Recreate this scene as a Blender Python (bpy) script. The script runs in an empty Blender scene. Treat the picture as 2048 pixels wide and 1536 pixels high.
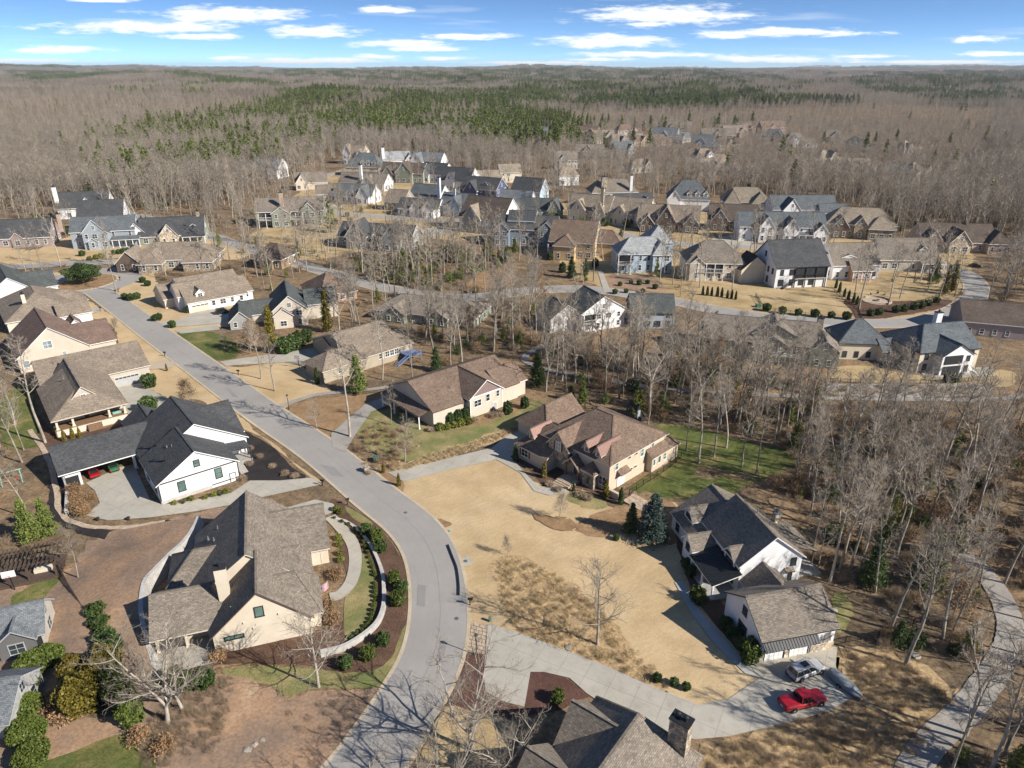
import bpy, bmesh, math, random
import numpy as np
from mathutils import Vector, Matrix
R = math.radians
SC = bpy.context.scene
COL = SC.collection

# ---------------------------------------------------------------- camera, sky, sun, exposure
CAM_H, FPX, PITCH = 72.0, 1421.0, R(24.1)
cam = bpy.data.objects.new('camera', bpy.data.cameras.new('camera'))
COL.objects.link(cam)
cam.location = (0, 0, CAM_H)
cam.rotation_euler = (R(90) - PITCH, 0, 0)
cam.data.sensor_width = 36
cam.data.lens = 36 * FPX / 2048
cam.data.clip_start = 0.5
cam.data.clip_end = 40000
SC.camera = cam

SUN_EL = R(33.5)
SUN_TO = Vector((math.cos(SUN_EL) * math.cos(R(-26)), math.cos(SUN_EL) * math.sin(R(-26)), math.sin(SUN_EL)))
sl = bpy.data.lights.new('sun', 'SUN')
sl.energy = 5.0
sl.angle = R(0.5)
sl.color = (1.0, 0.94, 0.85)
sun = bpy.data.objects.new('sun', sl)
COL.objects.link(sun)
sun.rotation_euler = SUN_TO.to_track_quat('Z', 'Y').to_euler()
sun.location = (60, -30, 120)

CLOUDS = [(455, 30, 150, 17), (290, 54, 205, 12), (405, 73, 85, 6), (630, 62, 95, 13), (118, 99, 105, 8), (770, 19, 52, 7), (932, 73, 95, 6.5),
          (800, 88, 100, 9), (850, 97, 95, 6), (620, 122, 170, 8), (740, 113, 50, 5), (880, 116, 55, 5), (1335, 30, 165, 20), (1290, 48, 50, 5),
          (1215, 82, 125, 14), (1570, 65, 165, 9), (1450, 72, 50, 6), (1300, 109, 160, 6), (1200, 119, 70, 4), (1560, 118, 150, 8), (1730, 113, 90, 4),
          (1950, 79, 70, 7), (1990, 108, 85, 5), (205, 1, 70, 4), (1060, 126, 160, 4), (60, 122, 140, 4), (450, 116, 50, 4), (1860, 124, 200, 4)]


def build_world():
    w = bpy.data.worlds.new('World')
    SC.world = w
    w.use_nodes = True
    nt = w.node_tree
    N, L = nt.nodes, nt.links
    for n in list(N):
        N.remove(n)
    out = N.new('ShaderNodeOutputWorld')
    bg = N.new('ShaderNodeBackground')
    bg.inputs[1].default_value = 0.108
    L.new(bg.outputs[0], out.inputs[0])
    geo = N.new('ShaderNodeTexCoord')
    mp = N.new('ShaderNodeMapping')
    mp.inputs['Scale'].default_value = (1, 1, 2.6)
    mp.inputs['Location'].default_value = (0, 0, 0.035)
    L.new(geo.outputs['Generated'], mp.inputs[0])
    sky = N.new('ShaderNodeTexSky')
    sky.sky_type = 'NISHITA'
    sky.sun_disc = False
    sky.sun_elevation = SUN_EL
    sky.sun_rotation = math.atan2(SUN_TO.x, SUN_TO.y)
    sky.air_density = 0.62
    sky.dust_density = 0.15
    sky.ozone_density = 3.0
    L.new(mp.outputs[0], sky.inputs[0])
    sep = N.new('ShaderNodeSeparateXYZ')
    L.new(geo.outputs['Generated'], sep.inputs[0])

    def math_(op, a, b=None, c=None):
        n = N.new('ShaderNodeMath')
        n.operation = op
        for i, v in enumerate((a, b, c)):
            if v is None:
                continue
            if isinstance(v, (int, float)):
                n.inputs[i].default_value = v
            else:
                L.new(v, n.inputs[i])
        return n.outputs[0]
    yy = math_('MAXIMUM', sep.outputs[1], 0.05)
    a = math_('DIVIDE', sep.outputs[0], yy)
    e = math_('DIVIDE', sep.outputs[2], yy)
    cmb = N.new('ShaderNodeCombineXYZ')
    L.new(a, cmb.inputs[0])
    L.new(e, cmb.inputs[1])
    # wisps: stretched noise pushes the cloud outlines in and out
    nm = N.new('ShaderNodeMapping')
    nm.inputs['Scale'].default_value = (26, 150, 1)
    L.new(cmb.outputs[0], nm.inputs[0])
    nz = N.new('ShaderNodeTexNoise')
    nz.inputs['Scale'].default_value = 1.0
    nz.inputs['Detail'].default_value = 6
    nz.inputs['Roughness'].default_value = 0.62
    L.new(nm.outputs[0], nz.inputs['Vector'])
    best = None
    cp, sp = math.cos(PITCH), math.sin(PITCH)
    for (px, py, hw, hh) in CLOUDS:
        v = (768 - py) / FPX
        den = cp + v * sp
        ca, ce = (px - 1024) / FPX / den, (-sp + v * cp) / den
        ra, re = 1.06 * hw / FPX / den, .98 * hh / FPX / den
        m = N.new('ShaderNodeVectorMath')
        m.operation = 'MULTIPLY_ADD'
        L.new(cmb.outputs[0], m.inputs[0])
        m.inputs[1].default_value = (1 / ra, 1 / re, 0)
        m.inputs[2].default_value = (-ca / ra, -ce / re, 0)
        ln = N.new('ShaderNodeVectorMath')
        ln.operation = 'LENGTH'
        L.new(m.outputs[0], ln.inputs[0])
        best = ln.outputs['Value'] if best is None else math_('MINIMUM', best, ln.outputs['Value'])
    nn = math_('MULTIPLY_ADD', nz.outputs[0], 2.6, -1.3)
    d = math_('ADD', best, nn)
    mr = N.new('ShaderNodeMapRange')
    mr.interpolation_type = 'SMOOTHSTEP'
    mr.inputs['From Min'].default_value = 1.2
    mr.inputs['From Max'].default_value = 0.3
    L.new(d, mr.inputs['Value'])
    front = math_('GREATER_THAN', sep.outputs[1], 0.3)
    dens = math_('MULTIPLY', mr.outputs[0], front)
    # thin streaks everywhere in the lower sky
    nm2 = N.new('ShaderNodeMapping')
    nm2.inputs['Scale'].default_value = (6, 6, 90)
    L.new(geo.outputs['Generated'], nm2.inputs[0])
    nz2 = N.new('ShaderNodeTexNoise')
    nz2.inputs['Scale'].default_value = 1.0
    nz2.inputs['Detail'].default_value = 5
    L.new(nm2.outputs[0], nz2.inputs['Vector'])
    mr2 = N.new('ShaderNodeMapRange')
    mr2.inputs['From Min'].default_value = 0.56
    mr2.inputs['From Max'].default_value = 0.8
    mr2.inputs['To Max'].default_value = 0.35
    L.new(nz2.outputs[0], mr2.inputs['Value'])
    dens = math_('MAXIMUM', dens, mr2.outputs[0])
    hue = N.new('ShaderNodeMixRGB')
    hue.blend_type = 'MULTIPLY'
    hue.inputs[0].default_value = 1
    hue.inputs[2].default_value = (0.93, 1.09, 1.16, 1)
    L.new(sky.outputs[0], hue.inputs[1])
    mix = N.new('ShaderNodeMixRGB')
    mix.inputs[2].default_value = (7.3, 7.5, 7.8, 1)
    L.new(dens, mix.inputs[0])
    L.new(hue.outputs[0], mix.inputs[1])
    L.new(mix.outputs[0], bg.inputs[0])


build_world()
SC.view_settings.view_transform = 'Standard'
SC.view_settings.look = 'None'
SC.view_settings.exposure = 0.58
SC.view_settings.gamma = 1
SC.view_settings.use_curve_mapping = False
SC.render.engine = 'CYCLES'
SC.cycles.max_bounces = 5
SC.cycles.diffuse_bounces = 2
SC.cycles.glossy_bounces = 2
SC.cycles.transparent_max_bounces = 4
SC.cycles.volume_bounces = 0
SC.cycles.use_adaptive_sampling = True
SC.cycles.adaptive_threshold = 0.02
SC.cycles.use_denoising = True
SC.cycles.denoiser = 'OPENIMAGEDENOISE'
SC.cycles.denoising_input_passes = 'RGB_ALBEDO_NORMAL'
SC.cycles.sample_clamp_indirect = 4.0

# ---------------------------------------------------------------- survey helpers


def G(px, py, z=0.0):
    """ground point (height z) that the survey photograph shows at px, py"""
    u, v = (px - 1024) / FPX, (768 - py) / FPX
    dz = -math.sin(PITCH) + v * math.cos(PITCH)
    t = (z - CAM_H) / dz
    return Vector((u * t, (math.cos(PITCH) + v * math.sin(PITCH)) * t, z))


def GP(pts):
    return [G(*p) for p in pts]


def to_px(x, y, z=0.0):
    dz = z - CAM_H
    zc = y * math.cos(PITCH) - dz * math.sin(PITCH)
    up = y * math.sin(PITCH) + dz * math.cos(PITCH)
    return 1024 + FPX * x / zc, 768 - FPX * up / zc


def hz(x, y):
    """height of the terrain: flat round the houses, rolling farther out"""
    d = math.hypot(x, y)
    if d < 650:
        return 0.0
    k = min(1.0, (d - 650) / 2500)
    a = 5 + 17 * k
    h = a * (math.sin(x * .0043 + y * .0021 + 1.0) * .5 + math.sin(x * .0017 - y * .0034 + 2.2) * .6 + math.sin(x * .0079 + y * .0061) * .25)
    h *= min(1.0, (d - 650) / 500)
    if d > 4000:
        k2 = min(1, (d - 4000) / 6000)
        h = h * (1 - .4 * k2) + k2 * (30 + 20 * math.sin(x * .0011 + 1.3) + 11 * math.sin(x * .0031 + .4) + 5 * math.sin(x * .0083))
    return h


# ---------------------------------------------------------------- materials
MATS = {}


def nodes_for(name):
    m = bpy.data.materials.new(name)
    m.use_nodes = True
    nt = m.node_tree
    return m, nt, nt.nodes['Principled BSDF']


def ramp(nt, fac, stops):
    r = nt.nodes.new('ShaderNodeValToRGB')
    el = r.color_ramp.elements
    while len(el) < len(stops):
        el.new(.5)
    for e, (p, c) in zip(el, stops):
        e.position = p
        e.color = (*c, 1)
    nt.links.new(fac, r.inputs[0])
    return r.outputs[0]


def noise(nt, scale, detail=4, rough=.55, vec=None, dim=None):
    detail = min(detail, 3)
    n = nt.nodes.new('ShaderNodeTexNoise')
    n.inputs['Scale'].default_value = scale
    n.inputs['Detail'].default_value = detail
    n.inputs['Roughness'].default_value = rough
    if vec is None:
        g = nt.nodes.new('ShaderNodeNewGeometry')
        vec = g.outputs['Position']
    nt.links.new(vec, n.inputs['Vector'])
    return n.outputs[0]


def mixc(nt, fac, a, b, mode='MIX'):
    n = nt.nodes.new('ShaderNodeMixRGB')
    n.blend_type = mode
    for i, v in enumerate((fac, a, b)):
        if isinstance(v, (int, float)):
            n.inputs[i].default_value = v
        elif isinstance(v, tuple):
            n.inputs[i].default_value = (*v, 1)
        else:
            nt.links.new(v, n.inputs[i])
    return n.outputs[0]


def bump(nt, bsdf, h, strength=.4, dist=.05):
    b = nt.nodes.new('ShaderNodeBump')
    b.inputs['Strength'].default_value = strength
    b.inputs['Distance'].default_value = dist
    nt.links.new(h, b.inputs['Height'])
    nt.links.new(b.outputs[0], bsdf.inputs['Normal'])


def sc3(c, k):
    return tuple(min(1, v * k) for v in c)


def plain(name, c, rough=.7, var=.18, scale=1.5, metal=0.0, spec=.3, bmp=0, coat=0):
    m, nt, b = nodes_for(name)
    n = noise(nt, scale, 5, .6)
    nt.links.new(ramp(nt, n, [(.25, sc3(c, 1 - var)), (.75, sc3(c, 1 + var))]), b.inputs['Base Color'])
    b.inputs['Roughness'].default_value = rough
    b.inputs['Metallic'].default_value = metal
    b.inputs['Specular IOR Level'].default_value = spec
    if coat:
        b.inputs['Coat Weight'].default_value = coat
        b.inputs['Coat Roughness'].default_value = .06
    if bmp:
        bump(nt, b, noise(nt, scale * 6, 3), bmp)
    MATS[name] = m
    return m


def uvnode(nt):
    return nt.nodes.new('ShaderNodeUVMap').outputs[0]


def shingle(name, c, c2=None):
    m, nt, b = nodes_for(name)
    uv = uvnode(nt)
    br = nt.nodes.new('ShaderNodeTexBrick')
    nt.links.new(uv, br.inputs['Vector'])
    br.inputs['Scale'].default_value = 1
    br.inputs['Brick Width'].default_value = .42
    br.inputs['Row Height'].default_value = .21
    br.inputs['Mortar Size'].default_value = .018
    br.inputs['Mortar Smooth'].default_value = .3
    br.inputs['Bias'].default_value = .0
    br.inputs['Color1'].default_value = (*sc3(c, .74), 1)
    br.inputs['Color2'].default_value = (*sc3(c2 or c, 1.28), 1)
    br.inputs['Mortar'].default_value = (*sc3(c, .5), 1)
    n = noise(nt, .35, 4, .6)
    f = ramp(nt, n, [(.3, (.82, .82, .82)), (.7, (1.14, 1.12, 1.1))])
    n2 = noise(nt, 7, 2)
    f2 = ramp(nt, n2, [(.3, (.8, .8, .8)), (.7, (1.2, 1.2, 1.2))])
    c_ = mixc(nt, 1, br.outputs[0], f, 'MULTIPLY')
    c_ = mixc(nt, 1, c_, f2, 'MULTIPLY')
    nt.links.new(c_, b.inputs['Base Color'])
    b.inputs['Roughness'].default_value = .92
    b.inputs['Specular IOR Level'].default_value = .15
    bump(nt, b, br.outputs['Fac'], -.5, .03)
    MATS[name] = m
    return m


def siding(name, c, kind='lap', pitch=.18):
    """painted boards: lap = horizontal, batten = vertical ribs, shake, stucco, brick, stone"""
    m, nt, b = nodes_for(name)
    uv = uvnode(nt)
    n = noise(nt, .5, 5, .6)
    f = ramp(nt, n, [(.25, sc3(c, .92)), (.75, sc3(c, 1.05))])
    if kind in ('brick', 'shake'):
        br = nt.nodes.new('ShaderNodeTexBrick')
        nt.links.new(uv, br.inputs['Vector'])
        br.inputs['Scale'].default_value = 1
        br.inputs['Brick Width'].default_value = .3 if kind == 'brick' else .22
        br.inputs['Row Height'].default_value = .1 if kind == 'brick' else .2
        br.inputs['Mortar Size'].default_value = .012
        br.inputs['Color1'].default_value = (*sc3(c, .75), 1)
        br.inputs['Color2'].default_value = (*sc3(c, 1.25), 1)
        br.inputs['Mortar'].default_value = (*(sc3(c, .55) if kind == 'shake' else (.5, .46, .4)), 1)
        f = mixc(nt, .55, f, br.outputs[0])
        bump(nt, b, br.outputs['Fac'], -.5, .02)
    elif kind == 'stone':
        v = nt.nodes.new('ShaderNodeTexVoronoi')
        v.inputs['Scale'].default_value = 2.4
        nt.links.new(uv, v.inputs['Vector'])
        g = nt.nodes.new('ShaderNodeSeparateColor')
        nt.links.new(v.outputs['Color'], g.inputs[0])
        f = ramp(nt, g.outputs[0], [(0, sc3(c, .5)), (.35, sc3(c, .95)), (.6, (c[0] * 1.25, c[1] * 1.1, c[2] * .85)), (1, sc3(c, 1.7))])
        v2 = nt.nodes.new('ShaderNodeTexVoronoi')
        v2.feature = 'DISTANCE_TO_EDGE'
        v2.inputs['Scale'].default_value = 2.4
        nt.links.new(uv, v2.inputs['Vector'])
        e = ramp(nt, v2.outputs[0], [(0.0, (.45, .45, .45)), (.07, (1, 1, 1))])
        f = mixc(nt, 1, f, e, 'MULTIPLY')
        bump(nt, b, e, .7, .05)
    elif kind != 'stucco':
        w = nt.nodes.new('ShaderNodeTexWave')
        w.wave_type = 'BANDS'
        w.bands_direction = 'Y' if kind == 'lap' else 'X'
        w.wave_profile = 'SAW' if kind == 'lap' else 'SIN'
        w.inputs['Scale'].default_value = .314 / pitch * (1 if kind == 'lap' else 1)
        nt.links.new(uv, w.inputs['Vector'])
        if kind == 'lap':
            s = ramp(nt, w.outputs[0], [(0, (.72, .72, .72)), (.18, (1, 1, 1))])
        else:
            s = ramp(nt, w.outputs[0], [(.82, (1, 1, 1)), (.95, (.8, .8, .8))])
        f = mixc(nt, 1, f, s, 'MULTIPLY')
        bump(nt, b, w.outputs[0], .4, .02)
    else:
        bump(nt, b, noise(nt, 14, 3), .15, .02)
    st = noise(nt, .16, 5, .7)
    f = mixc(nt, 1, f, ramp(nt, st, [(.3, (.9, .89, .87)), (.6, (1, 1, 1))]), 'MULTIPLY')
    nt.links.new(f, b.inputs['Base Color'])
    b.inputs['Roughness'].default_value = .75
    b.inputs['Specular IOR Level'].default_value = .25
    MATS[name] = m
    return m


def ground_mat(name, stops_big, scale_big, fine=(.75, 1.25), fine_scale=2.5, rough=.95, b_=.4, stops_mid=None, mid_scale=.3, mid_mode='MIX'):
    m, nt, b = nodes_for(name)
    c = ramp(nt, noise(nt, scale_big, 6, .62), stops_big)
    if stops_mid:
        c2 = ramp(nt, noise(nt, mid_scale, 5, .65), stops_mid)
        c = mixc(nt, 1, c, c2, 'MULTIPLY')
    n = noise(nt, fine_scale, 6, .75)
    f = ramp(nt, n, [(.28, (fine[0],) * 3), (.72, (fine[1],) * 3)])
    c = mixc(nt, 1, c, f, 'MULTIPLY')
    nt.links.new(c, b.inputs['Base Color'])
    b.inputs['Roughness'].default_value = rough
    b.inputs['Specular IOR Level'].default_value = .12
    if b_:
        bump(nt, b, n, b_, .08)
    MATS[name] = m
    return m


GM = [(.6, .6, .6), (1.25, 1.2, 1.1)]
ground_mat('litter', [(.28, (.14, .108, .075)), (.45, (.195, .143, .093)), (.6, (.26, .18, .11)), (.75, (.19, .162, .12))], .045,
           (.45, 1.5), 1.6, stops_mid=[(.3, GM[0]), (.7, GM[1])], mid_scale=.35)
ground_mat('dormant', [(.25, (.45, .33, .19)), (.5, (.515, .385, .23)), (.75, (.56, .435, .275))], .07, (.82, 1.14), 3.5, b_=.25,
           stops_mid=[(.3, (.86, .85, .83)), (.65, (1.04, 1.03, 1.0))], mid_scale=.22)
ground_mat('dormant_dark', [(.25, (.35, .255, .14)), (.5, (.44, .33, .185)), (.75, (.51, .40, .24))], .09, (.75, 1.18), 3.0, b_=.3,
           stops_mid=[(.3, (.8, .8, .78)), (.65, (1.05, 1.03, 1.0))], mid_scale=.2)
ground_mat('greenlawn', [(.30, (.27, .215, .10)), (.46, (.135, .145, .05)), (.58, (.10, .125, .04)), (.75, (.17, .175, .065))], .16, (.6, 1.3), 4, b_=.4,
           stops_mid=[(.3, (.75, .8, .7)), (.7, (1.15, 1.1, 1.05))], mid_scale=.5)
ground_mat('mixlawn', [(.30, (.36, .28, .14)), (.5, (.22, .20, .085)), (.7, (.14, .165, .055))], .2, (.65, 1.25), 4, b_=.4)
ground_mat('mulch', [(.3, (.085, .05, .035)), (.7, (.14, .085, .058))], .3, (.5, 1.5), 5, b_=.6)
ground_mat('mulch_red', [(.3, (.085, .045, .036)), (.7, (.125, .066, .05))], .3, (.6, 1.4), 5, b_=.6)
ground_mat('mulch_black', [(.3, (.022, .02, .022)), (.7, (.045, .038, .036))], .3, (.6, 1.4), 5, b_=.6)
ground_mat('straw', [(.3, (.24, .155, .085)), (.7, (.34, .225, .13))], .25, (.65, 1.3), 4, b_=.5, stops_mid=[(.3, (.8, .76, .7)), (.7, (1.1, 1.1, 1.1))], mid_scale=.6)
ground_mat('clay', [(.3, (.20, .145, .108)), (.46, (.265, .185, .13)), (.62, (.35, .225, .14)), (.8, (.46, .335, .215))], .13, (.7, 1.25), 2.2, b_=.2)
ground_mat('scrub', [(.3, (.30, .205, .11)), (.55, (.42, .30, .165)), (.75, (.30, .22, .13))], .12, (.55, 1.4), 2.2, b_=.6)
ground_mat('asphalt', [(.3, (.285, .268, .248)), (.7, (.335, .315, .29))], .06, (.95, 1.05), 7, b_=.05, rough=.85,
           stops_mid=[(.35, (.95, .95, .95)), (.65, (1.03, 1.03, 1.03))], mid_scale=.35)
ground_mat('concrete', [(.3, (.38, .352, .30)), (.7, (.44, .41, .35))], .12, (.97, 1.03), 3, b_=.0, rough=.8,
           stops_mid=[(.3, (.92, .91, .90)), (.65, (1.02, 1.02, 1.02))], mid_scale=.3)


def joints(name, cell, rot, dark=.72):
    m = MATS[name]
    nt = m.node_tree
    b = nt.nodes['Principled BSDF']
    src = b.inputs['Base Color'].links[0].from_socket
    g = nt.nodes.new('ShaderNodeNewGeometry')
    mp = nt.nodes.new('ShaderNodeMapping')
    mp.inputs['Rotation'].default_value = (0, 0, R(rot))
    nt.links.new(g.outputs['Position'], mp.inputs[0])
    br = nt.nodes.new('ShaderNodeTexBrick')
    nt.links.new(mp.outputs[0], br.inputs['Vector'])
    br.offset = 0
    br.inputs['Scale'].default_value = 1
    br.inputs['Brick Width'].default_value = cell
    br.inputs['Row Height'].default_value = cell
    br.inputs['Mortar Size'].default_value = .035
    br.inputs['Color1'].default_value = (.96, .96, .96, 1)
    br.inputs['Color2'].default_value = (1.04, 1.04, 1.03, 1)
    br.inputs['Mortar'].default_value = (dark, dark, dark, 1)
    nt.links.new(mixc(nt, 1, src, br.outputs[0], 'MULTIPLY'), b.inputs['Base Color'])
    # stains and tyre marks
    st = ramp(nt, noise(nt, .9, 3, .7), [(.3, (.86, .85, .83)), (.5, (1, 1, 1))])
    nt.links.new(mixc(nt, .8, b.inputs['Base Color'].links[0].from_socket, st, 'MULTIPLY'), b.inputs['Base Color'])


def mown(name, rot, scale=.42, amt=.07):
    m = MATS[name]
    nt = m.node_tree
    b = nt.nodes['Principled BSDF']
    src = b.inputs['Base Color'].links[0].from_socket
    g = nt.nodes.new('ShaderNodeNewGeometry')
    mp = nt.nodes.new('ShaderNodeMapping')
    mp.inputs['Rotation'].default_value = (0, 0, R(rot))
    nt.links.new(g.outputs['Position'], mp.inputs[0])
    w = nt.nodes.new('ShaderNodeTexWave')
    w.inputs['Scale'].default_value = scale
    w.inputs['Distortion'].default_value = 14
    w.inputs['Detail'].default_value = 3
    w.inputs['Detail Scale'].default_value = .6
    nt.links.new(mp.outputs[0], w.inputs['Vector'])
    c = ramp(nt, w.outputs[0], [(.1, (1 - amt, 1 - amt, 1 - amt * 1.2)), (.9, (1 + amt * .6,) * 3)])
    nt.links.new(mixc(nt, 1, src, c, 'MULTIPLY'), b.inputs['Base Color'])
    p = ramp(nt, noise(nt, .06, 3, .6), [(.36, (.86, .84, .78)), (.52, (1, 1, 1))])
    nt.links.new(mixc(nt, 1, b.inputs['Base Color'].links[0].from_socket, p, 'MULTIPLY'), b.inputs['Base Color'])


joints('concrete', 3.4, 28)
mown('dormant', 52, .3, .028)
mown('dormant_dark', 20, .3, .03)
mown('greenlawn', 30, .25, .07)
ground_mat('asphalt_worn', [(.3, (.285, .265, .245)), (.7, (.335, .312, .285))], .06, (.95, 1.05), 7, b_=.0, rough=.85)
ground_mat('asphalt_patch', [(.3, (.235, .225, .215)), (.7, (.27, .258, .245))], .2, (.92, 1.08), 7, b_=.0, rough=.85)
ground_mat('concrete_grey', [(.3, (.33, .32, .30)), (.7, (.41, .40, .37))], .15, (.9, 1.08), 3, b_=.05, rough=.85)
ground_mat('kerbstone', [(.3, (.42, .34, .235)), (.7, (.52, .44, .32))], .3, (.85, 1.1), 2.5, b_=.1, rough=.85)
ground_mat('gravel', [(.3, (.26, .24, .215)), (.7, (.37, .34, .30))], .15, (.75, 1.2), 5, b_=.5)
siding('pavers', (.42, .34, .25), 'brick')

SHINGLES = dict(weather=(.215, .185, .152), driftwood=(.25, .205, .16), charcoal=(.078, .081, .085), black=(.042, .042, .045), brown=(.19, .138, .105),
                brown2=(.20, .14, .112), slate=(.125, .14, .15), green=(.092, .102, .10), tan=(.28, .235, .18), ltgrey=(.33, .34, .345), darkbrown=(.12, .095, .078), bluegrey=(.17, .185, .195))
for k, c in SHINGLES.items():
    shingle('sh_' + k, c)
WALLS = dict(white=((.78, .78, .78), 'stucco'), whiteboard=((.80, .80, .81), 'batten'), whitelap=((.76, .76, .75), 'lap'), cream=((.66, .58, .46), 'stucco'), tan=((.58, .48, .37), 'stucco'),
             beige=((.60, .53, .44), 'lap'), greige=((.50, .46, .40), 'lap'), khaki=((.40, .35, .27), 'lap'), blue=((.34, .39, .43), 'lap'), slateblue=((.24, .29, .35), 'lap'), navy=((.085, .10, .19), 'lap'),
             sage=((.28, .30, .24), 'lap'), paleblue=((.45, .55, .63), 'lap'), grey=((.36, .36, .35), 'shake'), darkbrown=((.15, .11, .085), 'shake'), brick=((.40, .20, .12), 'brick'),
             brickpale=((.46, .33, .25), 'brick'), stone=((.34, .30, .25), 'stone'), gold=((.52, .38, .22), 'stucco'), plum=((.25, .18, .17), 'batten'), darkgrey=((.15, .15, .15), 'lap'), mauve=((.34, .28, .26), 'lap'),
             palegrey=((.56, .57, .57), 'batten'), blueboard=((.46, .52, .60), 'batten'), brown=((.30, .22, .15), 'lap'), lightstone=((.52, .46, .38), 'stone'))
for k, (c, kd) in WALLS.items():
    siding('w_' + k, c, kd, .42 if kd == 'batten' else .18)
plain('t_white', (.78, .77, .75), .6, .05)
plain('t_cream', (.62, .55, .45), .6, .05)
plain('t_dark', (.03, .03, .032), .5, .1)
plain('t_brown', (.12, .08, .055), .6, .15)
plain('t_grey', (.4, .4, .4), .6, .08)
plain('metal_dark', (.05, .052, .055), .38, .12, metal=.6)
plain('metal_copper', (.27, .165, .135), .5, .2, 3, metal=.2)
plain('awning_grey', (.085, .085, .085), .55, .15)
plain('metal_grey', (.20, .205, .21), .5, .12, metal=.15)
plain('wood', (.20, .125, .075), .7, .3, 3)
plain('wood_dark', (.085, .06, .045), .7, .3, 3)
plain('wood_blue', (.17, .225, .37), .6, .2, 3)
plain('wood_grey', (.35, .33, .30), .8, .25, 3)
plain('flagstone', (.42, .33, .24), .85, .35, 1.6, bmp=.4)
plain('pebble', (.46, .37, .27), .9, .35, 2.5)
plain('rock', (.30, .265, .22), .9, .35, 2.5, bmp=.6)
plain('black_iron', (.018, .018, .02), .45, .1, spec=.4)
plain('green_metal', (.06, .16, .115), .5, .15)
plain('teal_wood', (.22, .42, .36), .6, .2)
plain('rubber', (.02, .02, .02), .8, .2)
plain('chrome', (.6, .6, .62), .18, .05, metal=1)
plain('paint_red', (.36, .006, .012), .28, .06, spec=.5, coat=.8)
plain('paint_darkred', (.2, .008, .015), .3, .06, spec=.5, coat=.8)
plain('paint_silver', (.42, .425, .435), .35, .04, metal=.15, coat=.6)
plain('paint_black', (.015, .015, .017), .25, .05, spec=.5, coat=.8)
plain('paint_white', (.7, .7, .7), .3, .04, spec=.5, coat=.8)
plain('paint_green', (.03, .16, .06), .3, .05, spec=.5, coat=.8)
plain('tarp', (.22, .24, .25), .6, .25, 4, bmp=.8)
plain('lamp_lens', (.75, .75, .72), .2, .05)
plain('lamp_red', (.4, .01, .01), .25, .05)
plain('flag_red', (.45, .03, .05), .8, .05)
plain('flag_white', (.75, .74, .74), .8, .04)
plain('flag_blue', (.03, .05, .2), .8, .05)
plain('blockwall', (.46, .44, .41), .9, .2, 1.2, bmp=.5)
plain('screen', (.03, .032, .034), .5, .2)
plain('sign_red', (.5, .02, .03), .5, .05)


def glass(name, c, rough=.06):
    m, nt, b = nodes_for(name)
    n = noise(nt, .35, 3)
    nt.links.new(ramp(nt, n, [(.3, sc3(c, .6)), (.7, sc3(c, 1.5))]), b.inputs['Base Color'])
    b.inputs['Roughness'].default_value = rough
    b.inputs['Specular IOR Level'].default_value = .8
    MATS[name] = m


glass('glass', (.035, .045, .05))
glass('glass_green', (.10, .17, .15))
glass('glass_pale', (.22, .27, .28))
glass('glass_car', (.012, .014, .016), .04)


def leafmat(name, stops, rough=.7, transl=.15):
    m, nt, b = nodes_for(name)
    oi = nt.nodes.new('ShaderNodeObjectInfo')
    c = ramp(nt, noise(nt, 1.1, 4, .7), stops)
    hs = nt.nodes.new('ShaderNodeHueSaturation')
    mr = nt.nodes.new('ShaderNodeMapRange')
    mr.inputs['To Min'].default_value = .75
    mr.inputs['To Max'].default_value = 1.25
    nt.links.new(oi.outputs['Random'], mr.inputs['Value'])
    nt.links.new(mr.outputs[0], hs.inputs['Value'])
    nt.links.new(c, hs.inputs['Color'])
    nt.links.new(hs.outputs[0], b.inputs['Base Color'])
    b.inputs['Roughness'].default_value = rough
    b.inputs['Specular IOR Level'].default_value = .25
    MATS[name] = m


leafmat('bark', [(.25, (.16, .138, .108)), (.5, (.285, .25, .20)), (.78, (.43, .39, .335))], .9)
leafmat('bark_pale', [(.25, (.20, .172, .138)), (.5, (.35, .31, .255)), (.78, (.50, .455, .385))], .9)
leafmat('twig', [(.3, (.215, .18, .14)), (.7, (.35, .30, .245))], .95)
leafmat('twig_pale', [(.3, (.24, .20, .155)), (.7, (.39, .335, .27))], .95)
leafmat('bark_pine', [(.3, (.12, .085, .065)), (.7, (.22, .165, .125))], .9)
leafmat('needle', [(.3, (.075, .10, .022)), (.6, (.145, .175, .04)), (.8, (.21, .23, .06))])
leafmat('needle_yellow', [(.3, (.09, .11, .022)), (.6, (.17, .18, .035)), (.85, (.25, .23, .05))])
leafmat('spruce', [(.3, (.03, .055, .045)), (.7, (.085, .125, .105))])
leafmat('holly', [(.3, (.03, .052, .014)), (.7, (.075, .11, .03))], .5)
leafmat('boxwood', [(.3, (.05, .075, .012)), (.7, (.11, .135, .028))], .5)
leafmat('bronze', [(.3, (.10, .085, .012)), (.7, (.21, .165, .03))], .5)
leafmat('oakleaf', [(.3, (.20, .115, .055)), (.7, (.34, .22, .12))], .8)
leafmat('drygrass', [(.3, (.38, .28, .15)), (.7, (.62, .48, .29))], .9)
leafmat('brush', [(.3, (.24, .175, .115)), (.7, (.38, .29, .20))], .95)
# ---------------------------------------------------------------- mesh helpers
from mathutils.geometry import tessellate_polygon
RND = random.Random(7)


def tag(o, label=None, cat=None, group=None, kind=None):
    if label:
        o['label'] = label
    if cat:
        o['category'] = cat
    if group:
        o['group'] = group
    if kind:
        o['kind'] = kind
    return o


def empty(name, loc=(0, 0, 0), rz=0.0, parent=None):
    o = bpy.data.objects.new(name, None)
    o.empty_display_size = .5
    COL.objects.link(o)
    o.location = loc
    o.rotation_euler = (0, 0, rz)
    if parent:
        o.parent = parent
    return o


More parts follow.
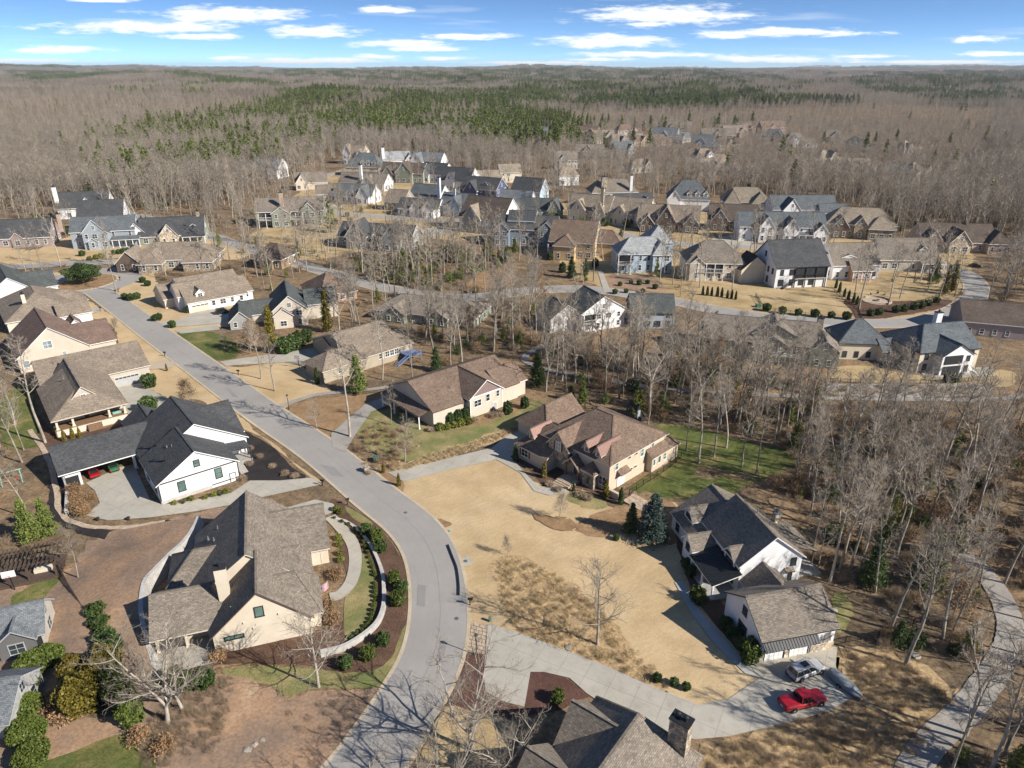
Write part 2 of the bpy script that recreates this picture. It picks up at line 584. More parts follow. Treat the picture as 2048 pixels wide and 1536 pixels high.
def link(name, me, parent=None, loc=None, rz=None):
    o = bpy.data.objects.new(name, me)
    COL.objects.link(o)
    if parent:
        o.parent = parent
    if loc is not None:
        o.location = loc
    if rz is not None:
        o.rotation_euler = (0, 0, rz)
    return o


class MB:
    """collects faces, then becomes one mesh with UVs in metres"""

    def __init__(s):
        s.v, s.f, s.m = [], [], []

    def face(s, pts, mi=0):
        i = len(s.v)
        s.v += [tuple(p) for p in pts]
        s.f.append(tuple(range(i, i + len(pts))))
        s.m.append(mi)

    def box(s, x0, y0, z0, x1, y1, z1, mi=0, bottom=True):
        i = len(s.v)
        s.v += [(x0, y0, z0), (x1, y0, z0), (x1, y1, z0), (x0, y1, z0), (x0, y0, z1), (x1, y0, z1), (x1, y1, z1), (x0, y1, z1)]
        fs = [(4, 5, 6, 7), (0, 1, 5, 4), (1, 2, 6, 5), (2, 3, 7, 6), (3, 0, 4, 7)] + ([(3, 2, 1, 0)] if bottom else [])
        for f in fs:
            s.f.append(tuple(i + k for k in f))
            s.m.append(mi)

    def prism(s, pts, z0, z1, mi=0, mi_side=None):
        n = len(pts)
        s.face([(p[0], p[1], z1) for p in pts], mi)
        for k in range(n):
            a, b = pts[k], pts[(k + 1) % n]
            s.face([(a[0], a[1], z0), (b[0], b[1], z0), (b[0], b[1], z1), (a[0], a[1], z1)], mi if mi_side is None else mi_side)

    def beam(s, a, b, w, h=None, mi=0):
        """square bar from a to b"""
        a, b = Vector(a), Vector(b)
        h = h or w
        d = (b - a).normalized()
        up = Vector((0, 0, 1)) if abs(d.z) < .95 else Vector((0, 1, 0))
        sx = d.cross(up).normalized() * (w / 2)
        sy = sx.cross(d).normalized() * (h / 2)
        q = [a - sx - sy, a + sx - sy, a + sx + sy, a - sx + sy, b - sx - sy, b + sx - sy, b + sx + sy, b - sx + sy]
        i = len(s.v)
        s.v += [tuple(p) for p in q]
        for f in [(0, 1, 2, 3), (7, 6, 5, 4), (0, 4, 5, 1), (1, 5, 6, 2), (2, 6, 7, 3), (3, 7, 4, 0)]:
            s.f.append(tuple(i + k for k in f))
            s.m.append(mi)

    def lathe(s, prof, n=12, c=(0, 0, 0), mi=0, axis='z'):
        i = len(s.v)
        for (r, h) in prof:
            for k in range(n):
                t = 2 * math.pi * k / n
                a, b = r * math.cos(t), r * math.sin(t)
                p = (a, b, h) if axis == 'z' else ((a, h, b) if axis == 'y' else (h, a, b))
                s.v.append((p[0] + c[0], p[1] + c[1], p[2] + c[2]))
        for j in range(len(prof) - 1):
            for k in range(n):
                a, b = i + j * n + k, i + j * n + (k + 1) % n
                f = (a, b, b + n, a + n)
                s.f.append(f if axis != 'y' else f[::-1])
                s.m.append(mi)
        s.f.append(tuple(range(i + n - 1, i - 1, -1)))
        s.m.append(mi)
        e = i + (len(prof) - 1) * n
        s.f.append(tuple(range(e, e + n)))
        s.m.append(mi)

    def mesh(s, name, mats, uv=True, smooth=False):
        me = bpy.data.meshes.new(name)
        me.from_pydata(s.v, [], s.f)
        for m in (mats if isinstance(mats, (list, tuple)) else [mats]):
            me.materials.append(MATS[m])
        if len(me.materials) > 1:
            me.polygons.foreach_set('material_index', s.m)
        if smooth:
            me.polygons.foreach_set('use_smooth', [True] * len(s.f))
        if uv:
            ul = me.uv_layers.new(name='UVMap')
            buf = []
            Z = Vector((0, 0, 1))
            for p in me.polygons:
                n = p.normal
                t = Z.cross(n)
                t = t.normalized() if t.length > 1e-4 else Vector((1, 0, 0))
                b = n.cross(t)
                for vi in p.vertices:
                    q = me.vertices[vi].co
                    buf += [q.dot(t), q.dot(b)]
            ul.data.foreach_set('uv', buf)
        me.update()
        return me

    def build(s, name, mats, parent=None, loc=None, rz=None, uv=True, smooth=False):
        return link(name, s.mesh(name, mats, uv, smooth), parent, loc, rz)


def catmull(pts, n=6, closed=False):
    out = []
    P = [Vector(p) for p in pts]
    m = len(P)
    rng = range(m) if closed else range(m - 1)
    for i in rng:
        if closed:
            a, b, c, d = P[i - 1], P[i], P[(i + 1) % m], P[(i + 2) % m]
        else:
            b, c = P[i], P[i + 1]
            a = P[i - 1] if i else b * 2 - c
            d = P[i + 2] if i + 2 < m else c * 2 - b
        for k in range(n):
            t = k / n
            out.append(.5 * ((2 * b) + (c - a) * t + (2 * a - 5 * b + 4 * c - d) * t * t + (3 * b - a - 3 * c + d) * t ** 3))
    if not closed:
        out.append(P[-1])
    return out


LAYER = [0.012]
CLEAR = []          # world polygons that stay free of woodland trees


def nextz():
    LAYER[0] += .0016
    return LAYER[0]


def sheet(name, pts, mat, smooth=5, rough=0.0, parent=None, clear=True, z=None, world=False, kind='structure'):
    P = [Vector(p) for p in pts] if world else GP(pts)
    if smooth:
        P = catmull(P, smooth, True)
    if rough:
        Q = []
        for i, p in enumerate(P):
            b = P[(i + 1) % len(P)]
            m = max(1, int((b - p).length / 1.2))
            for k in range(min(m, 12)):
                q = p.lerp(b, k / m if m <= 12 else k / 12)
                Q.append(q + Vector((RND.gauss(0, rough), RND.gauss(0, rough), 0)))
        P = Q
    if clear:
        CLEAR.append([(p.x, p.y) for p in P])
    zz = nextz() if z is None else z
    mb = MB()
    V = [Vector((p.x, p.y, zz)) for p in P]
    for t in tessellate_polygon([V]):
        a, b, c = (V[k] for k in t)
        if (b - a).cross(c - a).z < 0:
            b, c = c, b
        mb.face([a, b, c])
    o = mb.build(name, mat, parent)
    if not parent:
        tag(o, kind=kind)
    return o


def ribbon(name, line, w, mat, z=None, parent=None, off=0.0, thick=None, clear=True, kind='structure', n=6, jit=0):
    """a strip of width w along a smoothed line of world points"""
    P = catmull(line, n)
    zz = nextz() if z is None else z
    L, Rr = [], []
    for i, p in enumerate(P):
        d = (P[min(i + 1, len(P) - 1)] - P[max(i - 1, 0)])
        d.z = 0
        d.normalize()
        nrm = Vector((-d.y, d.x, 0))
        j = RND.uniform(-jit, jit)
        L.append(p + nrm * (off + w / 2 + j))
        Rr.append(p + nrm * (off - w / 2 + j))
    mb = MB()
    for i in range(len(P) - 1):
        q = [Rr[i], Rr[i + 1], L[i + 1], L[i]]
        mb.face([(v.x, v.y, zz) for v in q])
        if thick:
            for a, b in ((Rr[i], Rr[i + 1]), (L[i + 1], L[i])):
                mb.face([(a.x, a.y, zz - thick), (b.x, b.y, zz - thick), (b.x, b.y, zz), (a.x, a.y, zz)])
    if thick:
        for a, b in ((L[0], Rr[0]), (Rr[-1], L[-1])):
            mb.face([(a.x, a.y, zz - thick), (b.x, b.y, zz - thick), (b.x, b.y, zz), (a.x, a.y, zz)])
    if clear:
        CLEAR.append([(v.x, v.y) for v in L] + [(v.x, v.y) for v in reversed(Rr)])
    o = mb.build(name, mat, parent)
    if not parent:
        tag(o, kind=kind)
    return o


# ---------------------------------------------------------------- ground and roads
def build_ground():
    ys = [-500, -250, -100, 0, 150, 300, 450, 600, 700]
    y = 700
    while y < 16000:
        y *= 1.055
        ys.append(y)
    nx = 90
    V, F = [], []
    for y in ys:
        hw = 900 + 1.25 * max(y, 0)
        for i in range(nx + 1):
            x = (i / nx * 2 - 1) * hw
            V.append((x, y, hz(x, y)))
    for j in range(len(ys) - 1):
        for i in range(nx):
            a = j * (nx + 1) + i
            F.append((a, a + 1, a + nx + 2, a + nx + 1))
    me = bpy.data.meshes.new('ground')
    me.from_pydata(V, [], F)
    me.materials.append(MATS['litter'])
    for p in me.polygons:
        p.use_smooth = True
    tag(link('ground', me), 'leaf covered woodland ground rolling to the horizon', None, None, 'structure')


build_ground()


# broad neighbourhood lawns under the middle-distance houses
sheet('lawn', [(1110, 470), (1180, 440), (1420, 470), (1560, 500), (1700, 470), (1800, 480), (1940, 505), (1930, 560), (1910, 600), (1850, 630), (1740, 640), (1620, 636), (1500, 628), (1400, 606), (1290, 590), (1190, 570), (1130, 540)], 'dormant_dark', rough=.5, clear=False)
sheet('lawn', [(500, 470), (600, 430), (700, 400), (900, 400), (1080, 400), (1250, 420), (1450, 420), (1470, 470), (1240, 455), (1110, 440), (1000, 470), (940, 480), (840, 480), (730, 500), (620, 520), (540, 500)], 'dormant_dark', rough=.5, clear=False)
sheet('lawn', [(-60, 480), (60, 500), (150, 470), (260, 470), (420, 470), (500, 500), (460, 520), (330, 500), (250, 515), (130, 522), (30, 530), (-60, 540)], 'dormant', rough=.4, clear=False)
sheet('lawn', [(560, 420), (640, 360), (720, 330), (900, 340), (1000, 380), (820, 400), (680, 410)], 'dormant_dark', rough=.5, clear=False)
# strips along the main street
sheet('lawn', [(60, 555), (120, 545), (112, 575), (185, 606), (278, 670), (392, 756), (505, 856), (455, 842), (400, 800), (345, 802), (280, 760), (240, 720), (225, 650), (150, 630), (90, 600)], 'dormant', rough=.2, clear=True)
sheet('lawn', [(247, 535), (300, 530), (320, 570), (420, 600), (500, 620), (480, 650), (430, 655), (348, 672), (240, 597), (242, 575)], 'dormant', rough=.25, clear=True)
sheet('lawn', [(350, 668), (395, 662), (440, 668), (478, 690), (470, 715), (432, 720), (398, 704)], 'greenlawn', rough=.15)
sheet('pine_straw_bed', [(395, 702), (432, 722), (480, 714), (560, 690), (625, 690), (640, 700), (570, 708), (462, 724), (440, 728)], 'straw', rough=.15)
sheet('lawn', [(438, 728), (480, 735), (570, 722), (605, 735), (660, 780), (650, 790), (600, 798), (556, 818), (500, 778)], 'dormant', rough=.15)
sheet('pine_straw_bed', [(562, 830), (600, 806), (660, 795), (760, 785), (800, 770), (830, 760), (820, 790), (770, 800), (730, 815), (672, 868), (640, 888), (600, 860)], 'straw', rough=.3)
sheet('lawn', [(700, 870), (745, 825), (800, 822), (860, 850), (1000, 825), (1075, 800), (1090, 820), (1060, 845), (1000, 862), (930, 890), (840, 925), (760, 905), (730, 900)], 'mixlawn', rough=.35)
sheet('pine_straw_bed', [(862, 838), (900, 842), (990, 828), (1050, 800), (1050, 812), (1000, 838), (920, 858), (862, 860)], 'straw', rough=.25)
sheet('grass_bank', [(760, 925), (840, 925), (930, 888), (1000, 862), (1062, 846), (1066, 852), (1000, 880), (915, 908), (820, 936), (780, 945)], 'scrub', rough=.3)
sheet('woodland_edge_bed', [(640, 890), (672, 868), (712, 868), (740, 905), (800, 930), (790, 945), (735, 952), (690, 926)], 'litter', rough=.2)
# the big dormant lawn between the two houses of the inner bend
sheet('lawn', [(742, 955), (800, 962), (993, 920), (1060, 960), (1150, 990), (1250, 1020), (1350, 1005), (1375, 1100), (1380, 1180), (1440, 1260), (1521, 1356), (1457, 1400), (1391, 1411), (1303, 1377), (1186, 1326), (1049, 1275), (975, 1251), (934, 1240), (926, 1185), (908, 1110), (873, 1055), (805, 997)], 'dormant', smooth=4, rough=.05)
sheet('pine_straw_bed', [(742, 955), (776, 946), (806, 964), (808, 978), (800, 990), (775, 976)], 'straw', rough=.08)
sheet('mulch_bed', [(852, 1040), (880, 1038), (905, 1050), (870, 1057)], 'straw', rough=.08)
sheet('dry_scrub', [(985, 1125), (1050, 1122), (1130, 1160), (1190, 1205), (1260, 1290), (1300, 1345), (1345, 1385), (1300, 1374), (1186, 1322), (1052, 1270), (1005, 1225), (1010, 1190)], 'scrub', rough=.5)
sheet('pine_straw_bed', [(1150, 1060), (1180, 1030), (1250, 1010), (1300, 1000), (1350, 1010), (1372, 1075), (1340, 1090), (1270, 1065), (1200, 1075)], 'straw', rough=.2)
sheet('lawn', [(1130, 995), (1165, 985), (1215, 1005), (1200, 1020), (1165, 1015)], 'mixlawn', rough=.2)
sheet('mulch_bed', [(1022, 920), (1040, 925), (1070, 950), (1100, 985), (1150, 975), (1215, 1000), (1240, 1000), (1250, 990), (1180, 930), (1100, 880), (1030, 880)], 'mulch', rough=.1)
sheet('lawn', [(1290, 855), (1360, 850), (1480, 880), (1570, 900), (1590, 930), (1520, 965), (1440, 990), (1370, 1000), (1290, 985), (1260, 975), (1330, 930), (1350, 890)], 'greenlawn', rough=.5)
sheet('bare_patch', [(1392, 944), (1425, 938), (1462, 946), (1500, 950), (1450, 958), (1400, 953)], 'litter', rough=.6, clear=False)
sheet('mulch_bed', [(1352, 1080), (1368, 1060), (1430, 1180), (1470, 1250), (1525, 1330), (1515, 1338), (1440, 1262), (1385, 1180)], 'mulch', rough=.1)
# rough ground at the lower right
sheet('dry_scrub', [(1400, 1485), (1460, 1476), (1560, 1452), (1662, 1425), (1712, 1392), (1675, 1330), (1685, 1295), (1760, 1290), (1830, 1330), (1930, 1400), (1850, 1500), (1800, 1560), (1420, 1560)], 'scrub', rough=.6, clear=False)
sheet('lawn', [(1665, 1190), (1690, 1190), (1705, 1230), (1690, 1262), (1672, 1262)], 'mixlawn', rough=.2, clear=False)
# round the tan house with the curved wall
sheet('clay_slope', [(-40, 1160), (60, 1180), (100, 1240), (120, 1300), (140, 1420), (260, 1440), (250, 1478), (130, 1518), (20, 1550), (-60, 1500)], 'clay', rough=.3)
sheet('clay_slope', [(225, 1060), (330, 1040), (480, 1012), (520, 1000), (560, 1010), (530, 1030), (420, 1050), (400, 1100), (345, 1140), (290, 1180), (265, 1240), (300, 1320), (240, 1400), (180, 1380), (130, 1330), (100, 1230), (90, 1160), (150, 1130), (170, 1090)], 'clay', rough=.5)
sheet('mulch_bed', [(660, 1010), (690, 1010), (740, 1040), (790, 1095), (822, 1160), (828, 1230), (812, 1290), (775, 1330), (690, 1350), (600, 1330), (440, 1330), (420, 1350), (330, 1340), (440, 1280), (640, 1260), (700, 1200)], 'mulch', rough=.08)
sheet('lawn', [(672, 1032), (700, 1075), (735, 1120), (748, 1165), (748, 1215), (738, 1255), (705, 1290), (690, 1280), (690, 1200), (705, 1150), (698, 1090), (668, 1045)], 'mixlawn', rough=.05)
sheet('lawn', [(690, 1014), (720, 1028), (745, 1046), (735, 1052), (705, 1036)], 'mixlawn', rough=.05)
sheet('lawn', [(818, 1238), (822, 1262), (800, 1330), (772, 1370), (700, 1378), (640, 1376), (600, 1385), (570, 1395), (540, 1372), (445, 1348), (470, 1336), (540, 1332), (640, 1340), (720, 1346), (775, 1325), (800, 1270)], 'mixlawn', rough=.1)
sheet('mulch_bed', [(772, 1375), (740, 1420), (690, 1480), (640, 1545), (300, 1560), (250, 1440), (330, 1370), (440, 1350), (540, 1376), (580, 1400), (640, 1380), (710, 1383)], 'clay', rough=.25, clear=False)
sheet('lawn', [(20, 1200), (60, 1172), (112, 1148), (130, 1168), (194, 1268), (160, 1310), (110, 1300), (85, 1250), (40, 1230)], 'greenlawn', rough=.2)
sheet('lawn', [(60, 1530), (130, 1508), (250, 1468), (310, 1480), (290, 1560), (40, 1580)], 'greenlawn', rough=.2)
# white farmhouse garden
sheet('mulch_bed', [(120, 905), (150, 910), (140, 960), (135, 1000), (150, 1040), (250, 1062), (340, 1040), (345, 1060), (230, 1082), (120, 1050), (95, 1000)], 'mulch_black', rough=.2)
sheet('mulch_bed', [(445, 845), (490, 862), (540, 890), (585, 935), (610, 955), (560, 972), (500, 965), (470, 900)], 'mulch_black', rough=.1)
sheet('lawn', [(455, 842), (500, 856), (560, 905), (640, 962), (624, 957), (590, 930), (545, 885), (490, 860)], 'dormant', rough=.05)
sheet('lawn', [(0, 800), (60, 770), (75, 830), (85, 880), (40, 900), (0, 880)], 'greenlawn', rough=.3)
sheet('mulch_bed', [(75, 830), (120, 870), (230, 850), (260, 830), (262, 842), (130, 900), (85, 890)], 'mulch', rough=.1)
# below the bend
sheet('mulch_bed', [(928, 1312), (968, 1312), (972, 1345), (968, 1385), (1000, 1405), (1050, 1420), (1040, 1440), (940, 1420), (890, 1410)], 'mulch_red', rough=.05)
sheet('mulch_bed', [(1062, 1345), (1110, 1346), (1175, 1390), (1160, 1400), (1120, 1420), (1060, 1430), (1050, 1415)], 'mulch_red', rough=.05)
sheet('lawn', [(890, 1415), (940, 1425), (1030, 1445), (1010, 1500), (960, 1560), (830, 1570), (845, 1500)], 'dormant_dark', rough=.15, clear=False)
# right hand neighbourhood
sheet('lawn', [(1510, 590), (1560, 575), (1650, 580), (1690, 610), (1720, 635), (1620, 634), (1540, 622)], 'dormant_dark', rough=.2)
sheet('mulch_bed', [(1690, 600), (1760, 595), (1820, 600), (1900, 600), (1890, 615), (1800, 632), (1720, 640), (1700, 620)], 'mulch', rough=.2)
sheet('lawn', [(1660, 570), (1740, 565), (1850, 590), (1820, 602), (1720, 596)], 'dormant_dark', rough=.2)
sheet('lawn', [(1660, 740), (1730, 732), (1850, 752), (2000, 740), (2030, 755), (1990, 775), (1700, 765)], 'dormant_dark', rough=.2)
sheet('mulch_bed', [(1215, 550), (1300, 555), (1330, 575), (1320, 590), (1255, 585), (1205, 572)], 'clay', rough=.15)
sheet('island_bed', [(960, 545), (1020, 540), (1035, 560), (1020, 578), (970, 582), (930, 580)], 'straw', rough=.2)
sheet('grass_bank', [(1640, 772), (1760, 768), (1960, 770), (1960, 790), (1780, 795), (1640, 785)], 'gravel', rough=.3)

MAIN = GP([(640, 1640), (730, 1536), (820, 1400), (868, 1300), (878, 1200), (862, 1110), (822, 1050), (750, 992), (640, 902), (525, 824), (407, 737), (311, 667), (228, 605), (196, 582)])
ROAD2 = GP([(-60, 536), (40, 534), (130, 528), (247, 523), (330, 512)])
ROAD2B = GP([(240, 424), (300, 438), (390, 462), (480, 492), (604, 530), (732, 567), (800, 582), (887, 595), (960, 594), (1024, 586), (1080, 580), (1150, 578), (1210, 582), (1270, 591), (1357, 605), (1420, 618), (1526, 634), (1653, 643), (1780, 647), (1880, 634), (1938, 606), (1952, 572), (1925, 545), (1860, 525)])
ROAD3 = GP([(560, 425), (640, 425), (740, 432), (860, 440), (980, 445), (1060, 444), (1117, 452), (1225, 466), (1310, 482), (1420, 492), (1520, 494), (1640, 500), (1760, 515), (1860, 525)])
ROAD4 = GP([(700, 341), (655, 350), (640, 366), (650, 385), (640, 405), (600, 425)])


plain('seal', (.19, .185, .18), .85, .2)


def road(line, w, closed_kerbs=(True, True)):
    r = ribbon('road', line, w, 'asphalt')
    for sgn in (-1, 1):
        if closed_kerbs[0 if sgn < 0 else 1]:
            ribbon('kerb', line, .5, 'kerbstone', z=.115, off=sgn * (w / 2 + .25), thick=.2, clear=False)
    if line is MAIN:
        for off in (-2.6, -1.1, 1.1, 2.6):
            ribbon('worn_lane', line, .62, 'asphalt_worn', z=nextz() + .001, parent=r, off=off, clear=False, jit=.1)
    for off in (-.15,):
        ribbon('crack_seal', line, .05, 'seal', z=nextz() + .002, parent=r, off=off, clear=False, jit=.04)
    return r


road(MAIN, 8.0)
road(ROAD2, 7.4, (False, True))
road(ROAD2B, 7.4)
road(ROAD3, 7.4)
road(ROAD4, 6.5)
for q in ([(836, 1170), (852, 1172), (850, 1215), (834, 1212)], [(640, 930), (668, 935), (690, 955), (664, 952)], [(450, 775), (462, 780), (478, 796), (466, 794)], [(880, 1290), (893, 1292), (884, 1330), (872, 1327)]):
    sheet('asphalt_repair', q, 'asphalt_patch', smooth=0, clear=False)
# turning loop with its planted island
ctr = G(176, 563)
ring = [ctr + Vector((17.5 * math.cos(t), 19.5 * math.sin(t), 0)) for t in np.linspace(0, 2 * math.pi, 28)[:-1]]
sheet('road', ring, 'asphalt', world=True, z=.03)
isl = [ctr + Vector((0.5 + 9.8 * math.cos(t), -1 + 11.5 * math.sin(t), 0)) for t in np.linspace(0, 2 * math.pi, 24)[:-1]]
mbk = MB()
mbk.prism([(p.x, p.y) for p in isl], -.1, .14)
tag(mbk.build('kerb', 'kerbstone'), kind='structure')
isl2 = [ctr + Vector((0.5 + 9.0 * math.cos(t), -1 + 10.7 * math.sin(t), 0)) for t in np.linspace(0, 2 * math.pi, 24)[:-1]]
sheet('island_bed', isl2, 'straw', world=True, z=.15)

# driveways, walks and trails
sheet('driveway', [(776, 946), (807, 964), (915, 937), (993, 920), (1040, 946), (1068, 983), (1099, 992), (1140, 986), (1121, 971), (1078, 975), (1055, 952), (1021, 914), (1060, 880), (1074, 850), (1021, 867), (984, 896), (915, 913)], 'concrete', smooth=0)
sheet('driveway', [(975, 1252), (1049, 1275), (1186, 1326), (1303, 1377), (1391, 1412), (1457, 1399), (1519, 1357), (1490, 1320), (1530, 1322), (1600, 1300), (1642, 1288), (1674, 1296), (1671, 1336), (1709, 1392), (1661, 1423), (1560, 1450), (1457, 1474), (1388, 1480), (1250, 1440), (1174, 1388), (1139, 1357), (1088, 1345), (1061, 1345), (1049, 1415), (1006, 1404), (971, 1384), (967, 1345), (971, 1310)], 'concrete', smooth=0)
sheet('walkway', [(1349, 1166), (1364, 1162), (1400, 1222), (1470, 1305), (1500, 1335), (1519, 1357), (1490, 1348), (1430, 1290), (1385, 1232)], 'concrete_grey', smooth=0)
sheet('driveway', [(172, 967), (240, 935), (268, 930), (300, 1000), (325, 1010), (375, 1004), (462, 987), (500, 962), (560, 962), (625, 956), (642, 970), (531, 994), (470, 1009), (396, 1023), (300, 1036), (217, 1042), (172, 1032), (200, 1007), (190, 982)], 'concrete', smooth=0)
sheet('driveway', [(560, 1020), (630, 1000), (665, 1008), (680, 1020), (600, 1050), (560, 1045)], 'concrete', smooth=0)
sheet('driveway', [(225, 778), (277, 764), (335, 800), (330, 815), (262, 838), (240, 810)], 'concrete', smooth=0)
sheet('walkway', [(290, 728), (330, 720), (350, 726), (345, 736), (300, 740)], 'pavers', smooth=0)
sheet('driveway', [(140, 626), (196, 614), (206, 622), (150, 636)], 'concrete', smooth=0)
sheet('driveway', [(383, 628), (430, 619), (472, 618), (478, 628), (440, 648), (331, 656), (318, 646), (370, 636)], 'concrete', smooth=0)
sheet('driveway', [(350, 662), (435, 651), (440, 660), (362, 668)], 'concrete', smooth=0)
sheet('driveway', [(440, 724), (465, 720), (571, 705), (634, 696), (640, 712), (607, 733), (580, 725), (473, 731), (452, 733)], 'concrete', smooth=0)
ribbon('walkway', GP([(556, 815), (596, 801), (634, 790), (690, 784), (766, 776), (825, 762)]), 1.6, 'gravel')
sheet('driveway', [(662, 868), (729, 810), (771, 793), (795, 800), (775, 812), (742, 825), (712, 868), (690, 905), (665, 895)], 'gravel', smooth=0)
sheet('driveway', [(1505, 640), (1660, 650), (1662, 662), (1640, 668)], 'concrete', smooth=0)
sheet('driveway', [(1130, 445), (1140, 430), (1160, 430), (1160, 455)], 'concrete', smooth=0)
sheet('driveway', [(1420, 478), (1470, 470), (1510, 480), (1500, 492), (1440, 490)], 'concrete', smooth=0)
sheet('driveway', [(830, 458), (890, 455), (905, 465), (860, 475)], 'concrete', smooth=0)
sheet('driveway', [(600, 415), (660, 408), (690, 415), (660, 425), (610, 428)], 'concrete', smooth=0)
sheet('walkway', [(1196, 545), (1206, 545), (1222, 585), (1208, 585)], 'concrete', smooth=0)
ribbon('walkway', GP([(660, 1034), (676, 1050), (704, 1085), (711, 1125), (702, 1165), (680, 1190), (660, 1196)]), 2.0, 'concrete')
TRAIL = GP([(1800, 1600), (1850, 1500), (1928, 1424), (1985, 1350), (2018, 1290), (2018, 1235), (1992, 1180), (1955, 1135), (1900, 1095)])
ribbon('gravel_trail', TRAIL, 3.4, 'gravel', jit=.07, n=10)
ribbon('gravel_trail', GP([(1090, 690), (1060, 705), (1050, 722), (1100, 742), (1180, 755), (1260, 770), (1400, 785), (1560, 792), (1700, 798), (1850, 800), (1980, 800), (2060, 790)]), 1.9, 'gravel', jit=.08)
ribbon('flagstone_path', GP([(60, 860), (95, 915), (112, 980), (125, 1030), (170, 1052), (250, 1056), (330, 1044)]), 1.0, 'flagstone', jit=.15)
# flagstone apron at the foot of the shared drive, stone by stone
apron = empty('stone_apron', G(952, 1275))
tag(apron, kind='structure')
a0, a1, a2 = G(933, 1241), G(974, 1252), G(933, 1308)
ux, uy = (a1 - a0), (a2 - a0)
for j in range(9):
    i = 0.0
    while i < .97:
        w_ = min(RND.uniform(.12, .3), 1 - i)
        p = [a0 + ux * (i + .012) + uy * ((j + .06) / 9), a0 + ux * (i + w_ - .012) + uy * ((j + .06) / 9), a0 + ux * (i + w_ - .012) + uy * ((j + .94) / 9), a0 + ux * (i + .012) + uy * ((j + .94) / 9)]
        mb = MB()
        c0 = apron.location
        mb.prism([(q.x - c0.x, q.y - c0.y) for q in reversed(p)], .02, .055 + RND.uniform(0, .02))
        mb.build('paver', 'flagstone', apron)
        i += w_
# ---------------------------------------------------------------- houses
HOUSES = []     # (x, y, radius) kept free of woodland
WINCACHE = {}
FACE = dict(S=0.0, E=90.0, N=180.0, W=-90.0)


def win_meshes(w, h, style, trim, pane):
    key = (round(w, 2), round(h, 2), style, trim, pane)
    if key in WINCACHE:
        return WINCACHE[key]
    t = .11 if w > .8 else .08
    f = MB()
    f.box(-w / 2 - t, -.07, -h / 2 - t, -w / 2, .02, h / 2 + t)
    f.box(w / 2, -.07, -h / 2 - t, w / 2 + t, .02, h / 2 + t)
    f.box(-w / 2, -.07, h / 2, w / 2, .02, h / 2 + t)
    f.box(-w / 2 - t - .04, -.10, -h / 2 - t - .03, w / 2 + t + .04, .02, -h / 2 - t + .06)
    f.box(-w / 2, -.065, -h / 2 - t + .061, w / 2, .02, -h / 2)
    if style in ('dbl', 'grid'):
        f.box(-w / 2, -.055, -.03, w / 2, .02, .03)
    if style in ('two', 'grid') or w > 1.5 and style == 'dbl':
        f.box(-.035, -.06, -h / 2, .035, .02, h / 2)
    if style == 'tri':
        for k in (-1, 1):
            f.box(k * w / 6 - .05, -.06, -h / 2, k * w / 6 + .05, .02, h / 2)
    p = MB()
    p.face([(-w / 2, -.03, -h / 2), (w / 2, -.03, -h / 2), (w / 2, -.03, h / 2), (-w / 2, -.03, h / 2)])
    WINCACHE[key] = (f.mesh('window', trim, uv=False), p.mesh('pane', pane, uv=False))
    return WINCACHE[key]


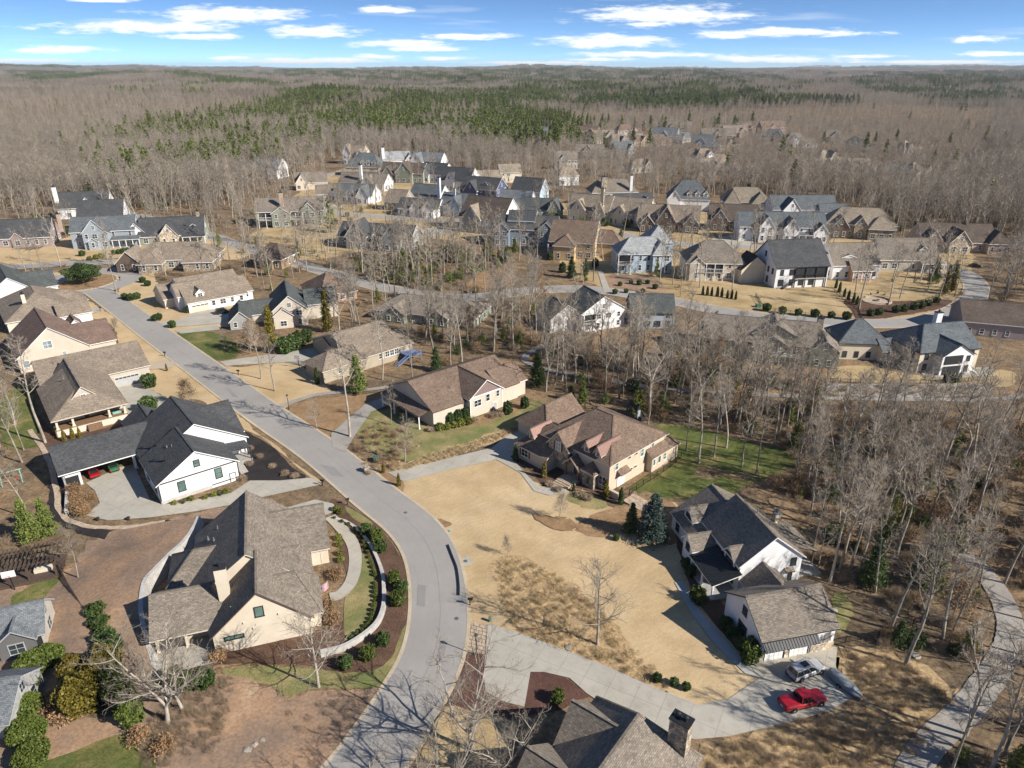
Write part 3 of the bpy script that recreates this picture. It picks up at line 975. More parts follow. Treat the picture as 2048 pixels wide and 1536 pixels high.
class House:
    def __init__(s, name, label, o, oz, rot, wall, roof, trim='t_white', lift=0.0, cat='house', world=None, group=None, rad=17, pane='glass'):
        p = Vector(world) if world else G(o[0], o[1], oz + lift)
        s.root = empty(name, (p.x, p.y, lift), R(rot))
        tag(s.root, label, cat, group)
        s.lift, s.wall, s.roof, s.trim, s.pane = lift, 'w_' + wall, 'sh_' + roof, trim, pane
        s.rot = rot
        HOUSES.append((p.x, p.y, rad, s))

    def part(s, name, mb, mats, parent=None):
        return mb.build(name, mats, parent or s.root)

    def box(s, name, b, mat, parent=None):
        mb = MB()
        mb.box(*b)
        return s.part(name, mb, mat, parent)

    def wing(s, x0, y0, x1, y1, eave, rise, axis='x', hip=(0, 0), z0=None, oh=.45, rk=.35, wall=None, roof=None, trim=None, walls=True, ribs=0, th=.2, gablewall=None):
        z0 = -s.lift - .3 if z0 is None else z0
        wall = wall and 'w_' + wall or s.wall
        roofm = (roof if roof and not roof in SHINGLES else roof and 'sh_' + roof) or s.roof
        trim = trim or s.trim
        if axis == 'x':
            u0, u1, v0, v1 = x0, x1, y0, y1
            T = lambda u, v, z: (u, v, z)
        else:
            u0, u1, v0, v1 = y0, y1, -x1, -x0
            T = lambda u, v, z: (-v, u, z)
        bb = getattr(s, 'bb', None)
        s.bb = (x0, y0, x1, y1) if bb is None else (min(bb[0], x0), min(bb[1], y0), max(bb[2], x1), max(bb[3], y1))
        vm, hd = (v0 + v1) / 2, (v1 - v0) / 2
        sl_ = rise / hd
        ze, zr = eave - oh * sl_, eave + rise
        h0, h1 = hip
        a0 = u0 - (oh if h0 else rk)
        a1 = u1 + (oh if h1 else rk)
        r0 = u0 + h0 if h0 else a0
        r1 = u1 - h1 if h1 else a1
        lo, hi = v0 - oh, v1 + oh
        top = [[(a0, lo, ze), (a1, lo, ze), (r1, vm, zr), (r0, vm, zr)], [(a1, hi, ze), (a0, hi, ze), (r0, vm, zr), (r1, vm, zr)]]
        if h0:
            top.append([(a0, hi, ze), (a0, lo, ze), (r0, vm, zr)])
        if h1:
            top.append([(a1, lo, ze), (a1, hi, ze), (r1, vm, zr)])
        mb = MB()
        for f in top:
            mb.face([T(*p) for p in f], 0)
            mb.face([T(p[0], p[1], p[2] - th) for p in reversed(f)], 1)
        edges = [((a0, lo, ze), (a1, lo, ze)), ((a1, hi, ze), (a0, hi, ze))]
        edges += [((a0, hi, ze), (a0, lo, ze))] if h0 else [((a0, vm, zr), (a0, lo, ze)), ((a0, hi, ze), (a0, vm, zr))]
        edges += [((a1, lo, ze), (a1, hi, ze))] if h1 else [((a1, lo, ze), (a1, vm, zr)), ((a1, vm, zr), (a1, hi, ze))]
        for a, b in edges:
            mb.face([T(a[0], a[1], a[2] - th), T(b[0], b[1], b[2] - th), T(*b), T(*a)], 1)
        if ribs:
            u = a0 + ribs / 2
            while u < a1:
                for lo_ in (lo, hi):
                    mb.beam(T(u, lo_, ze + .02), T(u, vm, zr + .02), .05, .07, 0)
                u += ribs
        if r1 - r0 > .5:
            mb.beam(T(r0, vm, zr + .0), T(r1, vm, zr + .0), .34, .07, 0)
        if h0 and not ribs:
            mb.beam(T(a0, lo, ze + .0), T(r0, vm, zr + .0), .28, .07, 0)
            mb.beam(T(a0, hi, ze + .0), T(r0, vm, zr + .0), .28, .07, 0)
        if h1 and not ribs:
            mb.beam(T(a1, lo, ze + .0), T(r1, vm, zr + .0), .28, .07, 0)
            mb.beam(T(a1, hi, ze + .0), T(r1, vm, zr + .0), .28, .07, 0)
        r = s.part('roof', mb, [roofm, trim])
        if walls:
            w = MB()
            et = eave - .06
            w.face([T(u0, v0, z0), T(u1, v0, z0), T(u1, v0, et), T(u0, v0, et)])
            w.face([T(u1, v1, z0), T(u0, v1, z0), T(u0, v1, et), T(u1, v1, et)])
            if h0:
                w.face([T(u0, v1, z0), T(u0, v0, z0), T(u0, v0, et), T(u0, v1, et)])
            else:
                w.face([T(u0, v1, z0), T(u0, v0, z0), T(u0, v0, et), T(u0, vm, zr - .08), T(u0, v1, et)])
            if h1:
                w.face([T(u1, v0, z0), T(u1, v1, z0), T(u1, v1, et), T(u1, v0, et)])
            else:
                w.face([T(u1, v0, z0), T(u1, v1, z0), T(u1, v1, et), T(u1, vm, zr - .08), T(u1, v0, et)])
            s.part('wall', w, wall)
            if gablewall:   # cladding of another kind above the eaves of the gable ends
                g = MB()
                for uu, sg in ((u0, -1), (u1, 1)):
                    if (h0 if sg < 0 else h1):
                        continue
                    q = [(uu + sg * .03, v0 * sg if 0 else (v0 if sg > 0 else v1), et), (uu + sg * .03, (v1 if sg > 0 else v0), et), (uu + sg * .03, vm, zr - .12)]
                    g.face([T(*p) for p in q])
                if g.f:
                    s.part('gable_cladding', g, 'w_' + gablewall)
        return r

    def shed(s, x0, y0, x1, y1, zlo, zhi, d, mat=None, ribs=0, th=.16, trim=None, name='porch_roof'):
        mat = mat or s.roof
        z = {'S': (zlo, zlo, zhi, zhi), 'N': (zhi, zhi, zlo, zlo), 'E': (zhi, zlo, zlo, zhi), 'W': (zlo, zhi, zhi, zlo)}[d]
        P = [(x0, y0, z[0]), (x1, y0, z[1]), (x1, y1, z[2]), (x0, y1, z[3])]
        mb = MB()
        mb.face(P, 0)
        mb.face([(p[0], p[1], p[2] - th) for p in reversed(P)], 1)
        for i in range(4):
            a, b = P[i], P[(i + 1) % 4]
            mb.face([(a[0], a[1], a[2] - th), (b[0], b[1], b[2] - th), b, a], 1)
        if ribs:
            if d in 'SN':
                x = x0 + ribs / 2
                while x < x1:
                    mb.beam((x, y0, z[0] + .03), (x, y1, z[3] + .03), .05, .08, 0)
                    x += ribs
            else:
                y = y0 + ribs / 2
                while y < y1:
                    mb.beam((x0, y, z[0] + .03), (x1, y, z[1] + .03), .05, .08, 0)
                    y += ribs
        return s.part(name, mb, [mat, trim or s.trim])

    def win(s, face, plane, u, z, w=1.0, h=1.5, style='dbl', trim=None, pane=None):
        fm, pm = win_meshes(w, h, style, trim or s.trim, pane or s.pane)
        loc = {'S': (u, plane - .02, z), 'N': (u, plane + .02, z), 'E': (plane + .02, u, z), 'W': (plane - .02, u, z)}[face]
        o = link('window', fm, s.root, loc, R(FACE[face]))
        link('pane', pm, o)
        return o

    def door(s, face, plane, u, w=1.0, h=2.1, z0=0.0, mat='t_brown'):
        mb = MB()
        mb.box(-w / 2, -.05, 0, w / 2, .02, h)
        loc = {'S': (u, plane - .02, z0), 'N': (u, plane + .02, z0), 'E': (plane + .02, u, z0), 'W': (plane - .02, u, z0)}[face]
        d = mb.build('door', mat, s.root, loc, R(FACE[face]))
        f = MB()
        for b in ((-w / 2 - .12, -.08, 0, -w / 2, .02, h + .12), (w / 2, -.08, 0, w / 2 + .12, .02, h + .12), (-w / 2, -.08, h, w / 2, .02, h + .12)):
            f.box(*b)
        f.build('frame', s.trim, d)
        return d

    def garage(s, face, plane, u, w, h=2.3, z0=0.0, mat='t_white', rows=4, cols=4, panels=True, lights=False):
        mb = MB()
        mb.box(-w / 2, -.02, 0, w / 2, .02, h)
        loc = {'S': (u, plane - .03, z0), 'N': (u, plane + .03, z0), 'E': (plane + .03, u, z0), 'W': (plane - .03, u, z0)}[face]
        d = mb.build('garage_door', mat, s.root, loc, R(FACE[face]))
        f = MB()
        for b in ((-w / 2 - .15, -.08, 0, -w / 2, .02, h + .15), (w / 2, -.08, 0, w / 2 + .15, .02, h + .15), (-w / 2, -.08, h, w / 2, .02, h + .15)):
            f.box(*b)
        f.build('frame', s.trim, d)
        if panels:
            pw, ph = w / cols, h / rows
            pm = MB()
            pm.box(-pw * .42, -.05, -ph * .38, pw * .42, -.01, ph * .38)
            me = pm.mesh('panel', mat, uv=False)
            gm = MB()
            gm.box(-pw * .42, -.05, -ph * .3, pw * .42, -.01, ph * .3)
            gme = gm.mesh('pane', 'glass', uv=False)
            for i in range(cols):
                for j in range(rows):
                    g_ = lights and j == rows - 1
                    link('pane' if g_ else 'panel', gme if g_ else me, d, (-w / 2 + (i + .5) * pw, 0, (j + .5) * ph))
        return d

    def chimney(s, x, y, w, d, z0, z1, mat='w_stone', cap='t_dark', flues=1):
        mb = MB()
        mb.box(x - w / 2, y - d / 2, z0, x + w / 2, y + d / 2, z1)
        c = s.part('chimney', mb, mat)
        k = MB()
        k.box(x - w / 2 - .1, y - d / 2 - .1, z1, x + w / 2 + .1, y + d / 2 + .1, z1 + .16)
        s.part('cap', k, cap, c)
        for i in range(flues):
            fx = x + (i - (flues - 1) / 2) * w * .42
            l = MB()
            l.lathe([(.22, z1 + .16), (.22, z1 + .6), (.3, z1 + .62), (.3, z1 + .75), (.1, z1 + .85)], 10, (fx, y, 0))
            s.part('flue', l, 'metal_dark' if cap == 't_dark' else cap, c)
        return c

    def post(s, x, y, z0, z1, w=.3, mat=None):
        mb = MB()
        mb.box(x - w / 2, y - w / 2, z0, x + w / 2, y + w / 2, z1)
        mb.box(x - w * .75, y - w * .75, z0, x + w * .75, y + w * .75, z0 + .28)
        mb.box(x - w * .7, y - w * .7, z1 - .16, x + w * .7, y + w * .7, z1 - .002)
        return s.part('post', mb, mat or s.trim)

    def vent(s, x, y, z, h=.5, r=.09, mat='metal_grey'):
        mb = MB()
        mb.lathe([(r * 1.9, z - .3), (r * 1.9, z + .02), (r, z + .06), (r, z + h)], 8, (x, y, 0))
        return s.part('roof_vent', mb, mat)

    def autowin(s, face, plane, a, b, eave, seed=0, gable=0.0):
        rr = random.Random(seed + int(plane * 10) + ord(face))
        n = max(1, int((b - a) / 3.0))
        lv = [1.55] if eave < 4.6 else [1.5, 4.25]
        for z in lv:
            if z + .9 > eave:
                continue
            for i in range(n):
                if n > 2 and rr.random() < .22:
                    continue
                u = a + (i + .5) * (b - a) / n
                s.win(face, plane, u, z, rr.choice((.9, 1.0, 1.7)), 1.5 if z < 3 else 1.35, 'dbl')
        if gable > 2.4:
            s.win(face, plane, (a + b) / 2, eave + .35 * gable, .9, 1.2, 'grid')


# ---- the tan house inside the bend
h = House('tan_house', 'tan stucco house with grey shingle roof behind the curved block wall and low round shrubs', (433, 1312), 0, 18.5, 'cream', 'weather', 't_cream', rad=20)
h.wing(0, 0.2, 12.6, 9, 3.4, 5.7, 'y', roof='weather', trim='t_brown')
h.wing(-3.2, 8.2, 13.2, 24.8, 3.4, 6.3, 'y')
h.wing(-7.6, 2.7, 2.5, 12.2, 3.15, 3.2, 'x', hip=(0, 3), oh=.5, walls=False)
h.wing(-6.4, 13.0, 3.0, 20.6, 3.3, 2.7, 'x', hip=(3.4, 0))
h.wing(5, 15.3, 16.2, 27.4, 3.3, 4.0, 'x', hip=(0, 0))
h.wing(7.2, 11.2, 11.8, 14.6, 4.6, 1.5, 'x', z0=3.2)
h.wing(5.5, 1.3, 13.9, 8.8, 3.2, 4.2, 'x', hip=(0, 2.6))
w_ = MB()
w_.box(-7.6, 4.4, -.3, .2, 12.1, 3.1)
h.part('wall', w_, 'w_cream')
for x in (-7.3, -3.7, -.7):
    h.post(x, 3.0, 0, 3.0, .32, 't_cream')
h.box('patio', (-8.4, -1.2, -.2, .2, 4.4, .09), 'concrete')
h.box('screen', (-7.1, 3.2, .1, -3.9, 3.24, 2.9), 'screen')
h.chimney(1.7, 5.6, 1.5, 1.1, 3, 10.0, 'w_cream', 't_dark', 1)
h.win('S', .2, 6.2, 5.7, 1.0, 1.5, 'one', 't_dark', 'glass_green')
h.win('S', .2, 2.6, 2.35, 2.3, .45, 'two', 't_dark', 'glass_green')
for u, z in ((4.1, 4.4), (8.6, 4.7), (5.2, 3.2)):
    h.box('wall_vent', (u - .12, .02, z - .12, u + .12, .18, z + .12), 't_cream')
h.garage('S', 15.3, 13.4, 3.2, 2.3, 0, 't_cream', panels=False)
h.win('E', 13.9, 3.4, 1.7, 1.4, 1.5, 'dbl', 't_dark')
h.win('E', 13.9, 6.4, 1.7, 1.4, 1.5, 'dbl', 't_dark')
for v in ((-1.2, 20.2, 5.2), (.3, 21.2, 6.1), (-.2, 18.6, 5.8), (2.6, 2.2, 5.4)):
    h.vent(*v)

# ---- white farmhouse with carport
h = House('white_farmhouse', 'white board and batten farmhouse with dark roof and a two bay carport', (311, 972), 3.6, 38.3, 'whiteboard', 'charcoal', 't_dark', lift=.7, rad=22)
h.wing(.4, .4, 14.4, 12, 3.6, 4.4, 'y', trim='t_white')
h.wing(.9, 9.2, 19.2, 24.6, 3.4, 5.7, 'y', trim='t_white')
h.wing(8, 12.5, 19.6, 27.5, 3.3, 3.9, 'x', trim='t_white')
h.wing(-12.6, 16.7, 4, 29.6, 2.9, 2.9, 'x', walls=False, trim='t_white')
h.wing(1.5, 24, 9, 33, 2.9, 2.6, 'y', trim='t_white')
w_ = MB()
w_.box(-12.3, 28.9, -1, .9, 29.3, 2.8)
w_.box(-12.3, 17.0, -1, -11.9, 28.9, 2.8)
w_.box(-12.3, 17.0, -1, -9.4, 17.4, 2.8)
h.part('wall', w_, 'w_whitelap')
h.door('S', 17.0, -10.9, 1.9, 2.1, -.7, 't_dark')
h.post(-.2, 17.1, -.7, 2.7, .45, 't_white')
b_ = MB()
for k in range(33):
    x = .6 + k * .42
    top = 3.5 + (4.4 * (1 - abs(x - 7.4) / 7.0) if 1 else 0)
    b_.box(x - .03, .36, -.2, x + .03, .41, max(3.3, top - .35))
h.part('battens', b_, 't_white')
h.box('band_board', (.38, .30, 3.28, 14.42, .352, 3.5), 't_dark')
h.box('corner_board', (.34, .33, -1, .52, .52, 3.4), 't_dark')
h.box('corner_board', (14.3, .33, -1, 14.46, .52, 3.4), 't_dark')
h.box('foundation', (.36, .32, -1, 9.3, .6, .0), 'blockwall')
h.box('skirt_board', (9.3, .31, -.1, 14.42, .58, .06), 't_dark')
h.win('S', .4, 7.4, 5.4, .9, 1.15, 'dbl', 't_dark', 'glass_green')
h.win('S', .4, 4.2, 1.75, 1.15, 1.9, 'dbl', 't_dark', 'glass_green')
h.win('S', .4, 10.8, 2.05, 1.1, 1.9, 'dbl', 't_dark', 'glass_green')
h.door('S', .4, 13.2, .95, 1.7, -.6, 't_white')
for yv in (3, 8.5):
    h.win('W', .4, yv, 1.7, 1.2, 1.7, 'dbl', 't_dark')
for (x, y, z) in ((3.2, 4.6, 5.9), (3.4, 11.6, 5.9)):
    h.vent(x, y, z, 1.25, .13, 't_dark')
    h.box('flue_cap', (x - .1, y - .1, z + 1.25, x + .5, y + .1, z + 1.38), 't_dark')
h.vent(4.5, 8.3, 6.3, .35)
h.vent(5.2, 7.4, 6.6, .35)
h.shed(14.6, 5.5, 18.8, 9.4, 2.6, 3.1, 'E', trim='t_dark')
for yv in (5.7, 7.4, 9.2):
    h.post(18.6, yv, -.7, 2.5, .2, 't_dark')
h.box('porch_floor', (14.5, 5.6, -.7, 18.8, 9.4, .05), 'wood_grey')
st = MB()
for k in range(8):
    st.box(15.2 + 0, 2.0 + k * .45, -.7, 16.6, 2.45 + k * .45, -.62 + k * .1)
h.part('stairs', st, 'wood_grey')

# ---- beige bungalow with deep porch
h = House('porch_bungalow', 'grey beige bungalow with long timber porch and steep front gable facing the garden', (101, 842), 3.0, 38.4, 'greige', 'driftwood', 't_cream', lift=1.3, rad=21)
h.wing(.4, .4, 14.4, 21, 3.0, 4.2, 'y', hip=(6.2, 0), walls=False)
h.wing(3.8, 3.9, 10.6, 24.5, 4.1, 3.5, 'y', z0=2.6, trim='t_cream')
h.wing(1.2, 20.6, 23.9, 39, 3.0, 3.6, 'x')
w_ = MB()
w_.box(1.0, 3.9, -1.6, 14.1, 21, 2.9)
h.part('wall', w_, 'w_greige')
for x in (.9, 3.9, 10.9, 14.0):
    h.post(x, .9, .25, 2.75, .42, 't_cream')
h.box('porch_floor', (.3, .4, -1.6, 14.4, 4, .25), 'wood')
h.box('porch_skirt', (.5, .32, -1.6, 14.2, .39, .1), 't_cream')
st = MB()
for k in range(3):
    st.box(6.2, -.2 - k * .35, -1.6, 9.0, .15 - k * .35, .02 - k * .4)
h.part('stairs', st, 'wood')
for u in (2.6, 5.4, 8.2, 12.0):
    h.win('S', 3.9, u, 1.6, 1.1, 1.5, 'dbl')
h.door('S', 3.9, 6.9, 1.0, 2.1, .25)
h.win('S', 3.9, 7.2, 5.2, .9, .8, 'two', 't_white')
h.garage('S', 20.6, 18.6, 5.3, 2.3, -1.0, 't_grey', 4, 6, True, True)
h.vent(5.2, 14, 6.6, .7)
h.vent(16, 27.5, 5.7, .4)
h.vent(5, 27.5, 5.7, .4)
h.box('bench', (11.6, 1.6, .25, 13.4, 2.1, .7), 'teal_wood')

# ---- beige gable house and its neighbours along the left side
h = House('beige_gable_house', 'beige siding house with brown roof and one broad gable holding a four light window', (30.5, 718.4), 3.0, 38.8, 'beige', 'brown2', 't_white', lift=1.2, rad=20)
h.wing(.4, .4, 16.6, 21.5, 3.0, 6.6, 'y')
h.wing(10, .9, 23.2, 19.5, 2.9, 3.4, 'x')
h.wing(15.2, 19.0, 18.4, 25, 3.4, 1.6, 'y', wall='white')
h.win('S', .4, 7.6, 5.0, 1.9, 1.9, 'grid', 't_white', 'glass_pale')
h.win('S', .4, 10.8, 1.9, .8, .9, 'dbl', 't_white', 'glass_pale')
h.win('S', .4, 2.0, 1.0, 1.4, 1.7, 'dbl', 't_white', 'glass_pale')
h = House('grey_hip_house', 'wide grey brown hip roof house between the beige gable house and the loop', (0, 0), 0, 38.8, 'cream', 'driftwood', world=(-147.5, 196.5, 0), lift=.6, rad=20)
h.wing(0, 0, 19, 27, 3.3, 5.2, 'y', hip=(9, 9))
h.wing(13, -3, 21.5, 6, 3.1, 2.6, 'x', wall='white')
h.wing(14, 12, 23, 21, 3.1, 2.8, 'x', hip=(0, 4))
h.autowin('E', 19, 3, 26, 3.3)
h.chimney(6, 6, 1.0, 1.0, 5, 9.2, 'w_cream')
h = House('slate_roof_white_house', 'white gabled house with slate green roof beside the grey brown hip roof house', (0, 0), 0, 38.8, 'white', 'green', world=(-168, 219, 0), lift=.8, rad=18)
h.wing(0, 0, 13, 24, 4.2, 4.8, 'y')
h.wing(8, 4, 20, 20, 3.4, 3.8, 'x')
h.wing(13, 9, 16.5, 13, 4.3, 1.6, 'x', z0=3)
h.autowin('S', 0, 1, 12, 4.2)
h.autowin('E', 20, 5, 19, 3.4)

# ---- tan stucco house with stone entry above the big lawn
h = House('stone_entry_house', 'large tan stucco house with brown hip roof, stone gable entry and copper dormers', (1221, 930), 5.8, 44.1, 'tan', 'brown', 't_cream', lift=.4, rad=22, pane='glass')
h.wing(.4, .4, 18.0, 17.0, 5.7, 4.5, 'y', hip=(6.5, 6))
h.wing(-.9, 9.4, 9, 14.4, 5.6, 2.9, 'x', wall='stone', trim='t_cream', z0=2.4)
h.wing(-2.6, 13.2, 9.5, 21.5, 3.0, 4.0, 'y', hip=(0, 4.4))
h.wing(-2.3, 13.6, 5.2, 17.6, 3.05, 2.0, 'x', hip=(2.2, 0))
h.wing(5.2, 20.5, 17, 29, 3.0, 3.4, 'x', hip=(4, 0))
h.wing(11.8, -1.0, 20.5, 6.4, 3.3, 2.6, 'x', hip=(0, 3.2))
h.wing(13, 8, 20, 15, 3.4, 2.8, 'x', hip=(0, 3.5))
h.wing(-1.4, 6.3, 1.6, 9.9, 2.9, 1.7, 'x', walls=False, trim='t_cream', wall='stone')
for yv in (6.5, 9.7):
    h.post(-1.1, yv, -.4, 2.8, .38, 'wood')
for yv in (3.4, 6.1):
    h.wing(.6, yv - .75, 6.4, yv + .75, 6.9, 1.3, 'x', z0=5.0, roof='metal_copper', ribs=.4, oh=.3, rk=.45, th=.1)
    h.win('W', .6, yv, 6.4, .7, .9, 'one', 't_white')
h.wing(-.9, 18.3, 4.2, 19.8, 5.3, 1.2, 'x', z0=3, roof='metal_copper', ribs=.4, oh=.3, rk=.45, th=.1)
h.win('W', -.9, 19.05, 4.7, .7, .8, 'one')
h.wing(-1.0, 2.9, 1.5, 5.6, 3.3, 1.2, 'x', hip=(1.2, 0), wall='stone')
h.win('W', -1.0, 4.2, 1.6, .45, 1.8, 'one', 't_brown')
h.win('W', .4, 1.9, 1.5, 1.5, 1.7, 'grid', 't_white')
h.win('W', -2.6, 19.2, 1.5, 1.7, 1.5, 'grid', 't_white')
for u in (18.0, 20.4):
    h.box('shutter', (-2.68, u - .22, .7, -2.6, u + .22, 2.4), 't_brown')
for u in (.85, 2.95):
    h.box('shutter', (.33, u - .2, .6, .4, u + .2, 2.4), 't_brown')
h.win('W', -.9, 11.9, 5.3, 1.1, 1.7, 'grid', 't_white', 'glass_pale')
for u in (11.0, 12.8):
    h.box('shutter', (-.98, u - .2, 4.4, -.9, u + .2, 6.2), 't_brown')
h.door('W', .4, 8.1, 1.6, 2.3, 0, 'wood_dark')
h.win('S', .4, 2.4, 4.5, .9, 1.7, 'dbl', 't_white', 'glass_green')
h.win('S', .4, 10.2, 4.3, .9, 1.7, 'dbl', 't_white', 'glass_green')
h.win('S', .4, 13.6, 4.2, .9, 1.7, 'dbl', 't_white', 'glass_green')
for u, z in ((6.2, 4.7), (8.3, 4.7), (7.0, 1.9), (8.3, 1.9)):
    h.win('S', .4, u, z, .75, .4, 'one', 't_cream')
for u in (3.4, 4.6):
    h.door('S', .4, u, .95, 2.15, -.3, 't_white')
h.shed(2.6, -.9, 5.5, .42, 2.7, 3.5, 'S')
h.win('S', -1.0, 12.5, 1.7, .6, 1.3, 'one', 't_white', 'glass_green')
h.win('S', -1.0, 14.2, 1.8, .8, 1.6, 'one', 't_white', 'glass_green')
h.win('S', -1.0, 16.0, 1.7, .7, 1.4, 'dbl', 't_white', 'glass_green')
h.vent(14.2, 6.0, 7.6, .4)
stp = MB()
for k in range(4):
    stp.box(-3.6 - k * .5, 6.4, -.5, -3.1 - k * .5, 9.8, .06 - k * .12)
stp.box(-3.1, 6.2, -.5, .4, 9.9, .12)
h.part('stairs', stp, 'flagstone')
sw = MB()
sw.prism([(-.6, -2.6), (.0, -2.6), (.0, .39), (-.6, .39)], -.5, 1.0)
h.part('stair_wall', sw, 'w_tan')

# ---- brown roofed house across the grassy bank
h = House('plum_gable_house', 'beige siding house with long brown roof and a plum batten gable above the grassy bank', (865, 824), 3.2, 40.5, 'beige', 'brown', 't_white', lift=1.0, rad=21)
h.wing(.4, .4, 24.6, 18.6, 3.2, 4.0, 'x', trim='t_brown')
h.wing(9.3, -1.1, 18.6, 9, 4.0, 3.3, 'y', gablewall='plum')
h.wing(19.5, .9, 27.4, 10, 3.1, 2.9, 'x')
h.box('band_board', (9.2, -1.2, 3.75, 18.7, -1.13, 4.0), 't_white')
for x in (9.24, 18.5):
    h.box('corner_board', (x, -1.18, -1.4, x + .18, -1.02, 4.0), 't_white')
h.win('S', -1.1, 11.4, 2.2, 1.9, 1.5, 'grid', 't_white')
h.win('S', -1.1, 14.3, 2.7, 1.0, 1.6, 'dbl', 't_white')
h.win('S', -1.1, 17.2, 2.9, .8, 1.4, 'dbl', 't_white')
h.door('S', -1.1, 16.4, .9, 1.9, -1.0, 't_grey')
h.post(.8, .7, -1, 3.0, .3, 't_white')
h.post(3.4, .7, -1, 3.0, .3, 't_white')
h.shed(-2.6, 1.5, .45, 17.5, 2.3, 3.1, 'W', trim='t_brown')
for yv in (2, 7, 12, 17):
    h.post(-2.3, yv, -1, 2.2, .22, 't_white')
for v in ((13.6, 7.8, 6.6), (8, 4.4, 5.1), (21, 5.5, 5.5)):
    h.vent(*v)

# ---- white house with the detached looking garage wing
h = House('white_gable_house', 'tall white gabled house with dark roof and metal roofed porch beside the spruce', (1474, 1188), 0, 13.0, 'white', 'weather', 't_dark', rad=19)
h.wing(0, .2, 10.2, 11.4, 5.4, 4.1, 'y', trim='t_white')
h.wing(-2.5, 9.8, 11, 17.6, 3.5, 4.2, 'y', trim='t_white')
h.wing(-4.0, 7.2, 3, 10.4, 3.7, 1.5, 'x', roof='weather', trim='t_white')
h.wing(-.3, 1.3, 4.4, 4.3, 5.2, 1.5, 'x', z0=2.6, roof='weather', trim='t_white')
h.wing(-1.6, 12.3, 4.2, 15.4, 5.3, 1.4, 'x', z0=3.6, roof='weather', trim='t_white')
h.wing(.6, -4.6, 6.6, .8, 2.8, 2.4, 'y', trim='t_white')
h.shed(-4.7, -.6, .02, 7.0, 2.75, 4.0, 'W', 'metal_dark', .42, trim='t_white')
for yv in (-.2, 3.1, 6.6):
    h.post(-4.3, yv, .15, 2.7, .26, 't_white')
h.box('porch_floor', (-4.6, -.5, -.2, 0, 6.9, .15), 'concrete_grey')
h.shed(10.2, 3.2, 15.2, 11.0, 2.9, 4.7, 'E', 'sh_weather')
for yv in (3.5, 7.2, 10.7):
    h.post(14.8, yv, 0, 2.8, .22, 'wood_dark')
h.box('deck', (10.2, 1.2, -.2, 15.0, 11, .35), 'wood_grey')
h.chimney(12.2, 10.4, 1.0, .9, 0, 5.6, 'w_lightstone', 'metal_grey', 1)
h.win('S', .2, 8.8, 4.3, .8, 1.3, 'dbl', 't_dark')
h.win('S', .2, 8.6, 1.5, .55, 1.3, 'one', 't_dark')
h.win('W', -.3, 2.8, 4.6, 1.9, 1.5, 'two', 't_dark')
h.win('W', -1.6, 13.85, 4.9, 1.6, .6, 'two', 't_dark')
h.win('W', -4.0, 8.8, 2.9, 1.0, 1.1, 'dbl', 't_dark')
h.win('W', 0, 2.2, 1.6, 1.2, 1.6, 'two', 't_dark')
h.door('W', 0, 4.6, 1.1, 2.1, .15, 't_dark')
h.win('W', -2.5, 11.5, 1.7, 1.0, 1.4, 'dbl', 't_dark')
h.win('W', -2.5, 15.5, 1.7, 1.0, 1.4, 'dbl', 't_dark')
h.shed(7.4, -.5, 8.9, .22, 3.0, 3.4, 'S', name='awning')
h.vent(7, 8.2, 8.1, .5)
h.vent(7.2, 5.0, 8.0, .5)
h = House('garage_house', 'white two door garage with stone base and striped metal awning beside the parked cars', (1517, 1325), 0, 13.0, 'white', 'weather', 't_dark', cat='garage', rad=12)
h.wing(0, 0, 10.9, 9.3, 4.15, 3.0, 'x', trim='t_dark')
for u in (2.05, 5.7):
    h.garage('S', 0, u, 2.75, 2.25, 0, 't_white', 4, 4)
h.box('stone_base', (7.5, -.12, -.2, 10.98, -.02, 1.3), 'w_lightstone')
h.box('stone_base', (-.08, -.14, -.2, .5, -.02, 1.2), 'w_lightstone')
h.box('stone_base', (3.62, -.14, -.2, 4.18, -.02, 1.2), 'w_lightstone')
h.shed(.1, -1.1, 8.1, -.02, 2.6, 3.35, 'S', 'awning_grey', .42, th=.08, trim='t_dark', name='awning')
for u in (.35, 3.9, 7.4):
    b_ = MB()
    b_.beam((u, -1.1, 2.5), (u, -.1, 1.7), .12)
    h.part('bracket', b_, 't_white')
h.win('W', 0, 4.6, 4.7, .9, 1.2, 'dbl', 't_dark')
h.win('W', 0, 4.6, 1.6, 1.9, 1.7, 'two', 't_dark')
tr_ = MB()
rt = random.Random(3)
for k in range(26):
    t = k / 25
    tr_.beam((9.0 + 1.2 * t + rt.uniform(-.3, .3), -.1, 1.4 + .5 * rt.random()), (9.2 + 1.2 * t + rt.uniform(-.4, .4), -.06, 1.8 + 1.4 * rt.random()), .05)
h.part('climbing_vine', tr_, 'bark')

# ---- roofs at the bottom edge with the stone chimney
h = House('stone_chimney_house', 'steep grey brown roofs with a big stone chimney and twin flues beside the shared drive', (0, 0), 0, -37.2, 'cream', 'weather', 't_cream', world=(8.9, 49.14, 0), rad=18)
h.wing(-6.3, -18, 6.3, 10.2, 4.2, 3.9, 'y', hip=(0, 2.2), trim='t_brown')
h.wing(-6.7, 2.4, 0, 9.4, 3.9, 3.4, 'x', trim='t_brown', rk=.5)
h.wing(-7.4, -5.6, 0, 2.2, 3.5, 3.4, 'x', trim='t_brown', rk=.5)
h.wing(2, -7, 9, 1, 4.1, 3.0, 'x', hip=(0, 3))
h.chimney(4.3, 9.2, 2.1, 1.4, 0, 9.2, 'w_stone', 'metal_dark', 2)
h.autowin('W', -6.7, 3.4, 8.4, 3.9)
h.autowin('W', -7.4, -5, 1, 3.5)
# ---- houses of the middle distance


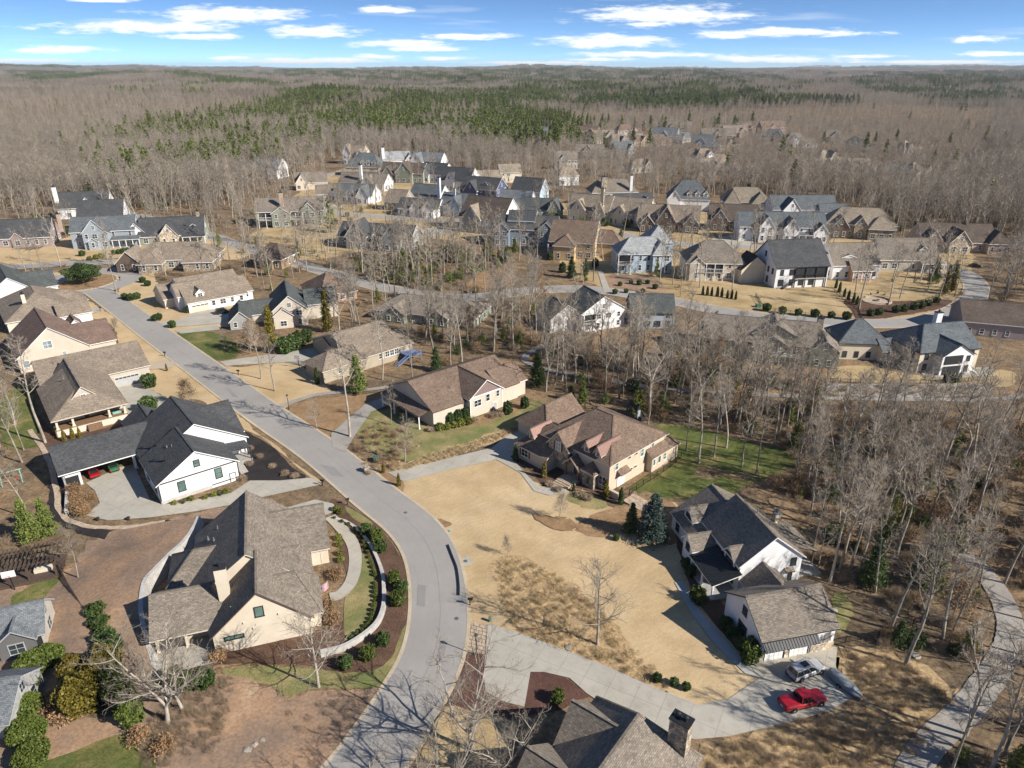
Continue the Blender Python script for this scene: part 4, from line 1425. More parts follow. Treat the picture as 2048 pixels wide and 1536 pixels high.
TURN = dict(slim_chimney_house=-26, black_roof_house=-28, broad_gable_house=-28, navy_house=-28, charcoal_roof_house=-26, brown_roof_tall_house=-30, porch_cottage=-18, arched_entry_house=-26, swept_roof_house=-26, gold_stucco_house=-16, bay_house=-9, brown_shingle_house=-14, twin_gable_house=-16, green_gable_house=-14, stepped_gable_house=-16, white_chimney_house=-18, khaki_house=-22, low_white_house=-14, stacked_gable_house=-24, green_roof_cottage=-14, three_dormer_house=-10, hip_manor=-12, white_brick_house=8, brick_terrace_house=4, brown_gable_house=-12, slate_wing_house=-18, bank_house=-10, woods_manor=-15, silver_roof_house=4)


def gh(label, pL, pR, eave, depth, rise, wall, roof, ex=(), axis='x', hip=(0, 0), trim='t_white', lift=0.0, rot=None, name='house', pane='glass', sides='EW', rad=None, group=None):
    """house whose front eave runs from survey point pL to pR at height eave; ex lists gables, dormers, wings, porches, chimneys"""
    a, b = G(*pL, eave + lift), G(*pR, eave + lift)
    a.z = b.z = 0
    d = b - a
    L_ = d.length
    r_ = math.degrees(math.atan2(d.y, d.x)) if rot is None else rot
    mid_ = G((pL[0] + pR[0]) / 2, (pL[1] + pR[1]) / 2, eave + lift)
    mid_.z = 0
    if mid_.length > 235 and name != 'distant_house':
        # far off, the run of the eave is taken from its width; its direction from the street
        r_ = TURN.get(name, max(-14, min(14, r_)) if rot is None else r_)
        zc = mid_.y * math.cos(PITCH) + (CAM_H - eave) * math.sin(PITCH)
        L_ = (pR[0] - pL[0]) * zc / FPX / max(.85, math.cos(R(r_)))
        a = mid_ - Vector((math.cos(R(r_)), math.sin(R(r_)), 0)) * (L_ / 2)
    elif name in TURN:
        r_ = TURN[name]
        a = mid_ - Vector((math.cos(R(r_)), math.sin(R(r_)), 0)) * (L_ / 2)
    L_ -= .8
    o = House(name, label, None, 0, r_, wall, roof, trim, lift, world=a, rad=rad or max(10, .6 * max(L_, depth)), pane=pane, group=group)
    gz = hz(a.x, a.y)
    o.root.location.z += gz
    if a.length > 240:
        o.root.scale = (1.07, 1.07, 1.32)
    x0, y0 = .4, .4
    X1, Y1 = x0 + L_, y0 + depth
    o.dim = (x0, y0, X1, Y1)
    o.wing(x0, y0, X1, Y1, eave, rise, axis, hip)
    sd = int(abs(a.x * 7 + a.y * 3))
    covered = []
    for e in ex:
        k = e[0]
        if k == 'g':      # gable on the front: x centre, width, projection, eave, rise
            _, cx, w, out, ev, rs = e[:6]
            wl = e[6] if len(e) > 6 else None
            o.wing(cx - w / 2, y0 - out, cx + w / 2, y0 + depth * .5, ev, rs, 'y', wall=wl)
            o.autowin('S', y0 - out, cx - w / 2, cx + w / 2, ev, sd, rs)
            covered.append((cx - w / 2, cx + w / 2))
        elif k == 'd':    # dormer: x centre, width, y front, z base, height, rise
            _, cx, w, yf, zb, hh, rs = e
            o.wing(cx - w / 2, yf, cx + w / 2, yf + depth * .35, zb + hh, rs, 'y', z0=zb - .4, oh=.25, rk=.25)
            o.win('S', yf, cx, zb + hh * .5, w * .5, hh * .7, 'grid')
        elif k == 'sd':   # shed dormer
            _, cx, w, yf, zb, hh = e
            o.shed(cx - w / 2 - .2, yf - .3, cx + w / 2 + .2, yf + depth * .28, zb + hh, zb + hh + 1.0, 'S', 'metal_dark', .45, name='dormer_roof')
            o.box('dormer', (cx - w / 2, yf, zb - .5, cx + w / 2, yf + depth * .2, zb + hh - .1), o.wall)
            o.win('S', yf, cx, zb + hh * .5, w * .75, hh * .5, 'tri')
        elif k == 'w':
            o.wing(*e[1:7], axis=e[7], hip=e[8], wall=e[9] if len(e) > 9 else None, roof=e[10] if len(e) > 10 else None)
            if e[2] < y0 + 3:
                o.autowin('S', e[2], e[1], e[3], e[5], sd + 1)
        elif k == 'p':    # porch: x0,x1,depth,zhi,zlo
            _, xa, xb, dp, zh, zl = e
            o.shed(xa, y0 - dp, xb, y0 + .1, zl, zh, 'S')
            n = max(2, int((xb - xa) / 2.6) + 1)
            for i in range(n):
                o.post(xa + .25 + i * (xb - xa - .5) / (n - 1), y0 - dp + .25, -lift - .2, zl - .16, .26)
            o.box('porch_floor', (xa, y0 - dp, -lift - .2, xb, y0, .12 - lift * 0), 'concrete_grey')
        elif k == 'k':    # two level rear deck / screened porch
            _, xa, xb, dp, zf, zt = e
            o.box('deck', (xa, y0 - dp, zf - .25, xb, y0, zf), 'wood_grey')
            n = max(2, int((xb - xa) / 3) + 1)
            for i in range(n):
                o.post(xa + .2 + i * (xb - xa - .4) / (n - 1), y0 - dp + .2, -lift - .2, zt, .24)
            rl = MB()
            rl.box(xa, y0 - dp + .05, zf + .9, xb, y0 - dp + .13, zf + 1.0)
            nb = int((xb - xa) / .5)
            for i in range(nb):
                rl.box(xa + i * .5, y0 - dp + .07, zf, xa + i * .5 + .05, y0 - dp + .11, zf + .9)
            o.part('railing', rl, o.trim)
            o.box('screen_wall', (xa + .1, y0 - .12, zf, xb - .1, y0 - .04, zt - .2), 'screen')
        elif k == 'c':
            _, cx, cy, w, zt, m = e
            o.chimney(cx, cy, w, w * .8, max(0, eave - 1), zt, m)
    # windows on the front where no gable stands
    segs = []
    cur = x0 + .3
    for a_, b_ in sorted(covered):
        if a_ - cur > 1.6:
            segs.append((cur, a_))
        cur = max(cur, b_)
    if X1 - cur > 1.6:
        segs.append((cur, X1 - .3))
    for a_, b_ in segs:
        o.autowin('S', y0, a_, b_, eave, sd)
    if axis == 'y' and not hip[0]:
        o.win('S', y0, (x0 + X1) / 2, eave + .3 * rise, 1.0, 1.2, 'grid')
    side = 'E' if a.x < 0 or r_ < -8 else 'W'
    gb = rise if (axis == 'x' and not hip[1 if side == 'E' else 0]) else 0
    o.autowin(side, X1 if side == 'E' else x0, y0 + .8, Y1 - .8, eave, sd + 5, gb)
    return o


SW = 't_white'
# street of three houses behind the bungalow
gh('cream dormered house with brown roof and a white two car garage door', (385, 607.5), (487, 583), 3.1, 22, 5.6, 'whitelap', 'driftwood',
   [('d', 5, 2.6, 2.2, 3.6, 1.6, 1.2), ('w', 18, 3, 22, 17, 2.9, 3.6, 'x', (0, 0)), ('w', -4.2, 10, 5, 22, 3.0, 3.4, 'x', (0, 0), 'cream'), ('w', -1.2, 5, 8, 12, 4.6, 3.2, 'x', (0, 0))], rot=39, lift=.4, name='dormer_house')
for c_ in [c for c in HOUSES[-1][3].root.children if c.name.startswith('window') and c.location.y < 1 and c.location.x < 8]:
    for k_ in list(c_.children):
        bpy.data.objects.remove(k_)
    bpy.data.objects.remove(c_)
HOUSES[-1][3].garage('S', .4, 4.0, 5.2, 2.2, -.3, 't_cream', 4, 4, True, True)
h = House('hip_garage_house', 'brown roofed house with hipped garage wing and blue painted deck stairs', (645, 742), 3.0, 44, 'khaki', 'driftwood', 't_cream', lift=.6, rad=20)
h.wing(.3, .3, 12, 9, 3.0, 2.7, 'x', hip=(4.2, 0))
h.wing(10, .8, 25.5, 22.5, 3.1, 4.1, 'x')
h.wing(24.8, 1.0, 28, 12, 3.0, 2.5, 'x')
h.wing(9.8, 11.4, 14, 20, 2.9, 2.1, 'x', walls=False)
for yv in (11.7, 19.6):
    h.post(10.2, yv, -.6, 2.7, .3, 't_cream')
h.win('S', .8, 17.6, 1.8, 1.2, 1.3, 'dbl', 't_white')
for u in (19.6, 21.1, 22.6):
    h.win('S', .8, u, 1.9, 1.2, 1.5, 'grid', 't_white')
h.win('S', .3, 5, 1.6, 1.0, 1.3, 'dbl', 't_white')
h.vent(20.5, 8, 5.9, .8)
h.vent(21.5, 5, 4.8, .4)
dk = h.box('deck', (23.6, -3.6, 1.0, 27.6, .8, 1.2), 'wood_blue')
for x in (23.8, 27.4):
    for y in (-3.4, .4):
        h.post(x, y, -.7, 2.2, .16, 'wood_blue')
rl = MB()
for i in range(13):
    rl.box(23.6 + i * .33, -3.6, 1.2, 23.66 + i * .33, -3.54, 2.1)
rl.box(23.6, -3.62, 2.1, 27.6, -3.5, 2.2)
h.part('railing', rl, 'wood_blue')
st = MB()
for k in range(9):
    st.box(19.8 + k * .42, -3.4, -.55 + k * .18, 20.25 + k * .42, -2.2, -.5 + k * .18)
st.beam((19.8, -3.45, .4), (23.6, -3.45, 2.1), .1)
st.beam((19.8, -3.45, -.5), (23.6, -3.45, 1.1), .2)
h.part('stairs', st, 'wood_blue')
gh('cream painted brick house with dark green roof and nested white trimmed gables', (541.6, 622.5), (616, 615), 5.6, 18, 4.2, 'beige', 'green',
   [('g', 3.2, 5.5, .8, 4.2, 2.2), ('w', 10.5, 6, 20, 16, 5.0, 3.4, 'x', (0, 0)), ('w', -9, 8, 3, 15, 3.0, 3.2, 'x', (0, 0)), ('w', -12, 3, -6, 15, 2.8, 2.8, 'y', (0, 0), 'grey')], axis='y', rot=19, name='nested_gable_house')
gh('brick house under a broad brown hip roof among bare trees', (640, 593), (716, 579), 3.2, 17, 5.2, 'brick', 'brown', [('g', 4, 4.5, .8, 3.2, 1.8)], hip=(6, 6), name='brick_house')
gh('low grey green roofed house half hidden by bare trees south of the curving street', (745, 618), (948, 640), 3.2, 16, 3.2, 'sage', 'weather', [('g', 8, 7, 2, 3.2, 2.4), ('g', 22, 7, 1.5, 3.2, 2.2), ('c', 16, 9, 1.2, 7.4, 'w_stone')], hip=(6, 6), name='low_house')
gh('small brown roofed house hidden behind trees by the curving street', (500, 520), (560, 524), 3.2, 12, 3.4, 'brown', 'darkbrown', [('g', 6, 5, 1, 3, 2)], hip=(4, 4), name='cottage')
gh('grey shake house with two pointed gables at the edge of the woodlot', (668, 474), (815, 486), 3.8, 12, 3.6, 'grey', 'charcoal', [('g', 10, 8.5, 3, 4.6, 4.4), ('g', 26, 8, 4, 4.6, 4.2), ('w', 5, -2, 16, 3, 3.0, 2.0, 'x', (0, 0))], name='twin_gable_house')
# left group by the turning loop
gh('mauve two storey house with charcoal roof at the edge of the loop street', (-45, 484), (82, 477), 3.4, 13, 5.0, 'mauve', 'charcoal', [('g', 5, 8, 1.5, 5.6, 3.2), ('g', 16, 4, .6, 3.4, 1.6), ('c', 31, 6, 1.2, 9.5, 'w_brickpale')], name='mauve_house')
gh('blue grey two storey house with white trimmed front gable and columned porch', (146, 473), (256, 466), 5.6, 12, 3.8, 'blue', 'slate', [('g', 10, 9, 3, 5.6, 4.0), ('p', 15.5, 26, 3, 3.6, 2.7), ('g', 9, 3.4, 4, 3.0, 1.0)], name='blue_house')
gh('white walled house with a steep charcoal roof behind the blue grey house', (158, 447), (237, 441), 5.2, 14, 5.6, 'white', 'charcoal', [], name='steep_roof_house')
gh('white house with tall white chimney in the trees behind the loop', (118, 424), (206, 416), 4.4, 13, 5.2, 'white', 'charcoal', [('g', 14, 8, 1, 4.4, 3.8), ('c', .5, 3, 1.6, 12, 'w_white')], name='tall_chimney_house')
gh('long dark roofed house with stone front gable and timber porch beyond the loop', (283, 479), (396, 470), 3.2, 13, 5.0, 'sage', 'charcoal', [('g', 12, 7, 2.5, 3.6, 3.6, 'lightstone'), ('d', 21, 3.2, 3.5, 4.2, 1.0, .9), ('p', 17, 26, 3.2, 3.3, 2.7), ('w', -5, 2, 3, 12, 3.8, 3.6, 'y', (0, 0), 'white'), ('c', 23, 7, 1.3, 9.6, 'w_stone')], name='long_dark_house')
gh('brown stone house with many low hip roofs beside the turning loop', (258, 526), (412, 522), 3.2, 16, 3.6, 'stone', 'driftwood', [('w', 5, -4, 13, 5, 3.0, 2.8, 'y', (3.5, 0), 'stone'), ('w', -3, -2, 5, 8, 3.0, 3.2, 'y', (0, 0), 'darkbrown'), ('w', 20, -3, 30, 8, 3.0, 3.0, 'x', (4, 4))], hip=(7, 7), name='many_hip_house')
# centre upper group
o = gh('sage house with tan stone chimney and two level columned porch above the woodlot', (512, 431), (636, 427), 5.6, 14, 4.0, 'sage', 'weather', [('g', 24, 7, 2, 5.6, 3.0), ('k', 2, 22, 4, 2.9, 5.2), ('g', 12, 8, 4.2, 5.4, 2.2), ('c', 12.5, 2, 1.6, 12, 'w_brickpale')], name='column_porch_house')
gh('cream cottage with a rounded front gable near the upper bend', (592, 372), (650, 363), 3.6, 11, 4.2, 'cream', 'weather', [('g', 4, 7, 2.5, 3.6, 4.0)], name='cream_cottage')
gh('greige cottage with plain brown roof beside the parked white car', (632, 394), (672, 388), 3.2, 10, 3.4, 'greige', 'weather', [], name='plain_cottage')
gh('white house with slate roof and a stepped white gable above the cul de sac', (664, 398), (740, 392), 3.4, 12, 4.4, 'white', 'slate', [('g', 18, 7, 2, 3.8, 4.2), ('w', -3, 3, 6, 12, 3.2, 3.6, 'y', (0, 0))], name='stepped_gable_house')
gh('white chimney house with mixed brown and slate roofs in the middle of the group', (672, 372), (765, 366), 3.6, 12, 4.0, 'whitelap', 'weather', [('g', 20, 7, 1.5, 3.8, 3.4), ('c', 15, 2, 1.6, 11.5, 'w_white'), ('w', 12, 2, 24, 12, 4.2, 3.8, 'x', (0, 0), 'white', 'slate')], name='white_chimney_house')
gh('khaki house with a plain weathered roof beside yellow shrubs', (765, 413), (806, 402), 3.8, 12, 4.2, 'khaki', 'driftwood', [], name='khaki_house')
gh('low white house with two small white gables below the chimney house', (792, 424), (872, 417), 3.4, 11, 3.2, 'white', 'charcoal', [('g', 10, 5, 2, 3.6, 2.8), ('g', 17, 6, 3.5, 3.8, 3.0)], name='low_white_house')
gh('white house with slate gable roof and a slim white chimney at its corner', (814, 401), (876, 397), 5.0, 12, 4.4, 'white', 'slate', [('c', 18.5, 1, 1.5, 13, 'w_white')], name='slim_chimney_house')
gh('dark green house with a large front gable and brown roof', (757, 354), (842, 346), 5.0, 13, 4.4, 'sage', 'darkbrown', [('g', 17, 11, 2, 5.2, 5.2, 'sage'), ('g', 6, 7, 1.5, 4.6, 3.6)], name='green_gable_house')
gh('white house with black roof and narrow white gable next to the green house', (835, 357), (884, 346), 4.6, 14, 4.8, 'white', 'charcoal', [('g', 5, 7, 1.5, 4.6, 4.0)], name='black_roof_house')
gh('white house with charcoal roof and broad gable wall facing the navy house', (876, 372), (934, 360), 5.0, 15, 5.4, 'white', 'charcoal', [('g', 8, 6, 1.5, 5.0, 3.6)], name='broad_gable_house')
gh('navy blue house with white trimmed windows and grey dormers', (917, 388), (988, 377), 5.2, 13, 4.4, 'navy', 'charcoal', [('g', 8, 8, 2, 4.6, 4.0), ('d', 15, 3, 2.5, 5.8, 1.2, 1.0)], name='navy_house')
gh('pale blue house with small stacked gables below the navy house', (874, 420), (938, 412), 4.6, 13, 4.0, 'paleblue', 'slate', [('g', 10, 6, 2, 4.8, 3.4), ('c', 7, 5, 1.0, 10.4, 'w_paleblue')], name='stacked_gable_house')
gh('tall house with dark brown roof, tan cross gable and white end wall', (914, 446), (1000, 440), 5.6, 17, 6.4, 'white', 'darkbrown', [('w', 2.5, -.6, 12, 9, 5.2, 4.6, 'y', (0, 0), 'grey', 'tan')], name='brown_roof_tall_house')
gh('slate blue two storey house with white corner trim and two projecting bays', (985, 470), (1106, 462), 5.6, 12, 3.6, 'slateblue', 'charcoal', [('g', 4, 6, 3, 5.6, 2.4), ('g', 22, 6.5, 1.5, 5.6, 2.6), ('g', 27, 5, 2.4, 5.4, 2.4), ('w', 6, 3, 17, 12, 8.0, 2.6, 'x', (0, 0), 'paleblue')], name='bay_house')
gh('slate roofed cottage with white screened porch by the upper street', (995, 411), (1056, 405), 3.4, 11, 4.2, 'whitelap', 'bluegrey', [('p', 6, 16, 3, 3.4, 2.7)], name='porch_cottage')
gh('pale blue gabled house with charcoal roof behind the screened cottage', (1020, 388), (1076, 384), 4.6, 12, 5.0, 'paleblue', 'charcoal', [], name='charcoal_roof_house')
gh('green roofed cottage with hip porch and sage gable on the upper street', (1037, 424), (1108, 422), 3.2, 11, 3.8, 'sage', 'green', [('g', 18, 6, 2, 3.8, 4.0), ('w', -1, -3, 12, 3, 2.8, 1.6, 'x', (3, 3))], name='green_roof_cottage')
o = gh('tan stucco house with brown gable roof and rear porch at the woodlot edge', (1096, 489), (1182, 494), 5.4, 16, 5.4, 'gold', 'brown', [('w', 18, 7, 27, 15, 4.6, 3.2, 'x', (0, 4)), ('w', 3, -3.4, 11, 4, 4.8, 2.6, 'y', (3, 0)), ('k', .5, 6, 3, 2.6, 4.6)], name='gold_stucco_house')
gh('pale blue two storey house with silver hip roof above the straw covered slope', (1235, 514), (1338, 518), 5.8, 12, 3.6, 'paleblue', 'ltgrey', [('w', 12.5, -.8, 19, 8, 5.8, 3.0, 'y', (3, 0)), ('w', 12, 8, 22, 18, 7.6, 4.0, 'y', (4, 4)), ('k', -.2, 4.6, 2.2, 2.8, 5.5)], hip=(5, 5), name='silver_roof_house')
gh('beige stucco house with arched entry, steep tan roof and stone chimney', (1135, 428), (1210, 424), 4.8, 13, 5.0, 'cream', 'tan', [('g', 6, 8, 1.5, 4.2, 4.4), ('c', 17, 1, 1.5, 13, 'w_lightstone'), ('w', 14, -1, 19, 8, 4.2, 4.0, 'y', (0, 0))], name='arched_entry_house')
gh('beige stucco house with swept roof and grassy front beside the brown shingled one', (1218, 434), (1288, 431), 4.8, 13, 5.0, 'cream', 'tan', [('g', 6, 7, 1.5, 3.8, 3.8), ('w', 13, -1, 19, 8, 4.4, 4.0, 'y', (0, 0))], name='swept_roof_house')
gh('brown shingled house with several pointed gables on the upper street', (1275, 448), (1388, 444), 4.2, 13, 4.6, 'darkbrown', 'driftwood', [('g', 13, 8, 2.5, 4.4, 5.0), ('g', 5, 6, 3.5, 3.4, 2.8), ('g', 24, 6, 1.5, 3.6, 3.2)], name='brown_shingle_house')
gh('tall beige house with brown chimney tower at the forest edge', (1183, 392), (1272, 390), 6.0, 14, 4.6, 'cream', 'weather', [('c', 7, 3, 3.0, 12, 'w_stone'), ('c', 21, 1, 1.4, 12.5, 'w_white')], hip=(5, 5), name='tower_chimney_house')
gh('white house with great slate hip roof and three white dormers', (1335, 404), (1414, 402), 5.0, 16, 6.6, 'white', 'slate', [('d', 11, 2.4, 1.2, 5.4, 1.6, 1.0), ('d', 15, 2.4, 1.2, 5.4, 1.6, 1.0), ('d', 19, 2.4, 1.2, 5.4, 1.6, 1.0), ('g', 3.5, 6.5, 1.2, 5.0, 3.4)], hip=(7, 7), name='three_dormer_house')
gh('low charcoal roofed house behind the beige swept roof house', (1232, 414), (1308, 408), 3.2, 11, 3.4, 'grey', 'charcoal', [('g', 16, 6, 1, 3.2, 2.4)], name='charcoal_low_house')
gh('white rounded cottage with beige roof in the woods above the upper street', (1118, 359), (1157, 352), 5.0, 10, 3.8, 'white', 'tan', [], hip=(3, 3), name='woods_cottage')
gh('cream two storey house with tan roof half hidden above the navy house', (1000, 352), (1042, 347), 5.2, 11, 3.6, 'cream', 'tan', [('w', -14, -2, 1, 7, 3.2, 3.2, 'x', (0, 0))], name='half_hidden_house')
# right hand group
gh('beige house with weathered hip roof and a screened rear porch over a stone base', (1372, 533), (1486, 535), 5.2, 15, 4.8, 'beige', 'weather', [('k', 4, 13, .6, 2.4, 4.8), ('g', 4, 5, .4, 5.0, 1.6)], hip=(7, 7), name='screened_porch_house')
o = gh('big white brick house with charcoal roof, metal shed dormer and rear stairs', (1549, 545), (1657, 540), 6.0, 17, 5.6, 'white', 'charcoal', [('sd', 17, 5.5, 4.2, 7.0, 1.3), ('k', 7, 18.3, .5, 2.6, 5.6), ('w', -8, 8, 2, 16, 4.0, 3.4, 'y', (0, 0), 'cream', 'black')], trim='t_dark', name='white_brick_house')
st = MB()
for k in range(12):
    st.box(2.2 + k * .42, -1.6, .05 + k * .2, 2.65 + k * .42, -.4, .15 + k * .2)
st.beam((2.0, -1.65, .9), (7.2, -1.65, 3.4), .1)
o.part('stairs', st, 't_dark')
gh('weathered roof house with small shed dormer and brick terrace next to the big white house', (1664, 540), (1758, 533), 4.4, 14, 4.8, 'whitelap', 'weather', [('d', 6.5, 5, 2.5, 5.0, 1.0, .7), ('w', 6, -2.4, 13, 4, 3.4, 2.2, 'x', (0, 0), 'brick'), ('k', 6.2, 12.8, 3, 1.0, 3.2)], name='brick_terrace_house')
gh('greige house with white sunroom and dormer behind the dark columnar evergreens', (1760, 524), (1872, 525), 3.6, 14, 5.0, 'greige', 'weather', [('d', 16, 3, 2.6, 4.6, 1.4, 1.0), ('p', 14, 22, 3, 3.4, 2.8)], name='sunroom_house')
gh('brown stone house with four gables and orange copper finial past the road bend', (1848, 487), (1980, 490), 3.4, 14, 4.8, 'brickpale', 'darkbrown', [('g', 13, 8, 3.5, 3.6, 3.8, 'lightstone'), ('g', 4, 7, 1, 3.4, 3.6), ('w', 24, -2, 33, 9, 3.6, 3.2, 'y', (3, 0))], name='four_gable_house')
fn = MB()
fn.lathe([(.5, 8.0), (.5, 8.6), (.05, 10.0)], 6, (18, 7, 0))
HOUSES[-1][3].part('finial', fn, 'metal_copper')
gh('stone and shake house with tan hip roof and grouped white dormer windows', (1657, 452), (1778, 458), 5.0, 14, 4.6, 'stone', 'tan', [('g', 6, 6, 2, 4.4, 3.2, 'darkbrown'), ('g', 14, 5, 1, 5.0, 2.6), ('w', 17, -3, 27, 8, 4.2, 3.4, 'x', (4, 4))], hip=(6, 6), name='grouped_window_house')
gh('white farmhouse style house with slate roof, two gables and a triple garage', (1480, 459), (1640, 462), 5.2, 12, 4.0, 'white', 'slate', [('g', 11, 6, 2, 5.4, 3.4), ('g', 21, 6, 2, 5.0, 3.2), ('g', 33, 6, 2.5, 3.8, 2.8), ('p', 24, 30, 3, 3.4, 2.8)], trim='t_white', name='slate_farmhouse')
gh('white house with long low slate roofs behind the slate farmhouse', (1545, 424), (1668, 424), 4.4, 14, 4.4, 'white', 'slate', [('g', 9, 8, 1, 4.4, 4.0), ('w', 22, -3, 36, 6, 3.6, 2.8, 'x', (0, 0))], name='long_slate_house')
gh('dark brown shingle house with white trimmed gable left of the slate farmhouse', (1418, 445), (1506, 447), 4.0, 13, 5.0, 'darkbrown', 'darkbrown', [('g', 5, 7, 1, 4.2, 3.6), ('g', 15, 6, 2, 3.4, 3.0)], name='brown_gable_house')
gh('tan stone manor with clustered hip roofs at the forest edge', (1444, 408), (1532, 410), 5.0, 14, 4.8, 'lightstone', 'tan', [('w', 2, -1, 9, 8, 5.0, 4.4, 'y', (3, 0)), ('w', 15, -2, 22, 8, 5.0, 3.4, 'y', (3, 0))], hip=(6, 6), name='hip_manor')
gh('grey green house with long slate roof, clerestory gable and stone chimney in the bare trees', (1405, 672), (1636, 693), 5.6, 14, 4.2, 'sage', 'weather', [('g', 18, 8, 1.0, 5.2, 2.6), ('w', 13, 1.5, 24, 11, 7.4, 3.0, 'y', (0, 0), 'sage'), ('g', 31, 7, 1.2, 5.0, 2.6), ('c', 30, 9, 1.6, 10.6, 'w_stone'), ('k', 14, 26, 2.5, 2.6, 5.0), ('w', -1, 2, 8, 13, 5.0, 4.0, 'y', (4, 0))], hip=(0, 0), name='clerestory_house')
gh('square cream building with steep slate pyramid roof beside the cream balcony house', (1678, 684), (1784, 687), 5.0, 11.5, 4.6, 'cream', 'slate', [], hip=(5.6, 5.6), name='pyramid_roof_house', trim='t_dark')
o = gh('cream two storey house with screened balcony, black windows and a white chimney', (1842, 705), (1966, 694), 5.8, 15, 4.4, 'cream', 'slate', [('k', 5, 13, 2.6, 2.9, 5.4), ('w', 4.5, -2.6, 13.6, 7, 5.6, 2.8, 'y', (0, 0), 'white'), ('c', 14, 12, 1.7, 11.6, 'w_white'), ('w', -4, 8, 2, 14, 3.4, 2.4, 'x', (0, 0))], hip=(6, 0), trim='t_dark', name='balcony_house', rot=12)
for zz in ((3.0, 5.3), (.15, 2.5)):
    o.box('screen', (5.2, -2.74, zz[0], 10.4, -2.63, zz[1]), 'screen')
o.box('balcony_rail', (5.2, -2.82, 3.7, 10.4, -2.76, 3.8), 't_dark')
gh('long mauve house with dark roof at the edge of the bend by the stone mailbox', (1926, 641), (2060, 690), 4.4, 16, 4.2, 'mauve', 'darkbrown', [('w', 12, 3, 30, 14, 4.0, 3.4, 'x', (0, 0))], name='mauve_long_house', rot=-18)
gh('white boarded gable house with grey green roof by the street walkway', (1163, 628), (1248, 612), 6.0, 12, 4.4, 'whiteboard', 'green', [('w', -8, 4, 3, 14, 4.4, 3.6, 'y', (0, 0)), ('k', .5, 5, 1.0, 2.8, 5.4)], axis='y', rot=24, name='white_board_house')
gh('pale grey boarded building with plain slate roof and three black windows', (1260, 624), (1353, 625), 5.2, 11, 4.0, 'blueboard', 'green', [], trim='t_dark', name='slate_roof_building')
# white houses of the far cul de sac
gh('tall white house with two sharp gables alone in the woods', (683, 312), (724, 309), 7.0, 12, 4.0, 'lightstone', 'driftwood', [('g', 4, 6, 1, 7.0, 4.6, 'white'), ('g', 15, 6, 2, 5.4, 4.0, 'white')], name='woods_manor')
gh('white house with grey roof partly hidden in the woods beyond the shake house', (500, 338), (556, 340), 6, 12, 4.0, 'white', 'slate', [('g', 5, 8, 1, 6, 3.6), ('g', 16, 7, 2, 5, 3.6)], name='hidden_white_house')
gh('slate hip roofed house with three white dormers near the dirt bank', (688, 340), (754, 336), 5.0, 16, 6.5, 'lightstone', 'slate', [('d', 12, 2.6, 1.2, 5.6, 1.6, 1.1), ('d', 16, 2.6, 1.2, 5.6, 1.6, 1.1), ('d', 20, 2.6, 1.2, 5.6, 1.6, 1.1)], hip=(7, 5), name='bank_house')
gh('bright white house with pale metal roof and white chimney', (766, 326), (818, 324), 6.5, 13, 4.0, 'white', 'ltgrey', [('g', 19, 7, 2, 6, 3.6), ('c', 1, 2, 2, 13, 'w_white')], name='pale_roof_house')
gh('bright white house with long slate wing beyond the green gable house', (818, 334), (878, 322), 5.4, 14, 4.6, 'white', 'bluegrey', [('g', 6, 9, 3, 5.6, 4.4)], name='slate_wing_house')


# distant houses among the trees
FARH = [(1046, 268, 42, 'slate', 'sage'), (1088, 274, 32, 'weather', 'khaki'), (1146, 266, 46, 'brown', 'brown'), (1186, 276, 42, 'driftwood', 'cream'), (1222, 288, 34, 'weather', 'khaki'), (1268, 286, 64, 'brown', 'gold'), (1302, 272, 46, 'bluegrey', 'blue'),
        (1344, 277, 36, 'bluegrey', 'cream'), (1382, 288, 38, 'slate', 'paleblue'), (1404, 270, 44, 'weather', 'khaki'), (1450, 266, 52, 'weather', 'brown'), (1480, 256, 36, 'brown', 'brick'), (1524, 256, 32, 'brown', 'brick'), (1522, 272, 44, 'slate', 'grey'),
        (1572, 282, 40, 'weather', 'white'), (1364, 306, 40, 'brown', 'brown'), (1392, 318, 44, 'driftwood', 'white'), (1398, 342, 62, 'driftwood', 'khaki'), (1262, 338, 48, 'driftwood', 'cream'), (1232, 304, 42, 'slate', 'grey'), (1150, 306, 52, 'weather', 'khaki'),
        (1110, 325, 44, 'weather', 'greige'), (1648, 275, 32, 'weather', 'beige'), (1690, 292, 34, 'green', 'sage'), (1808, 302, 30, 'tan', 'cream'), (1826, 352, 46, 'weather', 'whitelap'), (1950, 318, 34, 'weather', 'greige'), (1638, 322, 34, 'tan', 'cream'), (1770, 356, 36, 'slate', 'grey'), (2030, 372, 36, 'weather', 'white'),
        (1700, 340, 40, 'driftwood', 'khaki'), (1900, 345, 38, 'darkbrown', 'brown'), (1440, 292, 44, 'darkbrown', 'brown'), (1330, 252, 34, 'weather', 'khaki'), (1236, 262, 36, 'brown2', 'beige')]
RF = random.Random(21)
FAR_LABEL = dict(slate='slate', weather='weathered grey', brown='brown', driftwood='driftwood brown', bluegrey='blue grey', green='grey green', tan='tan', darkbrown='dark brown', brown2='red brown')
